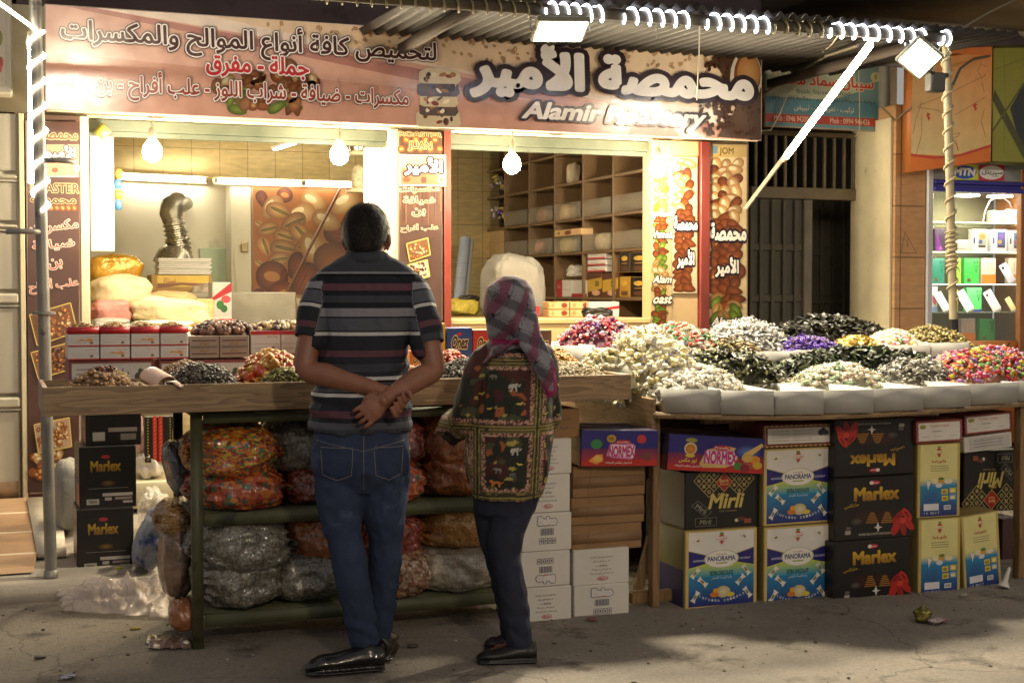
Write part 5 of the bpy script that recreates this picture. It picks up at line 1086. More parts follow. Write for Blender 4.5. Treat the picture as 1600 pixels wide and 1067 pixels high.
# ================================================================== LEFT STALL: wooden tray counter
def wood_mat(name, c1, c2, sc_=(1.2, 9, 14), rough=.55):
    m = mat(name, c1, rough); nt = m.node_tree; N = nt.nodes; L = nt.links; b = N["Principled BSDF"]
    tc = N.new('ShaderNodeTexCoord'); mp = N.new('ShaderNodeMapping'); mp.inputs['Scale'].default_value = sc_; L.new(tc.outputs['Object'], mp.inputs[0])
    n0 = N.new('ShaderNodeTexNoise'); n0.inputs['Scale'].default_value = 1.1; n0.inputs['Detail'].default_value = 2; L.new(mp.outputs[0], n0.inputs['Vector'])
    ml = N.new('ShaderNodeMath'); ml.operation = 'MULTIPLY'; ml.inputs[1].default_value = 9; L.new(n0.outputs['Fac'], ml.inputs[0])
    fr_ = N.new('ShaderNodeMath'); fr_.operation = 'FRACT'; L.new(ml.outputs[0], fr_.inputs[0])
    n1 = N.new('ShaderNodeTexNoise'); n1.inputs['Scale'].default_value = 14; n1.inputs['Detail'].default_value = 6; L.new(mp.outputs[0], n1.inputs['Vector'])
    ad = N.new('ShaderNodeMath'); ad.operation = 'MULTIPLY_ADD'; ad.inputs[1].default_value = .5; L.new(fr_.outputs[0], ad.inputs[0])
    m2 = N.new('ShaderNodeMath'); m2.operation = 'MULTIPLY'; m2.inputs[1].default_value = .6; L.new(n1.outputs['Fac'], m2.inputs[0]); L.new(m2.outputs[0], ad.inputs[2])
    cr = N.new('ShaderNodeValToRGB'); cr.color_ramp.elements[0].color = H(c2); cr.color_ramp.elements[1].color = H(c1); cr.color_ramp.elements[0].position = .2; cr.color_ramp.elements[1].position = .8
    L.new(ad.outputs[0], cr.inputs['Fac']); L.new(cr.outputs['Color'], b.inputs['Base Color'])
    return m
M_WOOD = wood_mat('grained wood board', '#937a58', '#66503a'); M_WOODY = wood_mat('grained wood crosswise', '#937a58', '#66503a', (9, 1.2, 14)); M_WOODZ = wood_mat('timber post', '#8a6d48', '#664d31', (14, 9, 1.0))
YT, TX0, TX1, TZ0, TZ1 = 5.42, .175, 2.56, .940, 1.047
ws = thing('wooden_stall', 'long wooden tray counter with grained front board, left of the white trays', 'stall', ((TX0 + TX1) / 2, 5.7, 0))
mb = MB(); mb.box(TX0, TX1, YT, YT + .018, TZ0, TZ1, b=.002); mb.build('front_board', M_WOOD, ws, 30)
for x in (TX0, TX1 - .018): mb = MB(); mb.box(x, x + .018, YT + .019, 5.93, TZ0, TZ1, b=.002); mb.build('side_board', wood_mat('pale end board', '#a58f78', '#8a745e', (9, 1.2, 14)), ws, 30)
mb = MB(); mb.box(TX0 + .019, TX1 - .019, YT + .019, 5.93, TZ0 + .01, TZ0 + .025); mb.build('tray_bottom', M_WOOD, ws, 0)
mb = MB(); mb.box(TX0 + .019, TX1 - .019, 5.912, 5.93, TZ0 + .026, TZ1 - .004); mb.build('back_board', M_WOOD, ws, 0)
DIVX = [.56, .66, 1.03, 1.42, 1.80, 2.16]
for x in DIVX: mb = MB(); mb.box(x - .006, x + .006, YT + .02, 5.91, TZ0 + .026, TZ1 - .012); mb.build('divider', M_WOODY, ws, 0)
mb = MB(); mb.box(TX0 + .02, .55, 5.60, 5.612, TZ0 + .026, TZ1 - .014); mb.box(TX0 + .02, .55, 5.75, 5.762, TZ0 + .026, TZ1 - .008); mb.build('divider', M_WOOD, ws, 0)
mb = MB(); mb.box(.30, TX1, 5.935, 6.55, .955, .985, b=.003); mb.build('back_shelf', M_WOOD, ws, 30)
for x, y in ((1.55, 6.5), (2.5, 6.45), (2.36, 5.98)): mb = MB(); mb.box(x - .022, x + .022, y - .022, y + .022, 0.0, .938, b=.003); mb.build('leg', M_WOODZ, ws, 30)
# rack below
M_GREEN = mat('worn green steel angle', '#4a4c34', .55, noise=.25, nscale=12, dirt=('#2c2a20', 9, .56))
RX0, RX1, RY0, RY1 = .725, 2.12, 5.52, 6.12
rk = thing('steel_rack', 'worn green steel angle rack full of big snack bags under the counter', 'rack', ((RX0 + RX1) / 2, (RY0 + RY1) / 2, 0))
for x in (RX0, RX1):
    for y in (RY0, RY1):
        sx = 1 if x == RX0 else -1; sy = 1 if y == RY0 else -1
        mb = MB(); mb.box(min(x, x + sx * .042), max(x, x + sx * .042), min(y, y + sy * .004), max(y, y + sy * .004), .0, .935); mb.box(min(x, x + sx * .004), max(x, x + sx * .004), min(y + sy * .0045, y + sy * .042), max(y + sy * .0045, y + sy * .042), 0, .935); mb.build('post', M_GREEN, rk, 0)
for z0, z1 in ((.085, .135), (.482, .532), (.885, .925)):
    mb = MB(); mb.box(RX0 + .045, RX1 - .045, RY0 + .004, RY0 + .008, z0, z1); mb.box(RX0 + .045, RX1 - .045, RY1 - .008, RY1 - .004, z0, z1); mb.box(RX0 + .005, RX1 - .005, RY0 + .05, RY1 - .05, z1 - .012, z1 - .004); mb.build('rack_shelf', M_GREEN, rk, 0)
def snackmat(name, cols, scale=22, stretchy=None):
    """see-through plastic over mixed snacks: cell colours under a crinkled glossy coat"""
    m = mat(name, cols[0], .55, coat=1, coatn=.5, bscale=17, spec=.3); nt = m.node_tree; N = nt.nodes; L = nt.links; b = N["Principled BSDF"]
    tc = N.new('ShaderNodeTexCoord'); mp = N.new('ShaderNodeMapping'); L.new(tc.outputs['Object'], mp.inputs[0])
    if stretchy: mp.inputs['Scale'].default_value = stretchy
    vo = N.new('ShaderNodeTexVoronoi'); vo.inputs['Scale'].default_value = scale * 2.3; L.new(mp.outputs[0], vo.inputs['Vector'])
    cr = N.new('ShaderNodeValToRGB'); cr.color_ramp.interpolation = 'CONSTANT'
    for i, c in enumerate(cols):
        e = cr.color_ramp.elements[0] if i == 0 else cr.color_ramp.elements.new(i / len(cols)); e.position = i / len(cols); e.color = H(c)
    if len(cr.color_ramp.elements) > len(cols): cr.color_ramp.elements.remove(cr.color_ramp.elements[-1])
    sp = N.new('ShaderNodeSeparateColor'); L.new(vo.outputs['Color'], sp.inputs[0]); L.new(sp.outputs[0], cr.inputs['Fac'])
    cb_ = b.inputs['Coat Normal'].links[0].from_node; cn_ = cb_.inputs['Height'].links[0].from_node; cm_ = N.new('ShaderNodeMapping'); cm_.inputs['Scale'].default_value = (46, 46, 9); cn_.inputs['Scale'].default_value = 1; cn_.inputs['Detail'].default_value = 3; cn_.inputs['Distortion'].default_value = .6
    L.new(tc.outputs['Object'], cm_.inputs[0]); L.new(cm_.outputs[0], cn_.inputs['Vector']); cb_.inputs['Strength'].default_value = .8; cb_.inputs['Distance'].default_value = .02; b.inputs['Coat Roughness'].default_value = .14; b.inputs['Coat IOR'].default_value = 1.8
    L.new(cr.outputs['Color'], b.inputs['Base Color'])
    bp = N.new('ShaderNodeBump'); bp.inputs['Strength'].default_value = .35; bp.inputs['Distance'].default_value = .006; bp.invert = True; L.new(vo.outputs['Distance'], bp.inputs['Height']); L.new(bp.outputs[0], b.inputs['Normal'])
    return m
S_MIX = snackmat('mixed orange crisps', ['#a8521e', '#c07828', '#8a3a1a', '#b5962e', '#7a2a16', '#c06a22', '#3f6a4a'], 26, (1, 1, 2)); S_RED = snackmat('red snack mix', ['#8a2f1a', '#a84a22', '#6a2414', '#b56a2a', '#3f5f45', '#94401e'], 20)
S_GREY = snackmat('grey seeds', ['#5c5a52', '#6e6a60', '#4a4842', '#7d786a', '#56544c'], 45, (1, 2, 1)); S_ORG = snackmat('orange brown snack', ['#8a4a1e', '#a05a22', '#74401c', '#945020'], 34)
S_DRED = snackmat('dark red nuts', ['#6a241a', '#7a3020', '#571c14', '#8a3a26'], 34); S_YEL = snackmat('yellow brown grains', ['#94682a', '#a87832', '#7d5522', '#b58438'], 70); S_BEI = snackmat('beige fine grain', ['#8a8272', '#989080', '#7c7464', '#a0988a'], 120)
S_ALM = snackmat('brown almonds', ['#6a4430', '#80563c', '#8f7a64', '#553626', '#a08a74'], 30); S_STRAW = snackmat('straw brown sticks', ['#7a5a34', '#94703f', '#644826', '#a5854e'], 30, (1, 1, 5)); S_DARK = snackmat('dark blue foil packets', ['#2f3440', '#3f4654', '#22262e', '#545a66'], 14)
G_ = 'big clear bags of snacks on the steel rack'
def bag(u0, v0, u1, v1, m, label, seed, z=None, Y=5.60, ry=.24, rot=0, tip=0, Yc=None):
    x, z0, rx, rz = pxc(u0, v0, u1, v1, Y); z0 = z0 if z is None else z
    o = blob('snack_bag', label, 'snack bag', (x, Y + ry * .7 if Yc is None else Yc, z0), (rx * 1.06, ry * 1.08, rz * 1.18), m, (0, tip, rot), .72, .085, seed, G_, 'pillow', flat=True, n=90, k=60)
    return o
z1_, z2_ = .5335, .1365
bag(305, 742, 452, 804, S_RED, 'bag of red and green crisp mix on the middle rail, left', 101, z=z1_)
bag(440, 744, 520, 802, S_DRED, 'dark red bag on the middle rail, just left of the man', 102, z=z1_, Y=5.68)
bag(562, 728, 668, 795, S_RED, 'red mix bag with green bits on the middle rail between man and woman', 103, z=z1_)
bag(652, 715, 770, 788, S_ORG, 'orange brown bag on the middle rail beside the woman', 104, z=z1_, Y=5.68)
bag(300, 660, 435, 742, S_MIX, 'top left bag of bright orange and yellow crisp mix', 105, z=.665)
bag(422, 664, 520, 744, S_GREY, 'dark grey seed bag on top, left of the man', 106, z=.668, Y=5.68)
bag(580, 660, 675, 726, S_DRED, 'red nut bag on top, just right of the man', 107, z=.685, Y=5.70)
bag(655, 645, 775, 732, S_ORG, 'big orange brown bag on top beside the woman', 108, z=.665, Y=5.66)
bag(312, 894, 446, 975, S_GREY, 'bottom left grey seed bag on the low rail', 109, z=z2_, rot=R(4), tip=R(-7))
bag(422, 888, 545, 962, S_GREY, 'second grey seed bag on the low rail, left of the man', 110, z=z2_, Y=5.63, tip=R(-5))
bag(575, 874, 680, 950, S_ALM, 'brown almond bag on the low rail between man and woman', 111, z=z2_)
bag(652, 872, 780, 942, S_BEI, 'pale beige fine grain bag on the low rail', 112, z=z2_, Y=5.62)
bag(303, 820, 460, 898, S_GREY, 'fat grey seed bag resting on the bottom left bag', 113, z=.295, Y=5.58)
bag(444, 822, 540, 892, S_ORG, 'orange red bag resting on the second grey bag', 114, z=.30, Y=5.66)
bag(555, 808, 668, 876, S_DRED, 'shiny dark red bag above the almond bag', 115, z=.305, Y=5.62)
bag(656, 804, 775, 872, S_YEL, 'yellow brown grain bag above the beige bag', 116, z=.315, Y=5.66)
# bags hanging and leaning outside the rack
G2 = 'bags heaped left of the rack'
def lbag(u0, v0, u1, v1, Y, ry, m, label, seed, **k): x, z0, rx, rz = pxc(u0, v0, u1, v1, Y); return blob('loose_bag', label, 'bag', (x, Y, k.pop('z', z0)), (rx, ry, rz), m, k.pop('rot', (0, 0, 0)), k.pop('e', .8), k.pop('fold', .10), seed, G2, **k)
M_BROWNF = mat('brown filled film', '#7a6250', .3, noise=.35, nscale=16, bump=.9, bscale=20, coat=.6, dirt=('#3f3026', 9, .52))
lbag(248, 800, 304, 925, 5.92, .13, M_BROWNF, 'clear brownish bag standing against the left of the rack', 121, tuck=.3, z=.145)
lbag(263, 892, 304, 942, 5.66, .1, mat('rusty orange fill', '#8f5a38', .35, noise=.3, bump=.6, coat=.5), 'orange brown bag bulging at the bottom left of the rack', 122, z=.06)
lbag(212, 790, 268, 892, 6.72, .10, mat('blue lettered woven sack', '#8d929c', .6, noise=.1, nscale=20, bump=.4, dirt=('#2f3f7a', 13, .5)), 'blue and white woven sack leaning behind the brown bag', 123, rot=(0, R(24), 0), z=.10)
lbag(240, 735, 306, 792, 5.95, .14, S_STRAW, 'straw brown bag of sticks halfway up the rack side', 124, kind='pillow', z=.405)
lbag(256, 648, 302, 738, 5.95, .12, S_DARK, 'dark shiny bag of foil packets at the top left of the rack', 125, rot=(0, R(-14), 0), z=.555)
lbag(212, 695, 258, 748, 8.12, .1, mat('white film bag', '#cfc8c0', .3, noise=.1, bump=.8, bscale=25, coat=.4), 'white crumpled plastic bag on the cream ledge', 126, fold=.2, z=.347)
lbag(217, 770, 262, 832, 7.5, .12, M_FILM, 'clear empty bag lying behind the woven sack', 127, fold=.25, z=.17)
lbag(212, 838, 252, 894, 6.85, .1, mat('olive film', '#6f6a4a', .3, noise=.3, bump=.8, coat=.5), 'olive brown bag on the pavement beside the black cartons', 128, fold=.18, z=.11)
x, z0, rx, rz = pxc(82, 664, 118, 778, 7.6)
blob('white_sack', 'tall white sack standing behind the left pole', 'sack', (x + .02, 7.6, .18), (rx * 1.25, .16, rz), M_WSACK, (0, 0, 0), .6, .04, 129)
lbag(205, 645, 232, 700, 8.15, .09, mat('pink cloth', '#c9a098', .8, noise=.1, bump=.4), 'pale pink cloth bundle on the cream ledge', 130, fold=.15, z=.50)
# ------------------------------------------------------------------ carton artwork
def art_marlex(a, full=True):
    a.rect(.015, .015, .985, .985, '#14110f')
    a.text('Marlex', .25, .63, .80, .82, '#c9a234', bold=.05, c2='#8a6018', outs=((.02, '#3a2a10'),)); a.ell(.50, .90, .07, .035, '#b02838'); a.ell(.46, .90, .025, .03, '#d8d0cc'); a.text('Beyazlar', .47, .885, .55, .91, '#e8dcd8')
    if not full: return
    a.text('مارلكس', .12, .52, .30, .58, '#b5922e', rot=.12)
    a.ell(.38, .36, .16, .13, '#3a1812', c2='#1c100e'); a.ell(.62, .36, .13, .12, '#3a1812', c2='#1c100e'); a.ell(.28, .3, .08, .06, '#5a5048', c2='#1c1512')
    for i in range(6):
        w = .030 + .010 * i; z = .42 - .030 * i; a.rect(.47 - w, z - .007, .47 + w, z + .007, '#a06f26'); a.rect(.66 - w, z - .018, .66 + w, z - .004, '#a06f26'); a.rect(.47 - w, z - .014, .47 + w, z - .0085, '#3a1a12'); a.rect(.66 - w, z - .025, .66 + w, z - .0195, '#3a1a12')
    a.poly([(.52, .2), (.545, .27), (.56, .2), (.6, .19), (.56, .17), (.545, .1), (.53, .17), (.49, .19)], '#c8c4c0')
    a.text('WAFER RICH WITH CHOCOLATE', .30, .07, .72, .105, '#b8b2aa'); a.rect(.13, .10, .20, .16, '#9a948c'); a.rect(.14, .17, .20, .22, '#5a5650')
    for x, y, rx, ry, ro, c in ((.80, .34, .10, .055, .7, '#98201a'), (.91, .36, .09, .06, -.9, '#b02a20'), (.77, .17, .05, .14, -.5, '#a5241c'), (.86, .15, .04, .13, .25, '#8a1c18'), (.94, .2, .04, .12, .8, '#a5241c'), (.86, .27, .04, .05, 0, '#c23a2c'), (.80, .35, .05, .02, .7, '#6a1512'), (.91, .37, .045, .02, -.9, '#6a1512')): a.ell(x, y, rx, ry, c, ro)
def flip(fn):
    def g(a):
        a.O = a.O + a.R + a.U; a.R = -a.R; a.U = -a.U; fn(a)
    return g
def art_marlex_side(a):
    a.rect(.01, .01, .99, .99, '#14110f'); a.text('Marlex', .2, .6, .72, .76, '#b5922e', bold=.04, c2='#7a5616'); a.ell(.46, .83, .08, .03, '#a02838'); a.ell(.5, .4, .14, .05, '#7a5a24', c2='#2a1c10'); a.line([(.15, .32), (.85, .32)], .006, '#8a8680')
    a.rect(.12, .06, .34, .15, '#a8a49c'); a.rect(.40, .19, .93, .24, '#b0a8a0'); a.rect(.44, .12, .56, .17, '#a09890'); a.rect(.62, .13, .92, .17, '#8a7a74'); a.rect(.76, .07, .93, .11, '#a09890'); a.text('TRMN', .15, .08, .3, .13, '#3a3634')
def art_marlex_end(a): a.rect(.01, .01, .99, .99, '#2a2320'); a.text('Marlex', .2, .5, .85, .75, '#b5922e'); a.rect(.6, .05, .95, .4, '#a82a22')
def art_pan(a):
    a.rect(.01, .01, .99, .99, '#c0a868'); a.grad(.05, .03, .95, .42, '#23236e', '#2a7aa8'); a.grad(.05, .40, .95, .56, '#2a8ab0', '#b5c43a'); a.rect(.05, .56, .95, .97, '#d4d1cc')
    a.poly([(.05, .52), (.05, .74), (.34, .66), (.34, .58)], '#24246e'); a.poly([(.95, .52), (.95, .74), (.66, .66), (.66, .58)], '#24246e'); a.line([(.05, .745), (.34, .665)], .008, '#b5a04a'); a.line([(.95, .745), (.66, .665)], .008, '#b5a04a'); a.line([(.05, .515), (.34, .575), (.66, .575), (.95, .515)], .008, '#d0c84a')
    a.text('ALMONDS', .11, .60, .26, .625, '#c8c8d8'); a.text('COCONUT', .75, .60, .9, .625, '#c8c8d8')
    a.ell(.5, .62, .24, .115, '#b8b49a', n=40); a.ell(.5, .62, .225, .105, '#dedbd2', n=40); a.text('PANORAMA', .31, .595, .69, .655, '#2a3a6a', bold=.03); a.text('بانوراما', .43, .67, .57, .69, '#a83a3a', bold=.02); a.rect(.42, .56, .58, .575, '#8a9a5a')
    a.text('EXTRA CHOCOLATE', .34, .415, .66, .47, '#1f4a4a', bold=.02); a.text('باخلاصة الفخر', .36, .36, .64, .40, '#c9d8e0', bold=.0)
    a.poly([(.5, .95), (.56, .89), (.5, .80), (.44, .89)], '#b5483a'); a.rect(.42, .855, .58, .905, '#d8d0c8'); a.text('أطياب', .43, .862, .57, .9, '#a83a3a', bold=.02); a.ell(.5, .945, .03, .015, '#5a8a3a')
    def wrap(x, y, r, s=1.0):
        q = a.asp(); ca, sa = math.cos(r), math.sin(r)
        def T(px, py): return (x + (px * ca - py * sa) * s / q, y + (px * sa + py * ca) * s)
        a.poly([T(*p) for p in ((-.075, -.04), (-.04, -.022), (.04, -.022), (.075, -.04), (.075, .04), (.04, .022), (-.04, .022), (-.075, .04))], '#d8d4c8'); a.poly([T(*p) for p in ((-.02, -.016), (.02, -.016), (.02, .016), (-.02, .016))], '#8a7a3a'); a.poly([T(-.02, -.01), T(-.05, 0), T(-.02, .012)], '#2a2a5a')
    for x, y, r in ((.14, .46, .8), (.84, .46, -.9), (.24, .34, -.7), (.76, .34, .8), (.14, .16, 1.0), (.86, .17, -.9)): wrap(x, y, r)
    for x, y, r in ((.18, .87, .3), (.82, .89, -.3)): wrap(x, y, r, .8)
    a.ell(.52, .20, .10, .075, '#d6cfae', c2='#b8a878'); a.ell(.40, .17, .06, .035, '#c9762a'); a.ell(.62, .16, .06, .03, '#c9b84a'); a.ell(.42, .22, .04, .03, '#d8a03a')
    k0 = a.k
    for i, ch in enumerate('Turkish Delight'):
        a.k = k0
        if ch != ' ': w = (i - 7) / 7; a.text(ch, .5 + w * .3 - .012, .075 + .07 * w * w, .5 + w * .3 + .012, .105 + .07 * w * w, '#c8c8d8')
def art_pan_tall(a): art_pan(a)
def art_label(a):
    a.rect(.0, .0, 1, 1, '#5a2a20'); a.rect(.02, .06, .98, .94, '#b8a04a'); a.rect(.03, .08, .97, .92, '#6a2a24')
    for i in range(14): a.ell(.05 + i * .069, .05, .012, .04, '#c9a86a'); a.ell(.05 + i * .069, .95, .012, .035, '#c9a86a')
    a.rect(.06, .17, .94, .85, '#d2cfc9')
    for y in (.72, .6, .42, .3):
        for x in (.1, .42): a.line([(x, y), (x + .26, y)], .035, '#a9a7a4')
    a.ell(.82, .62, .05, .14, '#3a3a3c'); a.ell(.88, .6, .045, .12, '#4a5052'); a.ell(.85, .74, .03, .1, '#2f3a2f')
def art_label2(a):
    a.rect(0, 0, 1, 1, '#7a3428'); a.rect(.04, .1, .96, .9, '#d0ccc6'); a.ell(.14, .72, .07, .1, '#8a8a3a'); a.text('Turkish Delight', .3, .68, .72, .78, '#a8584a'); a.line([(.35, .5), (.55, .5)], .04, '#8a8884')
    for x in (.12, .4, .7): a.line([(x, .28), (x + .16, .28)], .03, '#a8a6a2')
    for x in (.02, .98):
        for y in (.2, .42, .64, .86): a.ell(x, y, .03, .09, '#8a4a5a')
def art_yel(a):
    a.rect(.01, .01, .99, .99, '#b5a058'); a.rect(.07, .02, .93, .98, '#d0c888'); a.grad(.07, .02, .93, .46, '#232368', '#2a80ac'); a.grad(.07, .42, .93, .52, '#2a80ac', '#d0c888')
    a.poly([(.5, .95), (.58, .89), (.5, .80), (.42, .89)], '#a83a34'); a.rect(.41, .86, .59, .9, '#d8cfa0'); a.text('أطياب', .42, .865, .58, .895, '#a83a34'); a.ell(.5, .945, .04, .012, '#5a8a3a'); a.text('بانوراما', .34, .73, .66, .775, '#a8443a', bold=.03)
    for y in (.69, .66, .63): a.line([(.3, y), (.72, y)], .008, '#7a7a5a')
    a.poly([(.22, .5), (.35, .47), (.38, .53), (.27, .42), (.25, .37)], '#d8d4cc'); a.ell(.42, .49, .1, .035, '#d8cfa8'); a.ell(.54, .49, .07, .045, '#c9963a'); a.ell(.55, .52, .07, .02, '#5a7a3a'); a.ell(.72, .48, .1, .03, '#d6cdb0'); a.ell(.5, .43, .08, .03, '#c8ccd8')
    for i, (x, y) in enumerate(((.56, .31), (.75, .32), (.57, .22), (.75, .23))): a.rect(x, y, x + .15, y + .07, '#c9b44a' if i != 3 else '#8aa0b8'); a.ell(x + .07, y + .03, .05, .02, '#e0d08a' if i % 2 else '#8a7a2a')
    for y in (.33, .3, .27, .24): a.line([(.16, y), (.46, y)], .006, '#4a4a8a')
    a.rect(.15, .10, .50, .19, '#d0d0d8'); a.rect(.62, .10, .78, .16, '#d0d0d8')
    for i in range(8): a.rect(.64 + i * .016, .11, .648 + i * .016, .15, '#3a3a3a')
    a.text('1 E  08-2 T', .16, .05, .52, .08, '#b8b8d0')
def art_mirli(a):
    a.rect(.01, .01, .99, .99, '#13110f'); G = '#a8965a'
    def dia(cx, cy, r, kind):
        q = a.asp(); P = [(cx - r / q, cy), (cx, cy - r), (cx + r / q, cy), (cx, cy + r), (cx - r / q, cy)]; a.line(P, .012, G)
        if kind == 0: a.ell(cx, cy, .035 / q, .035, G); a.ell(cx, cy, .022 / q, .022, '#13110f'); a.ell(cx, cy, .01 / q, .01, G)
        elif kind == 1:
            for w in (0, .785, 1.57, 2.356): a.ell(cx, cy, .042 / q, .007, G, w)
        else:
            for w in (.785, 2.356): a.ell(cx, cy, .05 / q, .013, G, w)
    q = a.asp(); r = .098; k = 0
    for row in range(4):
        for c in range(-5, 6):
            cx = .5 + c * r / q; cy = .94 - row * r
            if (c + row) % 2: continue
            if abs(cx - .5) * q < r * 1.3 and row > -1: continue
            if cx < .05 or cx > .95: continue
            if row > 1 and (abs(c) > 5 - (row - 1) * 1): continue
            dia(cx, cy, r * .98, k % 3); k += 1
    rr = .17; a.poly([(.5 - rr / q, .80), (.5, .80 - rr), (.5 + rr / q, .80), (.5, .80 + rr)], '#b09a58'); rr = .155; a.poly([(.5 - rr / q, .80), (.5, .80 - rr), (.5 + rr / q, .80), (.5, .80 + rr)], '#941f1c'); a.text('Berk', .44, .80, .56, .86, '#c9a86a', bold=.02); a.text('Food', .45, .75, .55, .79, '#c9a86a')
    a.text('Mirli', .32, .36, .74, .60, '#c0ac5e', bold=.03, shear=.25); a.text('Mini', .42, .56, .53, .62, '#b5a25a', shear=.25); a.text('Milk Chocolate', .44, .29, .66, .325, '#7d7250')
    a.line([(.08, .42), (.16, .5), (.34, .30), (.26, .22), (.08, .42)], .007, '#7d7c74'); a.text('Mirli', .13, .32, .28, .40, '#8d8a7a', rot=-.6); a.frame(.13, .06, .40, .2, .007, '#7d7c74'); a.text('Mirli', .19, .09, .33, .17, '#8d8a7a', shear=.2)
    a.ell(.66, .13, .025, .03, '#c8c0a8'); a.ell(.72, .15, .05, .04, '#5a3424'); a.rect(.76, .07, .85, .15, '#8a4a34')
def art_normex(v):
    def f(a):
        a.grad(.01, .42, .99, .98, '#241f6e', '#241f6e'); a.grad(.01, .03, .99, .5, '#b02822', '#5a2050'); a.rect(.01, .02, .99, .18, '#b02822')
        if v == 0:
            a.poly([(.33, .3), (.4, .25), (.66, .2), (.70, .35), (.68, .62), (.55, .68), (.37, .62)], '#c87aa8'); a.poly([(.35, .32), (.68, .24), (.70, .58), (.40, .60)], '#d8d2d4'); a.text('NORMEX', .36, .28, .69, .56, '#b52f78', bold=.05); a.ell(.54, .68, .10, .06, '#a82430'); a.text('Frutella', .47, .655, .61, .7, '#e0c8c4')
            a.ell(.39, .77, .06, .11, '#b08e2a'); a.text('100', .36, .73, .42, .81, '#3a3014'); a.ell(.2, .62, .075, .13, '#2f7a44'); a.ell(.78, .76, .06, .12, '#b5303a'); a.poly([(.1, .16), (.2, .34), (.28, .34), (.29, .16), (.2, .07)], '#d8923a'); a.ell(.22, .22, .06, .08, '#e0b05a'); a.poly([(.76, .28), (.84, .42), (.92, .34), (.88, .14)], '#6a3a3a'); a.text('كراميل بطعم الفواكه', .32, .07, .66, .14, '#d8d0cc', bold=.02)
        else:
            a.poly([(.33, .22), (.36, .12), (.6, .14), (.72, .3), (.72, .68), (.6, .74), (.4, .62)], '#c8a86a'); a.poly([(.36, .26), (.70, .2), (.72, .62), (.40, .6)], '#c87aa8'); a.poly([(.37, .28), (.70, .22), (.71, .56), (.40, .58)], '#d8d2d4'); a.text('NORMEX', .38, .25, .71, .57, '#b52f78', bold=.05); a.ell(.55, .68, .09, .07, '#a82430'); a.text('Frutella', .48, .65, .62, .71, '#e0c8c4')
            a.ell(.23, .62, .065, .17, '#c8b088'); a.ell(.23, .61, .05, .13, '#c08430', c2='#a86820'); a.ell(.235, .85, .06, .06, '#8a8a3a'); a.ell(.23, .43, .05, .05, '#c8a83a'); a.text('نور مكس', .12, .23, .30, .36, '#d0b03a', bold=.04); a.text('كراميل بطعم الفواكه', .08, .1, .34, .18, '#d8d0cc', bold=.02)
            a.ell(.82, .6, .14, .2, '#5a7ac0', c2='#241f6e'); a.poly([(.78, .55), (.96, .86), (.98, .78), (.84, .45)], '#d0b06a')
            for x, y, r, c in ((.76, .3, .06, '#8a2a24'), (.84, .26, .06, '#a8483a'), (.9, .4, .055, '#d0862a'), (.73, .2, .05, '#4a7a3a'), (.82, .44, .06, '#c0a05a'), (.93, .24, .05, '#c8a03a'), (.8, .16, .05, '#7a2230')): a.ell(x, y, r, r * 2, c)
    return f
def art_bako(v):
    def f(a):
        if v == 0:
            a.text('Bako', .33, .70, .68, .88, '#d0ccca', bold=.08, outs=((.10, '#3a4060'), (.05, '#d0ccca'), (.02, '#4a5478'))); a.ell(.5, .69, .06, .03, '#b04a4a')
            for i in range(14): a.rect(.37 + i * .019, .42, .37 + i * .019 + (.013 if i % 3 else .006), .60, '#6a6878')
            for i in range(4): a.frame(.35 + i * .085, .20, .42 + i * .085, .34, .012, '#5a586a'); a.ell(.385 + i * .085, .27, .014, .035, '#5a586a')
        else:
            for i, w in enumerate((.40, .30, .2, .34, .42)): a.text(('شركة الأمل للصناعات الغذائية', 'حلب سورية طريق دمشق', 'هاتف', 'صنع في سورية', 'نقل وحفظ في مكان بارد وجاف')[i], .5 - w / 2, .74 - i * .115, .5 + w / 2, .80 - i * .115, '#3a383c', bold=.005)
            a.ell(.52, .17, .10, .06, '#b04a54'); a.ell(.52, .17, .085, .045, '#c8b8b8'); a.text('Bako', .46, .145, .58, .195, '#b04a54', bold=.03)
    return f
M_BOXK = mat('black printed carton', '#1a1613', .38, noise=.12); M_BOXG = mat('olive gold carton side', '#8d7c4c', .5, noise=.12); M_BOXP = mat('blue printed carton side', '#2a2a62', .4, noise=.1)
def ctn(name, label, u0, v0, u1, v1, Y, d, body, arts, group=None, **k): return carton(name, label, 'carton', fr(u0, v0, u1, v1, Y) + (Y,), d, body, arts, group=group, **k)
# black cartons under the left end of the counter
GB = 'black chocolate cartons'
ctn('chocolate_carton', 'bottom black carton in the pavement stack behind the left pole', 120.5, 794, 209, 893, 6.87, .3, M_BOXK, {'front': art_marlex_side, 'left': art_marlex_end}, GB)
ctn('chocolate_carton', 'middle black carton in the pavement stack behind the left pole', 124, 697, 213, 793, 6.90, .3, M_BOXK, {'front': art_marlex_side, 'left': art_marlex_end}, GB, rot=R(1))
ctn('chocolate_carton', 'top black carton, set back, touching the wooden counter underside', 134, 642, 221, 696, 6.95, .3, M_BOXK, {'front': lambda a: (a.rect(.1, .05, .9, .9, '#14110f'), a.rect(.12, .15, .34, .4, '#a8a49c'), a.rect(.4, .4, .92, .52, '#8a827a'), a.rect(.62, .16, .9, .34, '#7a726a')), 'left': art_marlex_end}, GB)
t = ctn('gold_carton', 'black carton with red twisted bands standing on the cream ledge', 226, 650, 276, 722, 8.02, .25, M_BOXK, {'front': lambda a: ([a.line([(x, 0), (x, 1)], .09, '#a82a1c') for x in (.32, .5)], [a.line([(x - .03, y / 12), (x + .03, y / 12 + .05)], .02, '#c86a4a') for x in (.32, .5) for y in range(12)], [a.ell(x, y / 16, .02, .012, '#b5a23a') for x in (.1, .8) for y in range(16)], a.rect(.86, .3, 1, .7, '#8a7a2a'))})
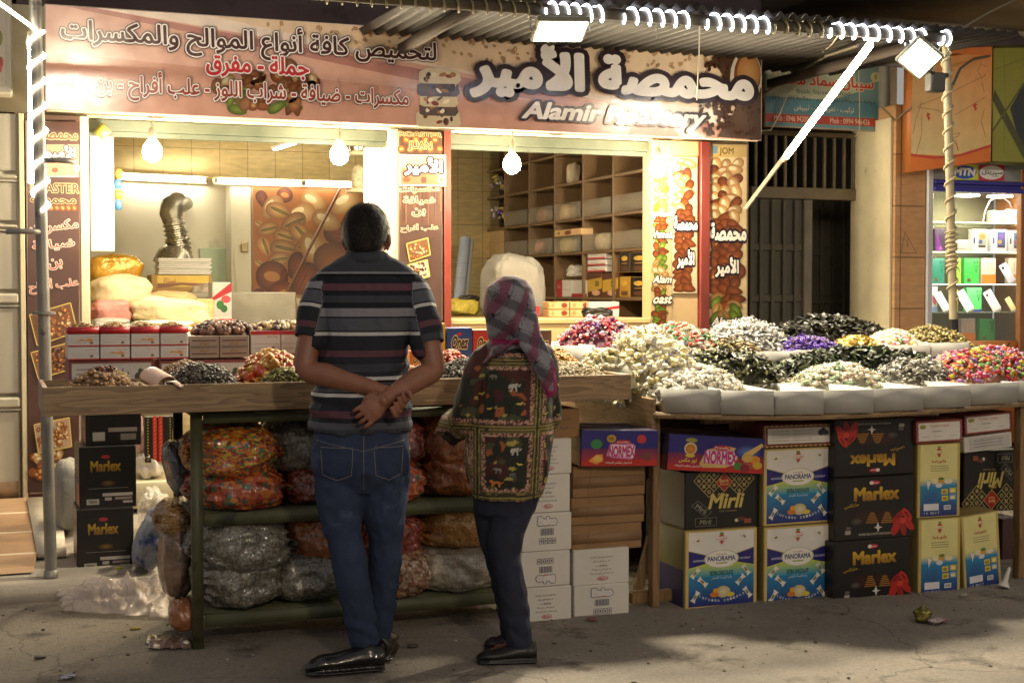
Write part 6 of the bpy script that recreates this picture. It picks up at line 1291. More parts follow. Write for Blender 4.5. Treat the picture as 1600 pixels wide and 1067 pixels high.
# white and kraft cartons right of the rack
GW = 'white cartons stacked beside the wooden post'
vv = [972, 916, 860.5, 800.5, 741, 685]
labs = ('bottom white carton of the taller stack, printed with small text', 'second white carton from the bottom, its blue lettering upside down', 'third white carton of the taller stack, blue lettering upright', 'fourth white carton of the taller stack, beside the woman', 'top white carton of the taller stack, under the kraft box')
for i in range(5): ctn('white_carton', labs[i], 812 + i * 2, vv[i + 1] + .6, 893 - (i % 2) * 2, vv[i], 5.50, .30, M_WHITEBOX, {'front': (art_bako(1), flip(art_bako(0)), art_bako(0), art_bako(1), art_bako(1))[i]}, GW, rot=R((0, .6, -.5, .4, -.4)[i]))
ctn('white_carton', 'bottom white carton of the short stack by the wooden post', 897, 913, 983, 969, 5.52, .30, M_WHITEBOX, {'front': art_bako(0)}, GW)
ctn('white_carton', 'upper white carton of the short stack, under the kraft packs', 896, 857, 983, 912.5, 5.53, .30, M_WHITEBOX, {'front': art_bako(1)}, GW)
M_TAPE = mat('brown tape', '#86684a', .62, noise=.12, nscale=12, bump=.12, bscale=50)
GK = 'kraft packs between the white cartons and the post'
for i, (u0, v0, u1, v1) in enumerate(((893, 819, 1003, 859), (893, 776, 1006, 818), (895, 727, 1008, 775))):
    t = ctn('kraft_carton', ('lowest kraft pack, taped, on the short white stack', 'middle kraft pack with glossy tape', 'top kraft pack under the blue and red sweet carton')[i], u0, v0, u1, v1, 5.55 + .01 * i, .32, M_KRAFT, {'front': lambda a: (a.line([(.2, 0), (.25, 1)], .01, '#4a3826'))}, GK, rot=R((1.5, -1, .8)[i]), bev=.003)
    x0, x1, z0, z1 = fr(u0, v0, u1, v1, 5.55); w = x1 - x0; h = z1 - z0; mb = MB(); mb.box(-w / 2 - .0008, w / 2 + .0008, -.1608, -.1600, h * .3, h * .68); mb.build('tape', M_TAPE, t.children[0], 0, local=True)
ctn('kraft_carton', 'plain kraft carton with scribbled marks on top of the white stack', 842, 639, 906, 684.5, 5.54, .3, M_KRAFT, {'front': lambda a: (a.line([(.45, .75), (.5, .6), (.56, .72), (.62, .6), (.7, .7), (.76, .62)], .02, '#3a3028'), a.line([(.5, .3), (.55, .4), (.6, .28), (.68, .4), (.7, .3)], .02, '#3a3028'))})
ctn('sweet_carton', 'blue and red sweet carton with orange slice, left of the wooden post', 909, 672, 1025, 729, 5.50, .36, mat('navy carton', '#2a2440', .45, noise=.1), {'front': art_normex(0), 'left': lambda a: (a.rect(.01, .4, .99, .99, '#1f1c4a'), a.rect(.01, .01, .99, .4, '#7a2024'))}, rot=R(-6), roll=R(1.5))
# ================================================================== RIGHT STALL
TZ = .872
fl = [(1041, 645, 1125, 646), (1129, 647, 1209, 648), (1213, 648, 1287, 647), (1291, 646, 1365, 644.5), (1369, 643, 1443, 640), (1447, 638, 1517, 635), (1520.5, 632.5, 1590, 629), (1594, 627, 1664, 622)]
FC = [(at(a, b, Z=TZ), at(c, d, Z=TZ)) for a, b, c, d in fl]
rs_ = thing('sweet_stall', 'curved timber stall table carrying rows of white trays of wrapped sweets', 'stall', (3.8, 6.0, 0))
pts = [FC[0][0] + Vector((-.03, .02, 0))] + [(FC[i][0] + FC[i][1]) / 2 + Vector((0, .012, 0)) for i in range(1, 7)] + [FC[7][1]]
poly = [Vector((p.x, p.y, .846)) for p in pts] + [Vector((FC[7][1].x, 6.68, .846)), Vector((2.72, 6.68, .846))]
mb = MB(); mb.prism(poly, (0, 0, .022)); mb.build('table_top', M_WOOD, rs_, 0)
mb = MB(); mb.box(2.715, 2.735, 5.54, 6.6, .74, .93, b=.003); mb.build('end_board', M_WOODY, rs_, 30)
mb = MB()
for u, y in ((1025, 5.56), (1597, 5.50)): p = at(u, 800, Y=y); mb = MB(); mb.box(p.x - .014, p.x + .02, y, y + .05, .0, .845, b=.003); mb.build('leg', M_WOODZ, rs_, 30)
for x in (2.8, 4.5): mb = MB(); mb.box(x - .02, x + .02, 6.5, 6.54, .1, .845, b=.003); mb.build('leg', M_WOODZ, rs_, 30)
A, B = at(986, 945, Y=5.62), at(1062, 936, Y=5.60); mb = MB(); mb.box(2.66, 3.0, 5.62, 5.66, .01, .06, b=.004); mb.prism([(2.70, 5.665, .061), (2.74, 5.665, .061), (2.79, 5.665, .28), (2.765, 5.665, .30)], (0, .03, 0)); mb.build('base_rail', M_WOODZ, rs_, 30)
mb = MB(); mb.box(2.74, FC[7][1].x, 6.02, 6.68, .99, 1.01); mb.box(2.74, FC[7][1].x - .4, 6.03, 6.05, .869, .989); mb.build('upper_tier', M_WOOD, rs_, 0)
p = at(1126, 668, Y=5.7); mb = MB(); mb.box(p.x - .13, p.x + .13, 5.62, 5.66, .80, .845, b=.003); mb.build('brace', M_WOODZ, rs_, 30)
M_TRAY = mat('white tray card', '#a19f9a', .55, noise=.05, dirt=('#a8a296', 11, .7)); M_TRAYI = mat('cream tray inside', '#cfc6ac', .6)
def tray(label, P, h, th=.004, group=None, mark=None):
    """P = bottom corners front-left, front-right, back-right, back-left"""
    c = sum(P, Vector()) / 4; t = thing('display_tray', label, 'tray', c, group); I = []
    for i in range(4):
        d = (c - P[i]); d.z = 0; I.append(P[i] + Vector((math.copysign(th, d.x), math.copysign(th, d.y), 0)))
    up = Vector((0, 0, h)); mb = MB(); vs = P + [p + up for p in P] + [p + up for p in I] + [p + Vector((0, 0, .004)) for p in I]
    fs = [[3, 2, 1, 0]] + [[i, (i + 1) % 4, 4 + (i + 1) % 4, 4 + i] for i in range(4)] + [[4 + i, 4 + (i + 1) % 4, 8 + (i + 1) % 4, 8 + i] for i in range(4)] + [[8 + i, 8 + (i + 1) % 4, 12 + (i + 1) % 4, 12 + i] for i in range(4)] + [[12, 13, 14, 15]]
    mb.add([v for v in vs], fs); mb.build('tray_body', M_TRAY, t, 0)
    if mark:
        w = (P[1] - P[0]); a = Art(P[0], w.normalized(), (0, 0, 1), w.length, h); mark(a); a.build('pen_mark', t)
    return t
nm = ('at the left end by the wooden counter', 'second from the wooden counter', 'third from the wooden counter, above the tall white carton', 'above the gap left of the upside-down black carton', 'above the right half of the upside-down black carton', 'above the yellow carton', 'at the right end, above the label cards', 'cut by the right edge of the picture')
D_ = .50
for i, (a, b) in enumerate(FC):
    def bk(p, n): return Vector((p.x + (4.05 - p.x) * .10, max(p.y + D_, 5.66 if n else 5.66), p.z))
    tray('white front tray ' + nm[i], [a, b, bk(b, 0) , bk(a, 0)], .104 - .001 * i, group='white card trays along the stall front')
# upper tier trays
ul = [(1000, 1046, 548, 562), (1048, 1112, 549, 563), (1116, 1196, 551, 566), (1200, 1251, 549, 569), (1254, 1318, 547, 568), (1321, 1384, 544, 563), (1387, 1453, 540, 557), (1456, 1514, 536, 553)]
UT = []
for i, (u0, u1, v0, v1) in enumerate(ul):
    a, b = at(u0, v1, Y=6.06), at(u1, v1, Y=6.06); z = 1.012; hh = max(.05, at(u0, v0, Y=6.06).z - 1.012)
    P = [Vector((a.x, 6.06, z)), Vector((b.x, 6.06, z)), Vector((b.x, 6.62, z)), Vector((a.x, 6.62, z))]; UT.append(P)
    tray('white rear tray holding ' + ('red and green sweets, at the left', 'red and green sweets, at the right', 'silver white wrapped sweets', 'silver white sweets beside the purple heap', 'purple wrapped chocolates', 'gold wrapped sweets', 'pink and green jelly sweets', 'olive gold sweets below the roped pole')[i], P, hh, group='white card trays on the rear tier', mark=None if i < 4 else lambda a: a.line([(.25, .4), (.3, .55), (.36, .4), (.42, .5), (.5, .42), (.58, .5), (.66, .42)], .05, '#5a5a70'))
a = at(870, 568, Y=6.0); b = at(930, 568, Y=6.0)
tray('white box tray at the back left, below the purple and red wrapped sweets', [Vector((a.x, 6.0, .99)), Vector((b.x, 6.0, .99)), Vector((b.x, 6.5, .99)), Vector((a.x, 6.5, .99))], at(900, 540, Y=6.0).z - .99)
tb = MB(); tb.box(a.x - .05, 2.72, 5.96, 6.55, .955, .988); tag(tb.build('side_table', M_WOOD, smooth=0), 'small board table behind the right end of the wooden counter', 'table')
# ------------------------------------------------------------------ heaps of sweets, nuts and seeds
def tpl(kind):
    mb = MB()
    if kind == 'twist':
        mb.ell((0, 0, 0), (.34, .23, .2), n=8, k=6, c=(1, 0, 0, 1))
        for s_ in (-1, 1):
            v = [(s_ * .26, 0, 0)]; 
            for j in range(7): w = -1.2 + 2.4 * j / 6; v.append((s_ * (.50 + .03 * (j % 2)), .20 * math.sin(w), .07 * (-1) ** j + .1 * math.cos(w) - .06))
            mb.add(v, [[0, j + 1, j + 2] for j in range(6)], 0, (0, 1, 0, 1))
    elif kind == 'bar':
        mb.ell((0, 0, 0), (.36, .14, .13), n=6, k=6, c=(1, 0, 0, 1))
        for s_ in (-1, 1): mb.add([(s_ * .3, -.06, 0), (s_ * .3, .06, 0), (s_ * .52, .16, .03), (s_ * .54, 0, -.03), (s_ * .52, -.16, .03)], [[0, 1, 2, 3, 4]], 0, (0, 1, 0, 1))
    elif kind == 'pillow':
        vs = [(x, y, 0) for x in (-.5, -.38, 0, .38, .5) for y in (-.26, 0, .26)]; up = [(x, y, (.17 if abs(x) < .1 else .10 if abs(x) < .4 else .01) * (1 if y == 0 else .25)) for x, y, _ in vs]; dn = [(x, y, -z) for x, y, z in up]
        q = [[i * 3 + j, i * 3 + j + 1, (i + 1) * 3 + j + 1, (i + 1) * 3 + j] for i in range(4) for j in range(2)]
        cc = np.array([(0, 1, 0, 1) if abs(x) > .4 else (1, 0, 0, 1) for x, y, _ in vs]); mb.add(up, q, 0, cc); mb.add(dn, [f[::-1] for f in q], 0, cc)
    elif kind == 'ball': mb.ell((0, 0, 0), (.5, .46, .44), n=8, k=6, c=(1, 0, 0, 1))
    elif kind == 'seed': mb.ell((0, 0, 0), (.5, .24, .15), n=6, k=4, c=(1, 0, 0, 1))
    elif kind == 'nut': mb.ell((0, 0, 0), (.5, .33, .27), n=8, k=6, c=(1, 0, 0, 1))
    elif kind == 'chip': mb.box(-.5, .5, -.3, .3, -.1, .1, c=(1, 0, 0, 1), b=.06)
    elif kind == 'slice': mb.box(-.5, .5, -.26, .26, -.05, .05, c=(1, 0, 0, 1), b=.03)
    return np.concatenate(mb.v), mb.f, np.concatenate(mb.c)
_TP = {}
def rotm(rg, tilt):
    w = rg.uniform(0, 6.283); return np.array((Matrix.Rotation(w, 3, 'Z') @ Matrix.Rotation(rg.uniform(-tilt, tilt), 3, 'X') @ Matrix.Rotation(rg.uniform(-tilt, tilt), 3, 'Y') @ Matrix.Rotation(rg.uniform(-.6, 3.7), 3, 'X')))
MH = {}
def hm(gl): 
    k = 'heap %s' % gl
    return {'foil': lambda: mat(k, attr=True, rough=.4, metal=0, spec=.45), 'wrap': lambda: mat(k, attr=True, rough=.5, spec=.3), 'dry': lambda: mat(k, attr=True, rough=.75), 'waxy': lambda: mat(k, attr=True, rough=.45)}[gl]()
def heap(label, cx, cy, rx, ry, zb, zt, kind, size, n, cols, gl='wrap', wraps=None, seed=0, pw=.55, sq=2.3, indiv=0, ilabel=None, skew=0, cat='sweets', layers=2, name='sweet_heap'):
    rg = random.Random(seed)
    kinds = kind if isinstance(kind, list) else [kind]
    for k in kinds: _TP.setdefault(k, tpl(k))
    def surf(a, b): r = (abs(a) ** sq + abs(b) ** sq) ** (1 / sq); return zb + (zt - zb) * max(0, 1 - r ** 2) ** pw * (1 + .10 * mnoise.noise((a * 2.5 + seed, b * 2.5, 0)))
    mb = MB(); g = 20; vs = []; base = np.mean([H(c) for c in cols], 0) * .4; base[3] = 1
    for i in range(g + 1):
        for j in range(28):
            w = 2 * math.pi * j / 28; q = i / g; ca, sa = math.cos(w), math.sin(w); kk = (abs(ca) ** sq + abs(sa) ** sq) ** (-1 / sq); a, b = q * kk * ca, q * kk * sa
            vs.append((cx + rx * a + skew * (b), cy + ry * b, max(zb + .001, surf(a, b) - size * .25)))
    mb.add(vs, [[i * 28 + j, i * 28 + (j + 1) % 28, (i + 1) * 28 + (j + 1) % 28, (i + 1) * 28 + j] for i in range(g) for j in range(28)], 0, base)
    IND = []
    if gl != 'dry' and n > 200 and size > .025: n = int(n * 1.12); size *= 1.22
    for i in range(n):
        while True:
            a, b = rg.uniform(-1, 1), rg.uniform(-1, 1)
            if abs(a) ** sq + abs(b) ** sq < 1.02: break
        s_ = size * rg.uniform(.82, 1.15); z = surf(a, b) + s_ * rg.uniform(-.05, .16); k = rg.choice(kinds); V, F, Cc = _TP[k]
        M_ = rotm(rg, .55); p = np.array((cx + rx * a + skew * b, cy + ry * b, max(z, zb + s_ * .1)))
        c = np.array(H(rg.choice(cols))); j = rg.uniform(.8, 1.15); c[:3] *= j * .85; w = np.array(H(rg.choice(wraps))) * (.8, .8, .8, 1) if wraps else c
        if i < indiv: IND.append((k, M_, p + np.array((0, 0, s_ * .12)), s_, c, w)); continue
        mb.add((V * s_) @ M_.T + p, F, 0, Cc[:, :1] * c + Cc[:, 1:2] * w + np.array((0, 0, 0, 1)) * (1 - Cc[:, :1] - Cc[:, 1:2]))
    o = mb.build(name, hm(gl), smooth=40, fixn=False); tag(o, label, cat, kind='stuff')
    cache = {}
    for k, M_, p, s_, c, w in IND:
        key = (k, tuple(np.round(c[:3] * 6)), tuple(np.round(w[:3] * 6)))
        if key not in cache:
            V, F, Cc = _TP[k]; m2 = MB(); m2.add(V * size, F, 0, Cc[:, :1] * c + Cc[:, 1:2] * w); q = m2.build('wrapped_sweet', hm(gl), smooth=40, local=True, fixn=False); cache[key] = q; tag(q, ilabel, 'sweet', 'loose sweets on top of the ' + ilabel.split(' on ')[-1].replace('the ', ''))
        else: q = cache[key].copy(); col.objects.link(q)
        q.location = p; q.rotation_euler = Matrix(M_.tolist()).to_euler(); f_ = s_ / size; q.scale = (f_, f_, f_)
    return o
def hp(label, u0, v0, u1, v1, Y, ry, zb, *a, **k):
    x0, x1, _, zt = fr(u0, v0, u1, v1, Y); return heap(label, (x0 + x1) / 2, Y, (x1 - x0) / 2, ry, zb, zt, *a, **k)
# left counter compartments
zt_ = TZ0 + .026
hp('heap of brown almonds and kernels at the left end of the wooden counter', 92, 583, 218, 607, 5.52, .09, zt_, 'nut', .024, 420, ['#8a6a4c', '#a07d5a', '#6f5038', '#b08c64'], 'dry', seed=1, cat='nuts', pw=.5, name='nut_heap', sq=3)
hp('small heap of pale slivered nuts beside the brown almonds', 158, 582, 206, 600, 5.56, .06, zt_ + .03, 'slice', .02, 220, ['#d8c89a', '#cbb684', '#e0d4b0'], 'dry', seed=2, cat='nuts', name='nut_heap')
hp('heap of dark red raisins behind the almonds', 108, 574, 214, 600, 5.76, .13, zt_, 'nut', .014, 900, ['#4f2820', '#6a342a', '#3c1c18', '#7a4438'], 'waxy', seed=3, cat='nuts', pw=.6, sq=3, name='raisin_heap')
hp('heap of beige roasted kernels behind the dark seeds', 240, 566, 330, 590, 5.80, .10, zt_, 'ball', .016, 500, ['#9a7c60', '#b0947a', '#80644c'], 'dry', seed=5, cat='nuts', name='kernel_heap')
hp('heap of dark sunflower seeds in front of the grey brown boxes', 248, 569, 380, 607, 5.62, .18, zt_, 'seed', .022, 1700, ['#2c2420', '#3f342c', '#1f1a18', '#4f443a', '#5f5346'], 'waxy', seed=4, cat='seeds', pw=.6, sq=2.6, name='seed_heap')
hp('heap of orange and red crisp mix left of the man', 366, 556, 486, 604, 5.70, .17, zt_, ['chip', 'ball', 'bar'], .036, 420, ['#b5662a', '#c8862e', '#a8381e', '#d09a3c', '#c24a22', '#b58a3a'], 'waxy', seed=6, cat='snack mix', name='snack_heap')
hp('heap of green pumpkin kernels in front of the orange mix', 398, 576, 500, 610, 5.52, .09, zt_, 'seed', .018, 800, ['#8a8438', '#74702c', '#9c9448', '#5f5a26'], 'waxy', seed=7, cat='seeds', name='seed_heap')
hp('heap of pinkish peanuts between the man and the striped seeds', 560, 568, 668, 602, 5.62, .16, zt_, 'nut', .02, 700, ['#c09a78', '#b0806a', '#d0b08c', '#a86e54'], 'dry', seed=8, cat='nuts', name='nut_heap')
hp('heap of red orange coated balls in front of the blue box', 664, 552, 742, 600, 5.80, .13, zt_, 'ball', .022, 520, ['#b5401e', '#c8562a', '#9c3218', '#d06a34'], 'waxy', seed=9, cat='nuts', name='snack_heap')
hp('heap of striped grey sunflower seeds left of the woman', 664, 563, 790, 606, 5.58, .15, zt_, 'seed', .022, 1500, ['#6f6a60', '#8f8a7e', '#4a463e', '#a8a294', '#59544a'], 'dry', seed=10, cat='seeds', name='seed_heap')
hp('heap of yellow orange corn nuts right of the woman', 818, 547, 912, 590, 5.80, .13, zt_, 'nut', .016, 900, ['#c08a2a', '#d0a040', '#a87020'], 'waxy', seed=11, cat='nuts', name='nut_heap')
hp('heap of pale beige pumpkin seeds at the right end of the wooden counter', 812, 566, 955, 602, 5.60, .17, zt_, 'seed', .018, 1900, ['#b0a080', '#c4b494', '#9a8a6c', '#d0c4a6'], 'dry', seed=12, cat='seeds', pw=.6, name='seed_heap')
# scoop
p = at(250, 600, Y=5.47); t = thing('plastic_scoop', 'pinkish white plastic scoop resting on the front board', 'scoop', p)
mb = MB(); n_ = 14; L = []
A, B, Cp = at(228, 577, Y=5.62), at(262, 597, Y=5.50), Vector((at(284, 608, Y=YT - .03).x, YT - .03, 1.040)); Cm = Vector(((B.x + Cp.x) / 2, YT + .012, 1.057))
mb = MB(); ax = (B - A).normalized(); sd = ax.cross(Vector((0, 0, 1))).normalized(); up = sd.cross(ax)
vs = []
for i in range(9):
    q = i / 8; c = A.lerp(B, q); r_ = .05 * (1 if q > .3 else (.35 + .65 * math.sin(q / .3 * 1.57)))
    for j in range(13): w = math.pi * (j / 12) * 1.1 - .15; vs.append(c + sd * (math.cos(w) * r_) + up * (math.sin(w) * r_ * .9 - .02))
mb.add(vs, [[i * 13 + j, i * 13 + j + 1, (i + 1) * 13 + j + 1, (i + 1) * 13 + j] for i in range(8) for j in range(12)]); o = mb.build('scoop_bowl', mat('pinkish plastic', '#c9aa9c', .35, noise=.06), t, 180)
sd_ = o.modifiers.new('thickness', 'SOLIDIFY'); sd_.thickness = .003
mb = MB(); mb.tube([B, Cm, Cp], [(.016, .005), (.013, .005), (.010, .004)], 8, ref=tuple(sd)); mb.build('handle', _MC['pinkish plastic'], t, 60)
# red and white boxes on the back shelf
zs = .987
for i, (u0, u1, lab) in enumerate(((108, 240, 'long white label carton under the red boxes at the left'), (248, 390, 'long white label carton behind the dark seeds'), (394, 470, 'white label carton left of the man'))):
    x0, x1, z0, z1 = fr(u0, 562, u1, 588, 6.14); carton('label_carton', lab, 'carton', (x0, x1, zs, z1, 6.14), .3, mat('label carton', '#7a3a34', .5, noise=.1), {'front': lambda a: (a.rect(.03, .0, .97, .88, '#b8b6b4'), [a.line([(.08, y), (.42, y)], .05, '#7d7b7a') for y in (.68, .52, .36)], a.line([(.5, .2), (.5, .75)], .02, '#4a4648'), a.text('بيان', .56, .4, .7, .7, '#3a3638'), a.ell(.82, .42, .05, .14, '#3a3230'), a.ell(.87, .5, .05, .16, '#4a4240'), a.ell(.84, .6, .03, .1, '#3a4a34'))}, group='white label cartons on the back shelf')
zl = fr(108, 562, 240, 588, 6.14)[3] + .001
M_RW = mat('white grey gift box', '#c4c0bc', .4, noise=.06)
def gbox(v):
    def f(a):
        a.rect(.0, .0, 1, .12, '#a8242c'); 
        if v % 2: a.poly([(.3, .45), (.4, .62), (.55, .55), (.7, .66), (.85, .5), (.7, .4), (.5, .48)], '#c98a2a')
        a.text('حلويات الشام', .55, .7, .92, .82, '#b5707a', bold=.01); a.line([(.05, .5), (.95, .5)], .015, '#8f8b88'); a.line([(.1, .32), (.6, .32)], .03, '#9a9694'); a.ell(.75, .3, .06, .1, '#7a5a4a')
    return f
GR = 'red trimmed gift boxes on the back shelf'
for i, (u0, u1) in enumerate(((106, 155), (157, 203), (205, 249), (251, 294))):
    for j, (v0, v1) in enumerate(((541, 561), (513, 540))):
        x0, x1, z0, z1 = fr(u0, v0, u1, v1, 6.12); zz = zl if j == 0 else zl + .0565; hh = .0555 if j == 0 else .052
        carton('gift_box', ('first', 'second', 'third', 'fourth')[i] + (' red trimmed gift box from the left pole, lower layer' if j == 0 else ' red trimmed gift box from the left pole, upper layer'), 'gift box', (x0, x1, zz, zz + hh, 6.12), .2, M_RW, {'front': gbox(i + j), 'left': lambda a: a.rect(0, 0, 1, .12, '#a8242c')}, group=GR, bev=.002, seam=False)
    x0, x1, z0, z1 = fr(u0, 513, u1, 540, 6.12); zz = zl + .11
    t = thing('red_tray', ('first', 'second', 'third', 'fourth')[i] + ' red card tray of shelled nuts from the left pole, on the gift boxes', 'tray', ((x0 + x1) / 2, 6.22, zz), 'red card trays of nuts on the gift boxes')
    mb = MB(); 
    for bx_ in ((x0, x1, 6.12, 6.124, zz, zz + .028), (x0, x1, 6.316, 6.32, zz, zz + .028), (x0, x0 + .004, 6.1245, 6.3155, zz, zz + .028), (x1 - .004, x1, 6.1245, 6.3155, zz, zz + .028), (x0 + .005, x1 - .005, 6.125, 6.315, zz, zz + .012)): mb.box(*bx_)
    mb.build('tray_body', mat('bright red card', '#b0202a', .35), t, 0)
    heap('shelled nuts in the ' + ('first', 'second', 'third', 'fourth')[i] + ' red tray from the left pole', (x0 + x1) / 2, 6.22, (x1 - x0) * .42, .08, zz + .013, zz + .042, 'nut', .016, 110, ['#c9a878', '#b58a58', '#dcc8a0', '#a06a3e'], 'dry', seed=30 + i, cat='nuts', name='nut_heap', sq=3)
x0, x1, z0, z1 = fr(296, 527, 390, 562, 6.14)
for i in range(2): carton('chocolate_box', ('grey brown striped box, left one, behind the dark seeds', 'grey brown striped box, right one, behind the dark seeds')[i], 'box', (x0 + (x1 - x0) / 2 * i, x0 + (x1 - x0) / 2 * (i + 1) - .003, zl, zl + .095, 6.14), .22, mat('grey brown card', '#8f8074', .4), {'front': lambda a: (a.rect(.08, .76, .92, .82, '#5a3a34'), a.rect(.08, .16, .92, .22, '#5a3a34'), a.rect(.05, .44, .95, .56, '#6f645a'), a.text('شوكو', .35, .58, .65, .74, '#8a6a2a'), a.text('شوكو', .35, .26, .65, .42, '#8a6a2a'))}, bev=.002, seam=False)
hp('heap of chocolate pieces on the grey brown boxes', 302, 505, 396, 530, 6.28, .10, zl + .0965, 'ball', .036, 150, ['#5a3a2c', '#6f4a38', '#44281e', '#8a6248'], 'waxy', seed=40, cat='chocolates', name='chocolate_heap', sq=2.6)
x0, x1, z0, z1 = fr(392, 520, 486, 562, 6.16)
for i in range(2): carton('gift_box', ('red topped white gift box half hidden, just left of the man', 'red topped white gift box behind the man')[i], 'gift box', (x0 + (x1 - x0) / 2 * i, x0 + (x1 - x0) / 2 * (i + 1) - .003, zl, zl + .115, 6.16), .22, M_RW, {'front': lambda a: (a.rect(0, .84, 1, 1, '#b0202a'), gbox(0)(a))}, group=GR, bev=.002, seam=False)
hp('chocolate and nut pieces on the red gift boxes left of the man', 394, 505, 486, 530, 6.28, .10, zl + .1165, 'ball', .03, 140, ['#5a3a2c', '#dcc8a0', '#44281e', '#c9a878'], 'waxy', seed=41, cat='chocolates', name='chocolate_heap', sq=2.6)
def ovz(bg, c2):
    def f(a):
        a.rect(.02, .02, .98, .98, bg); a.text('Onez', .2, .62, .82, .84, '#3a2a1c', bold=.04, outs=((.06, '#d8c48a'),), shear=.15); a.ell(.5, .88, .1, .03, '#b02838')
        for i in range(16): a.ell(.08 + .055 * i, .14 + .08 * rnd.random(), .06, .05, rnd.choice(['#d8cda8', '#b8a878', '#6a4a2e', '#cfc09a']))
        a.text('wafers', .45, .4, .85, .5, '#b8b8c8'); a.rect(.02, .02, .98, .1, c2)
    return f
for u0, v0, u1, v1, bg, c2, lab in ((640, 548, 668, 576, '#b5642a', '#8a4a1e', 'small orange box just right of the man'), (667, 505, 696, 558, '#c09a2a', '#8a6a1a', 'yellow wafer box left of the blue one'), (698, 512, 738, 562, '#24407e', '#a8853a', 'blue wafer box with cream lettering between the two customers'), (739, 515, 776, 562, '#a8301e', '#a8853a', 'red wafer box beside the scarf'), (828, 516, 862, 562, '#5a3a22', '#7a5a34', 'brown wafer box just right of the scarf')):
    x0, x1, z0, z1 = fr(u0, v0, u1, v1, 6.1); carton('wafer_box', lab, 'box', (x0, x1, zs, z1, 6.1), .1, mat('wafer card ' + bg, bg, .35), {'front': ovz(bg, c2)}, group='wafer boxes on the back shelf', bev=.002, seam=False)
# right stall heaps
zu = 1.017
PALE = ['#d8cc9a', '#e0d8b4', '#cfc084', '#e6e0c8', '#d4cdb0']; WHT = ['#e0ddd2', '#d4cfc0', '#e8e6e0']
hp('tall heap of purple red and white wrapped sweets at the back left', 862, 500, 1006, 545, 6.30, .22, zs, 'twist', .042, 330, ['#8a2a3a', '#6a2a5a', '#b03a44', '#5a2a6a', '#c8b8c4', '#a02a30'], 'wrap', WHT + ['#b0486a'], seed=51, indiv=26, ilabel='purple or red twist wrapped sweet on the tall back left heap', sq=2.4)
hp('small spill of pale wrapped sweets on the right end of the wooden counter', 900, 548, 992, 590, 5.78, .12, zt_, 'twist', .055, 90, PALE, 'wrap', WHT, seed=97)
hp('big spilling heap of pale yellow wrapped sweets beside the wooden counter', 940, 516, 1076, 600, 6.02, .42, .872, 'twist', .058, 660, PALE, 'wrap', WHT + ['#c9c0a0', '#a8a4c8'], seed=52, indiv=30, ilabel='pale yellow twist wrapped sweet on the big spilling heap', pw=.7)
hp('heap of red green and white wrapped sweets behind the pale heap', 1000, 508, 1118, 552, 6.34, .26, zu, 'twist', .034, 560, ['#b03a30', '#3a7a44', '#d8cdb0', '#c85a3a', '#2f6a3c', '#e0d4bc'], 'wrap', WHT, seed=53, indiv=24, ilabel='small red or green wrapped sweet on the mixed rear heap', sq=3)
hp('low heap of brown and olive wrapped sweets in front of the silver ones', 1085, 530, 1190, 560, 6.18, .13, zu, 'bar', .04, 260, ['#5a4a2e', '#7a6238', '#3a3420', '#8f7a4a', '#c8b890'], 'foil', ['#a08a5a', '#3a3424'], seed=54, sq=3, cat='sweets')
hp('heap of silver and white striped wrapped sweets on the rear tier', 1100, 503, 1228, 556, 6.40, .22, zu, 'bar', .05, 420, ['#c8c6c0', '#e0deda', '#a8a6a0', '#d4d2cc', '#5a5854'], 'foil', ['#e0deda', '#b0aea8'], seed=55, indiv=26, ilabel='silver white wrapped bar on the rear heap beside the black one', sq=2.6)
hp('long heap of black wrapped sweets along the back of the rear tier', 1176, 499, 1404, 545, 6.52, .17, zu, ['pillow', 'bar'], .052, 620, ['#22211c', '#33322a', '#181814', '#4a493c', '#2c2a20'], 'foil', ['#5a5848', '#2a281e'], seed=56, indiv=30, ilabel='black wrapped sweet on the long heap at the back', sq=3.2, pw=.5)
hp('heap of purple foil wrapped chocolates on the rear tier', 1214, 528, 1314, 556, 6.20, .13, zu, 'twist', .036, 300, ['#4a2a8a', '#5c3aa0', '#3a1f74', '#6a4ab0'], 'foil', ['#6a4ab0', '#b0946a', '#4a2a8a'], seed=57, indiv=28, ilabel='purple foil chocolate on the purple heap', sq=2.6)
hp('heap of gold wrapped sweets between the purple and the pink ones', 1300, 527, 1372, 555, 6.20, .13, zu, 'pillow', .034, 260, ['#c8a23a', '#d8b858', '#b08a2a', '#e0cc80'], 'foil', ['#e0cc80'], seed=58, indiv=20, ilabel='gold wrapped sweet on the gold heap', sq=2.6)
hp('heap of pink green and yellow jelly sweets on the rear tier', 1348, 520, 1440, 550, 6.24, .15, zu, 'ball', .028, 420, ['#d89aa0', '#c8c890', '#e0c070', '#a8c89a', '#d8b0a8', '#e0d0b8'], 'waxy', seed=59, sq=2.6)
hp('heap of olive gold wrapped sweets below the roped pole', 1398, 512, 1510, 548, 6.30, .22, zu, 'twist', .03, 520, ['#8a7a3e', '#a89858', '#6a5c2c', '#c8ba80', '#4a4220'], 'foil', ['#c8ba80', '#8a7a3e'], seed=60, indiv=24, ilabel='olive gold wrapped sweet on the heap below the roped pole', sq=2.6)
zf = .8775
hp('heap of large black and olive bar sweets in the left front trays', 1046, 550, 1212, 600, 5.84, .16, .93, 'bar', .066, 330, ['#2c2e20', '#3f4230', '#1e1f18', '#55583c', '#6a6a44'], 'foil', ['#8f8c60', '#2c2e20'], seed=61, indiv=28, ilabel='large black and olive bar sweet on the left front heap', sq=2.6)
hp('heap of white sugared sweets at the left end of the front trays', 1010, 574, 1156, 606, 5.70, .20, .89, 'twist', .036, 460, WHT + ['#d4ccb4', '#cfc6b0'], 'wrap', WHT, seed=62, sq=3)
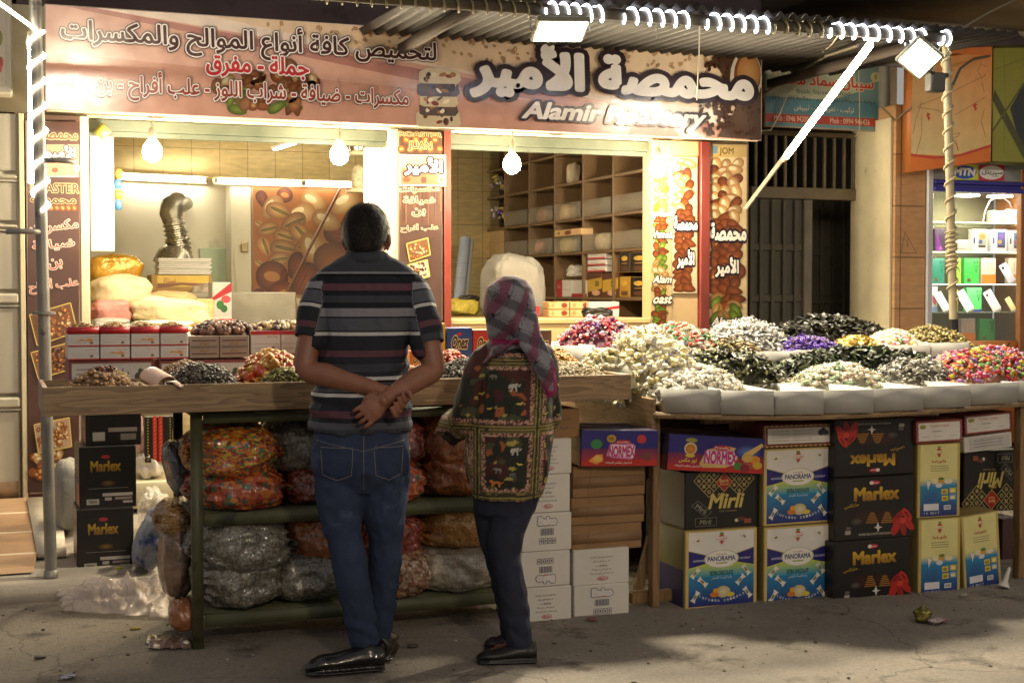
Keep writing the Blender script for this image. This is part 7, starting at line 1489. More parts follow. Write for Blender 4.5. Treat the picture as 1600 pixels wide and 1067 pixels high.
hp('long heap of dark green and black wrapped sweets in the middle', 1196, 547, 1480, 592, 5.92, .15, .94, ['pillow', 'bar'], .05, 800, ['#22281c', '#33402a', '#181c14', '#4a5a3a', '#2c2a22', '#5a5f4a'], 'foil', ['#6a7050', '#22281c'], seed=63, indiv=28, ilabel='dark green wrapped sweet on the long middle heap', sq=3)
hp('heap of pale pink green and white sugared sweets in the front trays', 1236, 571, 1382, 604, 5.70, .18, .89, 'twist', .036, 430, ['#d8d4c0', '#c8d4b8', '#e0cdb8', '#a8c4a0', '#e0dcd0', '#d8c0a8'], 'waxy', seed=64)
hp('heap of grey silver wrapped sweets in the front trays', 1350, 564, 1506, 600, 5.74, .14, .91, 'bar', .042, 480, ['#8f8c80', '#a8a498', '#74726a', '#c0bcb0', '#5a5850'], 'foil', ['#c0bcb0'], seed=65, sq=2.8)
hp('big heap of colourful jelly sweets in clear wrappers at the right end', 1450, 545, 1625, 596, 5.72, .22, .92, 'twist', .044, 640, ['#c84a50', '#d88a3a', '#d0c040', '#c83a6a', '#7ab060', '#d85a3a', '#b080c0'], 'wrap', ['#d8d0d4', '#c8b8c8', '#d0b0b8'], seed=66, indiv=30, ilabel='colourful jelly sweet in clear wrapper on the big right heap', sq=2.6)
for i, (u0, u1, c) in enumerate(((1052, 1120, PALE), (1136, 1205, ['#d0c8a0', '#c8b888', '#e0d8c0']), (1218, 1284, ['#e0cdb0', '#d8d0b8', '#c8b48c']), (1296, 1362, ['#d8cfb0', '#c4b68c']), (1372, 1440, ['#c8bd80', '#d4cc98', '#b0a468']), (1450, 1514, ['#d0c890', '#dcd4a8']), (1524, 1588, ['#c8bf88', '#d8d0a0']))):
    Yf = (FC[i][0].y + FC[i][1].y) / 2 + (.17 if i < 3 else .20); x0, x1, _, _ = fr(u0, 600, u1, 610, Yf)
    heap('thin layer of pale loose sweets in the front tray ' + nm[i], (x0 + x1) / 2, Yf, (x1 - x0) / 2 * .84, .125 if i < 3 else .10, zf, zf + .065, 'pillow', .026, 240, c, 'wrap', seed=80 + i, sq=6, pw=.3)
heap('low layer of mixed pale and olive sweets filling the trays between the heaps', 3.68, 5.84, .86, .20, .885, .975, ['twist', 'bar', 'pillow'], .042, 1500, ['#c8c0a0', '#8f8c70', '#d8d0b8', '#4a4c38', '#a8a488', '#c4b48c', '#6a6a58'], 'wrap', WHT + ['#8a8a70'], seed=95, sq=6, pw=.35)
# ------------------------------------------------------------------ cartons under the right stall
ctn('chocolate_carton', 'white and blue chocolate carton on the ground next to the wooden post', 1070, 826, 1183, 948, 5.50, .34, M_BOXG, {'front': art_pan, 'left': lambda a: (a.rect(.05, .02, .95, .5, '#23235e'), a.rect(.05, .5, .95, .98, '#6a6a3a'))}, 'white and blue chocolate cartons')
ctn('chocolate_carton', 'white and blue chocolate carton on the ground left of the black stack', 1193, 820, 1298, 948, 5.49, .34, M_BOXG, {'front': art_pan}, 'white and blue chocolate cartons')
ctn('chocolate_carton', 'white and blue chocolate carton stacked up, with white label strip on it', 1192, 699, 1300, 819, 5.50, .34, M_BOXG, {'front': art_pan_tall}, 'white and blue chocolate cartons', rot=R(.8))
ctn('label_carton', 'flat white label carton with dark red border on the blue chocolate carton', 1193, 663, 1302, 698, 5.49, .32, mat('label carton', '#7a3a34', .5, noise=.1), {'front': art_label}, None, rot=R(-.6))
ctn('chocolate_carton', 'black carton with gold lattice pattern and red diamond under the sweet carton', 1070, 735, 1191, 825, 5.53, .32, M_BOXK, {'front': art_mirli}, None)
ctn('sweet_carton', 'blue and red sweet carton with fruit basket, tilted on the lattice carton', 1043, 681, 1190, 738, 5.48, .36, mat('navy carton', '#2a2440', .45, noise=.1), {'front': art_normex(1), 'left': lambda a: (a.rect(.01, .4, .99, .99, '#1f1c4a'), a.rect(.01, .01, .99, .4, '#7a2024'))}, None, rot=R(-4), roll=R(4.5))
ctn('chocolate_carton', 'bottom black carton with gold lettering and red bow', 1302, 843, 1423, 941, 5.42, .34, M_BOXK, {'front': art_marlex}, GB, rot=R(1))
ctn('chocolate_carton', 'middle black carton with gold lettering and red bow', 1304, 744, 1427, 842, 5.44, .34, M_BOXK, {'front': art_marlex}, GB, rot=R(-.6))
ctn('chocolate_carton', 'upside-down black carton with gold lettering under the white trays', 1304, 654, 1428, 743, 5.45, .34, M_BOXK, {'front': flip(art_marlex)}, GB, rot=R(.5))
ctn('yellow_carton', 'upright yellow and blue carton on the ground, left of the tilted one', 1434, 809, 1501, 931, 5.44, .2, M_BOXG, {'front': art_yel}, 'yellow and blue cartons', rot=R(1))
ctn('yellow_carton', 'upright yellow and blue carton stacked below the white label', 1433, 692, 1500, 808, 5.45, .2, M_BOXG, {'front': art_yel}, 'yellow and blue cartons')
ctn('yellow_carton', 'yellow and blue carton tilted against the stack on the ground', 1506, 801, 1567, 919, 5.46, .18, M_BOXG, {'front': art_yel}, 'yellow and blue cartons', roll=R(-4.5), rot=R(3))
ctn('label_carton', 'white label carton with red border on the yellow carton', 1432, 656, 1503, 691, 5.43, .2, mat('label carton', '#7a3a34', .5, noise=.1), {'front': art_label2}, None, roll=R(-1))
ctn('chocolate_carton', 'black lattice carton with red diamond above the tilted yellow carton', 1506, 704, 1592, 799, 5.62, .28, M_BOXK, {'front': flip(art_mirli)}, None)
ctn('label_carton', 'white label carton with red border at the right end under the stall', 1508, 646, 1581, 676, 5.55, .2, mat('label carton', '#7a3a34', .5, noise=.1), {'front': art_label2}, None, roll=R(-3))
ctn('white_carton', 'opened white carton flap with small print below the right label', 1507, 679, 1582, 703, 5.54, .2, M_WHITEBOX, {'front': lambda a: (a.rect(.1, .1, .95, .9, '#b0aeac'), [a.line([(.2, y), (.8, y)], .06, '#8a8886') for y in (.3, .5, .7)])}, None, roll=R(-4))
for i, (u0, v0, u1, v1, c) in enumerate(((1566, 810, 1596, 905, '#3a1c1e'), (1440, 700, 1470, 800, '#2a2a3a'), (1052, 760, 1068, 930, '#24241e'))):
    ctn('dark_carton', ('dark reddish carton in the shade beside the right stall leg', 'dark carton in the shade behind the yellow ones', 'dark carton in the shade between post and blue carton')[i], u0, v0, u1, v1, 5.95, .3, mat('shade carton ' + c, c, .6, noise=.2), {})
x0, x1 = 2.8, 5.1
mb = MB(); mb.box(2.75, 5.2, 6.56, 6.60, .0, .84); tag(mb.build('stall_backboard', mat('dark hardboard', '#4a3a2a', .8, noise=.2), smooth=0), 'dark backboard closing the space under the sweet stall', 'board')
# ------------------------------------------------------------------ litter on the ground
def film(name, label, pts, hfun, m, cat, n=60, k=26, thick=.0015):
    """crumpled sheet over a quad of ground points"""
    P = [at(u, v, Z=z) for u, v, z in pts]; mb = MB(); vs = []
    for i in range(k + 1):
        for j in range(n + 1):
            s_, t_ = j / n, i / k; q = P[0] * (1 - s_) * (1 - t_) + P[1] * s_ * (1 - t_) + P[2] * s_ * t_ + P[3] * (1 - s_) * t_
            e = .02 * (mnoise.noise((s_ * 7, t_ * 5, 3)) + .5 * mnoise.noise((s_ * 16, t_ * 12, 8)))
            vs.append((q.x + e * 1.5, q.y + e, q.z + hfun(s_, t_)))
    mb.add(vs, [[i * (n + 1) + j, i * (n + 1) + j + 1, (i + 1) * (n + 1) + j + 1, (i + 1) * (n + 1) + j] for i in range(k) for j in range(n)])
    o = mb.build(name, m, smooth=180, fixn=False); return tag(o, label, cat)
def hf(s_, t_):
    f = abs(mnoise.noise((s_ * 5, t_ * 3.2, 1))) * .11 + abs(mnoise.noise((s_ * 11, t_ * 8, 5))) * .05 + abs(mnoise.noise((s_ * 24, t_ * 18, 9))) * .02
    return .012 + f * math.sin(math.pi * min(1, max(0, t_))) ** .5 * (math.sin(math.pi * s_) ** .4) * (.6 + .7 * s_)
M_SHEET = mat('clear plastic sheet', '#dccdc6', .12, alpha=.5, spec=1, bump=.9, bscale=26, noise=.2)
film('plastic_sheet', 'big crumpled clear plastic sheet lying at the kerb left of the rack', [(98, 958, .004), (262, 968, .004), (268, 905, .07), (92, 922, .07)], hf, M_SHEET, 'plastic sheet')
film('sweet_wrapper', 'long grey brown wrapper on the road beside the rack foot', [(228, 1016, .004), (296, 1016, .004), (292, 1000, .004), (232, 996, .004)], lambda s_, t_: .01 + .03 * math.sin(t_ * 3.1) * (.7 + .5 * mnoise.noise((s_ * 5, t_ * 3, 2))), mat('grey brown wrapper', '#6a564e', .3, noise=.3, bump=.6, coat=.4), 'wrapper', 24, 12)
film('foil_scrap', 'small silver foil scrap at the bottom left of the road', [(93, 1064, .004), (114, 1060, .004), (116, 1054, .004), (96, 1058, .004)], lambda s_, t_: .006 + .012 * math.sin(t_ * 3.1), mat('silver scrap', '#a8a8b4', .25, metal=.6, bump=.5), 'litter', 10, 8)
p = at(290, 1014, Z=.0); blob('paper_ball', 'white crumpled paper ball by the rack foot', 'paper', (p.x, p.y, .004), (.018, .018, .016), mat('white paper', '#c4c0ba', .8), fold=.25, seed=5, n=20, k=12)
p = at(1441, 972, Z=.0); blob('foil_ball', 'crumpled gold green foil ball on the road at the right', 'litter', (p.x, p.y, .004), (.035, .03, .034), mat('gold green foil', '#7a743a', .25, metal=.7, noise=.4, nscale=50, dirt=('#5a2030', 30, .6)), fold=.3, seed=6, n=26, k=16)
p = at(1462, 974, Z=.0); blob('foil_wrapper', 'pink and silver wrapper beside the foil ball', 'litter', (p.x, p.y, .004), (.045, .03, .014), mat('pink silver foil', '#9a8f92', .25, metal=.5, noise=.3, nscale=40, dirt=('#7a1f44', 24, .52)), fold=.3, seed=7, n=26, k=14)
p = at(1568, 918, Z=.0); mb = MB(); mb.lathe([(.03, .002), (.012, .03), (.008, .09), (.002, .1)], (0, 0, 0), 10, M=Matrix.Rotation(R(20), 3, 'Y')); o = mb.build('paper_twist', mat('white paper', '#c4c0ba', .8), local=True); o.location = (p.x, p.y, .004); tag(o, 'white paper twist on the ground at the foot of the tilted carton', 'litter')
for i, (u, v, c, lab) in enumerate(((212, 985, '#8a7a2a', 'tiny yellow green scrap on the road below the plastic sheet'), (185, 893, '#8a8a2a', 'tiny yellow scrap at the foot of the black cartons'), (62, 1030, '#4a4238', 'tiny dark scrap on the road at the lower left'), (645, 1012, '#4a443c', 'tiny dark scrap on the road between the customers'), (1505, 932, '#8f8a84', 'tiny pale scrap on the road right of the yellow carton'), (925, 970, '#6a443a', 'reddish scrap at the foot of the white cartons'))):
    p = at(u, v, Z=.1 if v < 900 else .0); blob('litter_scrap', lab, 'litter', (p.x, p.y, (.112 if v < 900 else .005)), (.022, .014, .006), mat('scrap ' + c, c, .6), fold=.35, seed=200 + i, n=14, k=8)
# ================================================================== PEOPLE
from mathutils.bvhtree import BVHTree
M_SKIN = mat('skin', '#7b503d', .5, noise=.14, nscale=18, bump=.12, bscale=160); M_SKIN.node_tree.nodes["Principled BSDF"].inputs['Subsurface Weight'].default_value = .08
def rings(mb, rows, n=30, e=.9):
    """rows = [(x centre, y centre, z, half width, half depth)] -> closed loft"""
    vs = []
    for cx, cy, cz, a, b in rows:
        for j in range(n):
            w = 2 * math.pi * j / n; ca, sa = math.cos(w), math.sin(w)
            vs.append((cx + a * math.copysign(abs(ca) ** e, ca), cy + b * math.copysign(abs(sa) ** e, sa), cz))
    k = len(rows); fs = [[i * n + j, i * n + (j + 1) % n, (i + 1) * n + (j + 1) % n, (i + 1) * n + j] for i in range(k - 1) for j in range(n)] + [list(range(n)), [(k - 1) * n + j for j in range(n)][::-1]]
    mb.add(vs, fs)
def smooth_path(pts, rs, m=6):
    """Catmull-Rom through joints and radii"""
    P = [Vector(p) for p in pts]; Q = []; RR = []
    for i in range(len(P) - 1):
        a, b, c, d = P[max(i - 1, 0)], P[i], P[i + 1], P[min(i + 2, len(P) - 1)]
        for j in range(m):
            t = j / m; Q.append(.5 * ((2 * b) + (c - a) * t + (2 * a - 5 * b + 4 * c - d) * t * t + (3 * b - a - 3 * c + d) * t ** 3))
            r0, r1 = np.array(rs[i]) if isinstance(rs[i], tuple) else rs[i], np.array(rs[i + 1]) if isinstance(rs[i + 1], tuple) else rs[i + 1]
            v = r0 + (r1 - r0) * t; RR.append(tuple(v) if isinstance(v, np.ndarray) else v)
    return Q + [P[-1]], RR + [rs[-1]]
def limb(mb, pts, rs, n=16, ref=None, m=6):
    q, r = smooth_path(pts, rs, m); mb.tube(q, [x if isinstance(x, tuple) else (x, x) for x in r], n, ref=ref)
    for p, x in ((q[0], r[0]), (q[-1], r[-1])): x = x if isinstance(x, tuple) else (x, x); mb.ell(p, min(x) * .98, n=14, k=8)
def head(mb, c, turn, s=1.0, tilt=0):
    M = Matrix.Rotation(turn, 3, 'Z') @ Matrix.Rotation(tilt, 3, 'X')
    def E(p, r): mb.ell(Vector(c) + M @ (Vector(p) * s), tuple(x * s for x in r), M, 20, 14)
    E((0, -.005, .02), (.076, .096, .098)); E((0, .03, -.05), (.058, .07, .062)); E((0, .07, -.085), (.03, .03, .026)); E((0, .06, -.02), (.062, .045, .05)); E((0, .078, .03), (.058, .022, .02))
    E((0, .104, -.018), (.012, .016, .022)); E((0, .098, .0), (.009, .012, .03)); E((0, .094, -.056), (.022, .010, .006)); E((0, .092, -.066), (.02, .010, .006))
    for x in (-1, 1): E((x * .078, .012, -.016), (.009, .018, .032)); E((x * .087, .006, -.006), (.007, .017, .026)); E((x * .03, .080, .008), (.014, .012, .010)); E((x * .04, .066, -.03), (.024, .02, .02))
    return M
def hand(mb, wrist, d, up, fingers, thumb, L=.09, W=.042, T=.016):
    """palm along d with outward normal up; fingers = list of joint offsets in (along, across, out)"""
    d = Vector(d).normalized(); up = (Vector(up) - d * Vector(up).dot(d)).normalized(); sd = d.cross(up)
    w = Vector(wrist); F = lambda a, b, c: w + d * a + sd * b + up * c
    mb.tube([F(-.01, 0, 0), F(.02, 0, 0), F(.05, 0, .002), F(L, 0, 0)], [(T * 1.05, W * .62), (T * 1.1, W * .8), (T * 1.05, W), (T * .85, W * .98)], 14, ref=tuple(up))
    for f in fingers + [thumb]:
        pts = [F(*p) for p in f[0]]; q, r = smooth_path(pts, f[1], 4); mb.tube(q, r, 10); mb.ell(q[-1], r[-1], n=10, k=6)
        for p, x in zip(pts[1:-1], f[1][1:-1]): mb.ell(p, x * 1.06, n=10, k=6)
def cloth(am, sc_=1.0, seed=0, str_=(1, 1, .45)):
    o = Vector((seed * 3.1, seed * 1.7, 0))
    def f(p, n):
        v = Vector((p[0] * str_[0], p[1] * str_[1], p[2] * str_[2])) * 14 * sc_ + o
        return am * (mnoise.noise(v) + .5 * (1 - 2 * abs(mnoise.noise(v * 1.9 + o))) + .25 * mnoise.noise(v * 4.3))
    return f
def bvh(o): me = o.data; return BVHTree.FromPolygons([v.co.copy() for v in me.vertices], [list(p.vertices) for p in me.polygons])
def onto(tree, x, z, y0=-1.0, off=.0015):
    h = tree.ray_cast(Vector((x, y0, z)), Vector((0, 1, 0))); return (h[0] + h[1] * off) if h[0] else None
def stitch(tree, pts, r, mb, n=10):
    L = []
    for (x0, z0), (x1, z1) in zip(pts, pts[1:]):
        for i in range(n): q = onto(tree, x0 + (x1 - x0) * i / n, z0 + (z1 - z0) * i / n); L += [q] if q else []
    if len(L) > 2: mb.tube(L, r, 5)
def shoe(mb, heel, toe, w, h, top, z0=.0):
    """low shoe from heel to toe on the ground"""
    A, B = Vector(heel), Vector(toe); d = (B - A); n = 16; sd = d.normalized().cross(Vector((0, 0, 1))); vs = []; R_ = []
    for i in range(n + 1):
        t = i / n; ww = w * (math.sin(math.pi * min(1, (t + .10) / .5)) ** .5 if t < .15 else .86 + .14 * math.sin((t - .15) * 4) if t < .75 else max(.35, (1 - ((t - .75) / .25) ** 2.6) ** .5))
        hh = (top if t < .3 else top + (h - top) * min(1, (t - .3) / .35)) * (1 if t < .75 else max(.35, 1 - ((t - .75) / .25) ** 2 * .6)); c = A + d * t
        for j in range(16):
            q = 2 * math.pi * j / 16; x = math.cos(q) * ww; z = math.sin(q); zz = z0 + hh * (.5 + .5 * z) if z > -.5 else z0 + hh * .25 * (1 + (z + .5) * 2)
            vs.append(c + sd * (x * (1.0 if z < .2 else 1 - .35 * (z - .2))) + Vector((0, 0, max(z0, zz))))
    mb.add(vs, [[i * 16 + j, i * 16 + (j + 1) % 16, (i + 1) * 16 + (j + 1) % 16, (i + 1) * 16 + j] for i in range(n) for j in range(16)] + [list(range(16)), [n * 16 + j for j in range(16)][::-1]])
def frame_(u, v, lab, cat='person', rot=None):
    g = at(u, v, Z=0); zc = (g - CAM).dot(Vector((_r.y * -1, _r.x, 0)).normalized()) if False else (g - CAM).dot(Vector((math.sin(YAW), math.cos(YAW), 0)))
    a = math.atan2(g.x, g.y); t = thing('person', lab, cat, (g.x, g.y, 0), None, (0, 0, -a)); D = zc / math.cos(a - YAW); base = FPX / math.cos(a - YAW)
    kx = math.cos(a - YAW) ** 2
    def p(u2, v2, y=0.0):
        # local point that the photo shows at (u2, v2) on the person's plane y
        dirw = _f + _r * ((u2 - 800) / FPX) + _u * ((533.5 - v2) / FPX); n = Vector((math.sin(a), math.cos(a), 0)); k = (Vector((g.x, g.y, 0)) + n * y - CAM).dot(n) / dirw.dot(n); w = CAM + dirw * k
        return Vector(((w - g).dot(Vector((math.cos(a), -math.sin(a), 0))), y, w.z))
    return t, p
# ------------------------------------------------------------------ the man
man, P = frame_(566, 1046, 'man seen from behind in striped polo shirt and jeans, hands clasped behind his back')
def rows_(P, L, n=0): 
    out = []
    for v, l, r, b, y in L: A, B = P(l, v, y), P(r, v, y); out.append(((A.x + B.x) / 2, y, A.z, (B.x - A.x) / 2, b))
    return out
TOR = [(672, 487, 640, .135, 0), (640, 489, 639, .142, 0), (600, 493, 635, .140, 0), (555, 500, 634, .132, 0), (510, 502, 641, .125, 0), (475, 497, 648, .118, .0), (452, 498, 646, .105, 0), (438, 507, 635, .09, .0), (425, 524, 620, .076, .0), (414, 540, 605, .067, .0), (404, 545, 602, .064, .004)]
SHL, ELL, WRL = P(503, 458, 0), P(479, 574, -.07), P(600, 613, -.170)
SHR, ELR, WRR = P(645, 460, 0), P(676, 574, -.08), P(600, 626, -.205)
hc = P(572, 372, 0)
sk = MB()
M_h = head(sk, hc, R(-14), 1.0)
limb(sk, [P(573, 440, -.005), hc + Vector((0, -.012, -.02))], [.058, .056], 18)
tr = rows_(P, TOR); rings(sk, [(x, y, z, a - .014, b - .014) for x, y, z, a, b in tr[:9]])
limb(sk, [SHL, SHL.lerp(ELL, .5) + Vector((-.008, 0, 0)), ELL, ELL.lerp(WRL, .3) + Vector((0, 0, -.004)), ELL.lerp(WRL, .75), WRL], [.05, .047, .042, .044, .032, (.024, .031)], 18)
limb(sk, [SHR, SHR.lerp(ELR, .5) + Vector((.008, 0, 0)), ELR, ELR.lerp(WRR, .3) + Vector((0, 0, -.004)), ELR.lerp(WRR, .75), WRR], [.05, .047, .042, .044, .033, (.026, .032)], 18)
# right hand: outermost, back of the hand towards the viewer, fingers curled in under the palm
def fg(b, l, curl, r=.0080): return ([(.078, b, .002), (.078 + l * .38, b * 1.04, .004 - curl * .2), (.078 + l * .52, b * 1.04, -.016 - curl * .4), (.072 + l * .30, b, -.036 - curl * .3)], [r * 1.08, r * 1.05, r, r * .86])
hand(sk, WRR, P(560, 656, -.205) - WRR, (0, -1, .1), [fg(-.033, .062, .02, .0080), fg(-.011, .07, .02), fg(.011, .068, .02), fg(.033, .056, .02, .0074)], ([(.018, .028, -.006), (.040, .044, -.014), (.066, .034, -.026), (.080, .018, -.030)], [.013, .0115, .010, .0088]), L=.085)
# left hand: behind the right wrist, its fingers close round it from below
ax = (P(634, 636, -.17) - WRL)
hand(sk, WRL, ax, (0, -1, .2), [([(.062, b, .002), (.062 + .020, b * 1.0 + .012, .022), (.060 + .016, b + .020, .046), (.050, b + .006, .060)], [.0088, .0088, .0082, .0072]) for b in (-.033, -.011, .011, .032)], ([(.018, -.026, .004), (.046, -.046, .016), (.072, -.046, .030), (.086, -.036, .040)], [.013, .0115, .010, .0085]), L=.074)
LEGL = [(P(531, 735, 0), .094), (P(531, 790, 0), .083), (P(537, 840, -.01), .062), (P(547, 880, -.01), .058), (P(560, 950, .0), .052), (P(571, 1012, .02), .040)]
LEGR = [(P(600, 735, .01), .094), (P(600, 790, .02), .081), (P(602, 840, .05), .060), (P(601, 880, .07), .056), (P(594, 945, .11), .050), (P(590, 1002, .16), .040)]
rings(sk, rows_(P, [(756, 520, 612, .07, .01), (738, 502, 628, .095, .008), (715, 496, 632, .112, .0), (690, 496, 631, .114, 0), (665, 497, 630, .114, 0)]))
for lg in (LEGL, LEGR): limb(sk, [q for q, r in lg], [r * .86 for q, r in lg], 16)
limb(sk, [LEGL[-1][0], P(575, 1038, .02)], [.036, .034]); limb(sk, [LEGR[-1][0], LEGR[-1][0] + Vector((0, .0, -.06))], [.036, .034])
fuse(sk, 'body', M_SKIN, man, .0036, 2)
# shirt: the stripe co-ordinate rides in the colour attribute, the bands are woven in the material
def stripe_mat():
    m = mat('striped jersey', '#333333', .9, spec=.2, bump=.25, bscale=220); nt = m.node_tree; N = nt.nodes; L = nt.links; b = N["Principled BSDF"]
    a = N.new('ShaderNodeAttribute'); a.attribute_name = 'Col'; s_ = N.new('ShaderNodeSeparateColor'); L.new(a.outputs['Color'], s_.inputs[0])
    cr = N.new('ShaderNodeValToRGB'); cr.color_ramp.interpolation = 'CONSTANT'
    C = {'k': '#1b1d22', 'b': '#553742', 'g': '#353840', 'm': '#484a54', 'l': '#74747d', 'w': '#a8a8a8', 'n': '#0b0b0d', 'd': '#23252d'}
    bands = [(400, 'g'), (424, 'l'), (427, 'n'), (430, 'k'), (442, 'b'), (453, 'k'), (461, 'g'), (472, 'k'), (480, 'l'), (494, 'n'), (496, 'm'), (515, 'n'), (518, 'w'), (523, 'd'), (546, 'b'), (556, 'd'), (567, 'g'), (579, 'd'), (586, 'w'), (592, 'n'), (595, 'm'), (611, 'n'), (613, 'w'), (618, 'd'), (640, 'b'), (651, 'd'), (659, 'm'), (668, 'g')]
    el = cr.color_ramp.elements
    for i, (v, c) in enumerate(bands):
        e = el[i] if i < 2 else el.new((v - 400) / 280); e.position = (v - 400) / 280; e.color = H(C[c])
    L.new(s_.outputs[0], cr.inputs['Fac']); L.new(cr.outputs['Color'], b.inputs['Base Color']); return m
sm = MB(); rings(sm, [(x, y, z, a + .002, b + .002) for x, y, z, a, b in tr], 36)
HL, HR = SHL.lerp(ELL, .60), SHR.lerp(ELR, .68)
limb(sm, [SHL + Vector((.03, 0, .005)), SHL, SHL.lerp(ELL, .35) + Vector((-.008, 0, 0)), HL], [.062, .064, .062, .063], 20); limb(sm, [SHR + Vector((-.03, 0, .005)), SHR, SHR.lerp(ELR, .4) + Vector((.008, 0, 0)), HR], [.062, .064, .062, .062], 20)
limb(sm, [P(500, 450, 0), P(545, 424, -.01), P(600, 424, -.01), P(648, 452, 0)], [.045, .06, .06, .045], 18)
# collar stand
cv_ = [P(573, 408, 0) + Vector((.072 * math.cos(w), .066 * math.sin(w) - .002, .010 - .010 * math.sin(w))) for w in np.linspace(R(150), R(390), 20)]
sm.tube(cv_, [(.022, .008)] * 20, 8, ref=(0, 0, 1))
axL, axR = (ELL - SHL).normalized(), (ELR - SHR).normalized()
def post_shirt(co):
    z = co[:, 2]; v = 455 + (1.4 - z) / .00231; x = co[:, 0]; seamL, seamR = SHL.x + .004, SHR.x - .004
    tL = 455 + 38 + ((co - np.array(SHL)) @ np.array(axL)) / .00231; tR = 455 + 38 + ((co - np.array(SHR)) @ np.array(axR)) / .00231
    hemz = HL.z - .02; armL = (x < seamL - .25 * np.maximum(0, SHL.z - .03 - z)) & (z > HL.z - .09) & (z < SHL.z + .045); armR = (x > seamR + .25 * np.maximum(0, SHR.z - .03 - z)) & (z > HR.z - .09) & (z < SHR.z + .045)
    v = np.where(armL, tL, np.where(armR, tR, v)); t = np.clip((v - 400) / 280, 0, 1)
    # open the sleeve ends: pull the rounded end inwards to a flat hem
    for hem, axx, msk in ((HL, axL, armL), (HR, axR, armR)):
        d = (co - np.array(hem)) @ np.array(axx); k = msk & (d > .004); co[k] -= np.outer(d[k] - .004, np.array(axx))
    return co, np.stack([t, t, t, np.ones_like(t)], 1)
def shirt_disp(p, n):
    base = cloth(.0062, .75, 1)(p, n) + .005 * max(0, min(1, (1.2 - p[2]) / .2)) * math.sin(p[0] * 62 + 5 * mnoise.noise((p[0] * 4, p[1] * 4, p[2] * 3))); w = max(0, 1 - abs(p[2] - 1.03) / .2); d = max(0, 1 - abs((p[0] - .10) - (1.12 - p[2]) * .35) / .06)
    rz = 1 - 2.6 * abs(mnoise.noise((p[0] * 9 + p[2] * 5, p[1] * 8, p[2] * 5.5 - p[0] * 3))); base += .010 * max(0, rz) ** 2 * min(1, max(.25, (1.30 - p[2]) / .25))
    return base + .006 * w * math.sin(p[2] * 95 + p[0] * 14 + 3 * mnoise.noise((p[0] * 6, p[2] * 6, 0))) * (.4 + .6 * abs(p[0]) / .17) + .006 * d * w
fuse(sm, 'striped_shirt', stripe_mat(), man, .005, 4, shirt_disp, post=post_shirt)
jm = MB(); rings(jm, rows_(P, [(768, 512, 618, .085, .015), (750, 493, 636, .112, .01), (735, 488, 641, .126, .0), (715, 487, 642, .135, -.005), (690, 489, 639, .134, 0), (662, 492, 636, .13, 0)]), 32)
for lg in (LEGL, LEGR): limb(jm, [q for q, r in lg], [r * 1.03 + (.004 if i > 2 else 0) for i, (q, r) in enumerate(lg)], 20)
def jean_disp(p, n):
    q = mnoise.noise((p[0] * 7, p[1] * 7, p[2] * 4 + 3)); m1 = max(0, mnoise.noise((p[0] * 11 + 5, p[1] * 11, p[2] * 6)) + .25)
    k = .007 * m1 * math.sin(p[2] * 95 + p[0] * 45 + 9 * q) * max(0, 1 - abs(p[2] - .17) / .17) + .007 * m1 * math.sin(p[2] * 60 - p[0] * 55 + 8 * q) * max(0, 1 - abs(p[2] - .50) / .16) + .005 * m1 * math.sin(p[2] * 50 + abs(p[0]) * 70 + 6 * q) * max(0, 1 - abs(p[2] - .72) / .12)
    return cloth(.006, .9, 2, (1, 1, .6))(p, n) + k
def hem(z0): 
    def f(co): co[:, 2] = np.maximum(co[:, 2], z0); return co, None
    return f
M_DENIM = mat('blue denim', '#2c374f', .9, noise=.25, nscale=5, bump=.35, bscale=300, dirt=('#44506a', 4, .56), spec=.2)
jn = fuse(jm, 'jeans', M_DENIM, man, .0065, 3, jean_disp, post=hem(.045))
tree = bvh(jn); st = MB()
for x0, x1 in ((-.145, -.03), (.045, .15)):
    z1, z0 = P(0, 700, 0).z, P(0, 752, 0).z; stitch(tree, [(x0, z1), (x1, z1), (x1 - .006, z0 + .02), ((x0 + x1) / 2, z0), (x0 + .006, z0 + .02), (x0, z1)], .0013, st)
stitch(tree, [(.008, P(0, 680, 0).z), (.008, P(0, 770, 0).z)], .0013, st, 30); stitch(tree, [(-.16, P(0, 690, 0).z), (.008, P(0, 705, 0).z), (.165, P(0, 690, 0).z)], .0012, st, 20)
st.build('seam_stitching', mat('tan thread', '#6a6470', .7), man, 60, local=True)
M_SHOE = mat('polished black leather', '#121011', .3, noise=.15, spec=.5, coat=.25, bump=.08, bscale=40)
for hl, to, nm_ in ((P(600, 1040, .0), P(477, 1056, -.05), 0), (LEGR[-1][0] + Vector((.01, -.06, 0)), LEGR[-1][0] + Vector((.05, .22, 0)), 1)):
    s_ = MB(); hl = Vector((hl.x, hl.y, 0)); to = Vector((to.x, to.y, 0)); shoe(s_, hl, to, .046, .062, .085, .012); shoe(s_, hl, to, .05, .02, .02, .0)
    d = (to - hl).normalized(); limb(s_, [hl + d * .062 + Vector((0, 0, .045)), hl + d * .055 + Vector((0, 0, .068))], [.036, .036], 16)
    fuse(s_, 'shoe', M_SHOE, man, .005, 2)
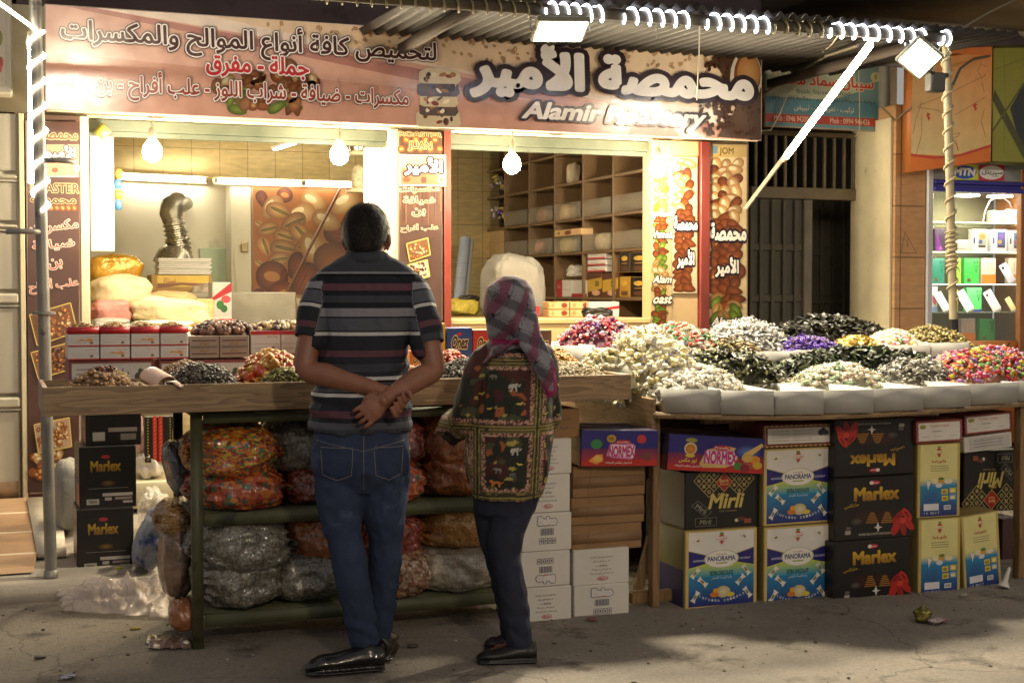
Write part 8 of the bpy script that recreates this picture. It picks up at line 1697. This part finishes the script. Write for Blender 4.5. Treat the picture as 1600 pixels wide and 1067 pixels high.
# hair
hm_ = MB(); rg = random.Random(5); n_, k_ = 44, 26; vs = []; ok = {}
def hair_r(d):   # radius of the hair cap in direction d (head frame)
    return Vector((d.x * .084, d.y * .104, d.z * .107))
for i in range(k_ + 1):
    ph = math.pi * (i / k_) - math.pi / 2
    for j in range(n_):
        w = 2 * math.pi * j / n_; d = Vector((math.cos(ph) * math.cos(w), math.cos(ph) * math.sin(w), math.sin(ph))); q = hair_r(d) * (1 + .02 * mnoise.noise(d * 7)) + Vector((0, -.006, .02))
        if q.z < .03: f_ = min(1, (.03 - q.z) / .08); q.x *= 1 - .10 * f_
        if q.z < -.052: q.z = -.052 + (q.z + .052) * .15
        vs.append(hc + M_h @ q); fz = q.z; fy = q.y; ok[i * n_ + j] = not (fy > .045 and fz < .075) and not (fy > -.006 and fz < .022) and not (abs(q.x) > .055 and fy > -.03 and fz < -.02) and fz > -.085
hm_.add(vs, [f for f in ([i * n_ + j, i * n_ + (j + 1) % n_, (i + 1) * n_ + (j + 1) % n_, (i + 1) * n_ + j] for i in range(k_) for j in range(n_)) if all(ok[a] for a in f)])
for i in range(15000):
    d = Vector((rg.gauss(0, 1), rg.gauss(0, 1), rg.gauss(0, 1))).normalized(); q = hair_r(d) + Vector((0, -.006, .02))
    if (q.y > .045 and q.z < .078) or (q.y > -.008 and q.z < .022) or (abs(q.x) > .055 and q.y > -.03 and q.z < -.02) or q.z < -.055: continue
    crown = math.exp(-((q.x - .0) ** 2 + (q.y + .03) ** 2) / .0012) if q.z > .07 else 0
    if rg.random() < crown * .7: continue
    if q.z < .03: q.x *= 1 - .10 * min(1, (.03 - q.z) / .08)
    t_ = Vector((rg.gauss(0, .25) + (.5 if q.z > .09 else 0) * (1 if q.x > 0 else -1), -.35 + rg.gauss(0, .25), -1)); t_ = (t_ - d * t_.dot(d)).normalized(); L = rg.uniform(.012, .026); sd2 = d.cross(t_) * .0008
    a, b2 = q * .995, q + t_ * L + d * rg.uniform(.001, .010)
    if b2.z < -.056: continue
    jj = rg.uniform(.5, 2.2); cc = H('#17120f'); cc = (cc[0] * jj, cc[1] * jj, cc[2] * jj, 1)
    if rg.random() < .05: cc = H('#4a443e')
    V = [hc + M_h @ x for x in (a + sd2, a - sd2, b2)]; hm_.add(V, [[0, 1, 2]], 0, cc)
M_HAIR = mat('dark hair', attr=True, rough=.6, spec=.25)
hm_.c[0][:] = H('#15110f'); hm_.build('hair', M_HAIR, man, smooth=0, local=True, fixn=False)
# ------------------------------------------------------------------ the woman
wom, P2 = frame_(795, 1034, 'woman in plaid headscarf and long patterned tunic, bending to look at the seeds')
SL, EL, CL = P2(760, 566, 0), P2(731, 650, .0), P2(707, 668, .10); SR2, ER2, CR2 = P2(846, 566, .02), P2(852, 655, .05), P2(822, 668, .26)
hc2 = P2(796, 477, .02)
sk = MB(); M_w = head(sk, hc2, R(28), .92, R(-14)); limb(sk, [P2(800, 548, 0), hc2 + Vector((.005, -.01, -.02))], [.05, .048])
TUN = [(775, 737, 847, .125, 0), (758, 733, 852, .135, 0), (720, 728, 860, .145, 0), (680, 730, 864, .145, 0), (640, 738, 865, .138, 0), (600, 745, 862, .128, .0), (570, 751, 856, .112, .0), (552, 760, 846, .092, .0), (538, 772, 834, .07, .01), (526, 782, 822, .055, .02)]
rings(sk, [(x, y, z, a - .02, b - .02) for x, y, z, a, b in rows_(P2, TUN)])
limb(sk, [SL, EL, CL, CL + Vector((-.03, .06, -.005))], [.042, .038, .030, .024]); limb(sk, [SR2, ER2, CR2], [.042, .038, .024])
hand(sk, CL + Vector((-.03, .06, -.005)), (-.3, .9, -.15), (-.6, -.2, .7), [([(.07, b, 0), (.095, b, -.002), (.115, b, -.010), (.128, b, -.022)], [.008, .0078, .0074, .0065]) for b in (-.027, -.009, .009, .026)], ([(.015, .024, 0), (.035, .042, -.008), (.055, .05, -.012)], [.011, .0095, .008]), L=.075, W=.036, T=.014)
hand(sk, CR2, (-.3, .9, -.1), (.2, -.2, .9), [([(.07, b, 0), (.095, b, -.002), (.115, b, -.010), (.128, b, -.022)], [.008, .0078, .0074, .0065]) for b in (-.027, -.009, .009, .026)], ([(.015, -.024, 0), (.035, -.042, -.008), (.055, -.05, -.012)], [.011, .0095, .008]), L=.075, W=.036, T=.014)
LA = [(P2(805, 775, .0), .082), (P2(792, 830, -.01), .070), (P2(790, 866, -.01), .056), (P2(799, 912, -.01), .052), (P2(806, 958, 0), .050), (P2(811, 1004, .0), .046)]
LB = [(P2(772, 775, .04), .078), (P2(772, 830, .06), .068), (P2(778, 866, .08), .052), (P2(788, 912, .10), .048), (P2(796, 955, .13), .046), (P2(800, 992, .15), .042)]
for lg in (LA, LB): limb(sk, [q for q, r in lg], [r * .8 for q, r in lg]); 
limb(sk, [LA[-1][0], P2(808, 1026, .0)], [.034, .032]); limb(sk, [LB[-1][0], P2(796, 1010, .15)], [.034, .03]); limb(sk, [P2(808, 1024, 0), P2(775, 1027, -.01)], [.032, .024]); limb(sk, [P2(798, 1008, .15), P2(778, 1008, .15)], [.03, .022])
fuse(sk, 'body', M_SKIN, wom, .006, 2)
jm = MB(); rings(jm, rows_(P2, [(800, 740, 834, .10, .015), (775, 739, 842, .115, .01), (745, 742, 846, .115, 0)]), 28)
for lg in (LA, LB): limb(jm, [q for q, r in lg], [r for q, r in lg], 18)
fuse(jm, 'jeans', mat('dark navy denim', '#151b30', .85, noise=.2, nscale=6, bump=.3, bscale=280), wom, .007, 3, jean_disp, post=hem(.05))
M_FLAT = mat('dull black shoe', '#171516', .45, noise=.12)
for hl, to in ((P2(838, 1030, .0), P2(744, 1030, -.02)), (P2(812, 1008, .16), P2(768, 1006, .16) + Vector((-.03, .02, 0)))):
    s_ = MB(); hl = Vector((hl.x, hl.y, 0)); to = Vector((to.x, to.y, 0)); shoe(s_, hl, to, .042, .040, .068, .014); shoe(s_, hl, to, .045, .018, .018, .0); d = (to - hl).normalized(); s_.box(-.028, .028, -.026, .026, 0, .03, b=.008, M=Matrix.Translation(hl + d * .03)); fuse(s_, 'shoe', M_FLAT, wom, .0055, 2)
# tunic
tm = MB(); TR = rows_(P2, TUN); rings(tm, TR, 36)
limb(tm, [P2(775, 556, 0), SL, SL.lerp(EL, .5) + Vector((-.006, -.01, 0)), EL, CL], [.055, .062, .062, .062, .058], 20); limb(tm, [P2(835, 556, 0), SR2, ER2, CR2], [.055, .060, .056, .048], 20)
for w in np.linspace(0, 6.28, 9)[:-1]: tm.ell(CL + Vector((.018 * math.cos(w), .01 + .0 * w, .05 * math.sin(w) - .002)), .022, n=8, k=6)
zc1, zc2, zc3 = P2(0, 563, 0).z, P2(0, 664, 0).z, P2(0, 768, 0).z
def tun_col(p):
    x, y, z = p; n = mnoise.noise
    if x < -.12 and z < P2(0, 600, 0).z + .0 and x < P2(738, 640, 0).x:      # sleeve: its band runs round the cuff
        d = (p - np.array(EL)) @ np.array((CL - EL).normalized()); hd = abs(d - .03)
    else: hd = 9
    c = np.array(H('#171b12')[:3]); q = n((x * 13, y * 13, z * 13)); q2 = n((x * 22 + 5, y * 22, z * 22))
    if q > .18: c = np.array(H('#3a1714')[:3])
    if q2 > .34: c = np.array(H('#3a3d2a')[:3])
    if n((x * 30, y * 30 + 7, z * 40)) > .48: c = np.array(H('#9a8c4a')[:3])
    if n((x * 26 + 3, y * 26, z * 30 + 9)) > .50: c = np.array(H('#8a4a2a')[:3])
    xb = P2(842, 0, 0).x - .03 * max(0, (P2(0, 600, 0).z - z)) * 1.6; sg_ = [abs(z - zc1) if -.02 - .06 < x < .11 else 9, abs(z - zc2), abs(z - zc3), abs(x - xb) if y < .05 else 9, abs(x - P2(746, 0, 0).x) if z < zc2 else 9, hd]
    d = min(sg_)
    if d < .030:
        if d > .017: c = np.array(H('#b08a78' if n((x * 160, y * 160, z * 160)) > 0 else '#4a1f26')[:3])
        else: c = np.array(H(('#2a2a1a', '#8a7a44', '#2f2a1c', '#6d6238')[int(d / .0045) % 4])[:3])
    return c
def post_tun(co):
    cl = np.ones((len(co), 4)); 
    for i, p in enumerate(co): cl[i, :3] = tun_col(p)
    return co, cl
tun = fuse(tm, 'patterned_tunic', mat('printed cotton', attr=True, rough=.85, bump=.2, bscale=200), wom, .0055, 2, cloth(.008, .7, 4), post=post_tun)
# animals printed on the cloth: flat shapes laid on the weave
tree = bvh(tun); pm = MB()
ELE = [(-.9, .1), (-.8, .5), (-.2, .62), (.2, .6), (.45, .75), (.75, .6), (.82, .3), (1.05, .45), (1.15, .7), (1.2, .45), (.95, .12), (.7, .15), (.5, .1), (.55, -.7), (.3, -.7), (.25, -.1), (-.3, -.08), (-.4, -.7), (-.65, -.7), (-.7, -.1), (-.85, -.3)]
CAT_ = [(-1.2, .4), (-.9, .25), (-.6, .4), (.3, .38), (.6, .6), (.95, .45), (.9, .2), (.6, .1), (.65, -.5), (.45, -.5), (.4, -.02), (-.3, 0), (-.4, -.5), (-.6, -.5), (-.65, 0), (-.95, .12)]
BRD = [(-1, .1), (-.3, .4), (.2, .3), (.5, .6), (.8, .5), (1.1, .45), (.7, .3), (.3, -.2), (-.3, -.1)]
def printed(shape_, u, v, s_, c, fl=1):
    o = P2(u, v, -.14); pts = []
    for a, b in shape_: q = onto(tree, o.x + a * s_ * fl, o.z + b * s_, off=.0018); pts.append(q)
    ctr = onto(tree, o.x, o.z + .1 * s_, off=.0018)
    if ctr and all(pts): pm.add([ctr] + pts, [[0, i + 1, (i + 1) % len(pts) + 1] for i in range(len(pts))], 0, H(c))
printed(ELE, 803, 606, .022, '#a09c94'); printed(ELE, 805, 705, .020, '#a39f96'); printed(ELE, 772, 590, .014, '#6a6864', -1)
for u, v, s_, c, f_ in ((812, 632, .016, '#b0a04e', 1), (752, 618, .016, '#a8983f', 1), (812, 726, .014, '#b5a24a', -1), (852, 648, .013, '#b0a455', 1), (765, 640, .012, '#b8a850', 1), (846, 750, .010, '#9a9048', 1)): printed(BRD, u, v, s_, c, f_)
printed(CAT_, 775, 756, .026, '#a8642a', -1); printed(CAT_, 780, 640, .018, '#8a5a34'); printed(CAT_, 782, 552, .016, '#8a4a2e', -1); printed(ELE, 778, 735, .016, '#6e6c68', -1); printed(ELE, 800, 742, .012, '#5c5e5a')
if pm.n: pm.build('cloth_print', mat('cloth ink', attr=True, rough=.85), wom, 0, local=True, fixn=False)
# scarf
sm = MB(); SCF = [(433, 786, 808, .03, .0), (438, 774, 820, .062, .005), (450, 762, 830, .092, .01), (468, 756, 836, .108, .01), (490, 756, 838, .108, .01), (510, 760, 838, .10, .01), (526, 764, 838, .088, .01), (540, 760, 846, .092, .01), (552, 752, 852, .100, .01), (560, 750, 854, .096, .01)]
rings(sm, rows_(P2, SCF)[::-1], 34)
rings(sm, rows_(P2, [(622, 856, 862, .006, -.155), (612, 851, 866, .008, -.155), (596, 842, 870, .011, -.155), (575, 829, 870, .014, -.15), (548, 815, 858, .02, -.125), (520, 802, 842, .035, -.085), (490, 798, 836, .05, -.05)]), 24)
limb(sm, [P2(806, 532, -.09), P2(784, 543, -.095), P2(764, 560, -.06), P2(752, 580, .0)], [(.016, .026), (.014, .03), (.010, .026), (.005, .012)], 12)
def sc_disp(p, n):
    q = P2(800, 532, 0).z - p[2]
    return cloth(.004, .9, 7, (1, 1, .5))(p, n) + .006 * math.sin((p[0] * 60 + p[2] * 40) + 3 * mnoise.noise((p[0] * 8, p[1] * 8, p[2] * 8))) * (1 if p[2] < P2(0, 490, 0).z else .35) - .010 * math.exp(-(q / .012) ** 2) * (1 if p[0] < .03 else 0)
tipz = P2(0, 622, -.15).z
def post_sc(co):
    cl = np.ones((len(co), 4)); G, PK, BK, MG, LG_ = (np.array(H(c)[:3]) for c in ('#54525c', '#6a3f52', '#121016', '#851a4e', '#77757e'))
    for i, (x, y, z) in enumerate(co):
        w = .006 * mnoise.noise((x * 9, y * 9, z * 9)); a = (x * .80 - z * .45 + y * .5 + w) / .078; b = (x * .42 + z * .88 + w) / .084
        fa, fb = a % 1, b % 1; A, B = fa < .36, fb < .40; c = LG_.copy() if not A and not B else PK * .62 if A and B else PK if A else G * .8 if B else G
        if (.43 < fa < .47) or (.95 < fa < .975): c = c * .45
        if (.48 < fb < .52): c = c * .5
        if .36 < fa < .46 and .40 < fb < .50: c = BK
        if z < P2(0, 590, 0).z:
            e = (z - tipz) - .9 * abs(x - P2(859, 0, 0).x)
            if e < .022 and x < P2(864, 0, 0).x or z < tipz + .03: c = MG
        if x > P2(862, 0, 0).x and z < P2(0, 570, 0).z: c = MG
        if abs(z - P2(0, 533, 0).z) < .010 and x < P2(812, 0, 0).x and y < -.04: c = MG * .7
        cl[i, :3] = c
    return co, cl
fuse(sm, 'plaid_headscarf', mat('plaid scarf cloth', attr=True, rough=.9, bump=.2, bscale=240), wom, .005, 2, sc_disp, post=post_sc)
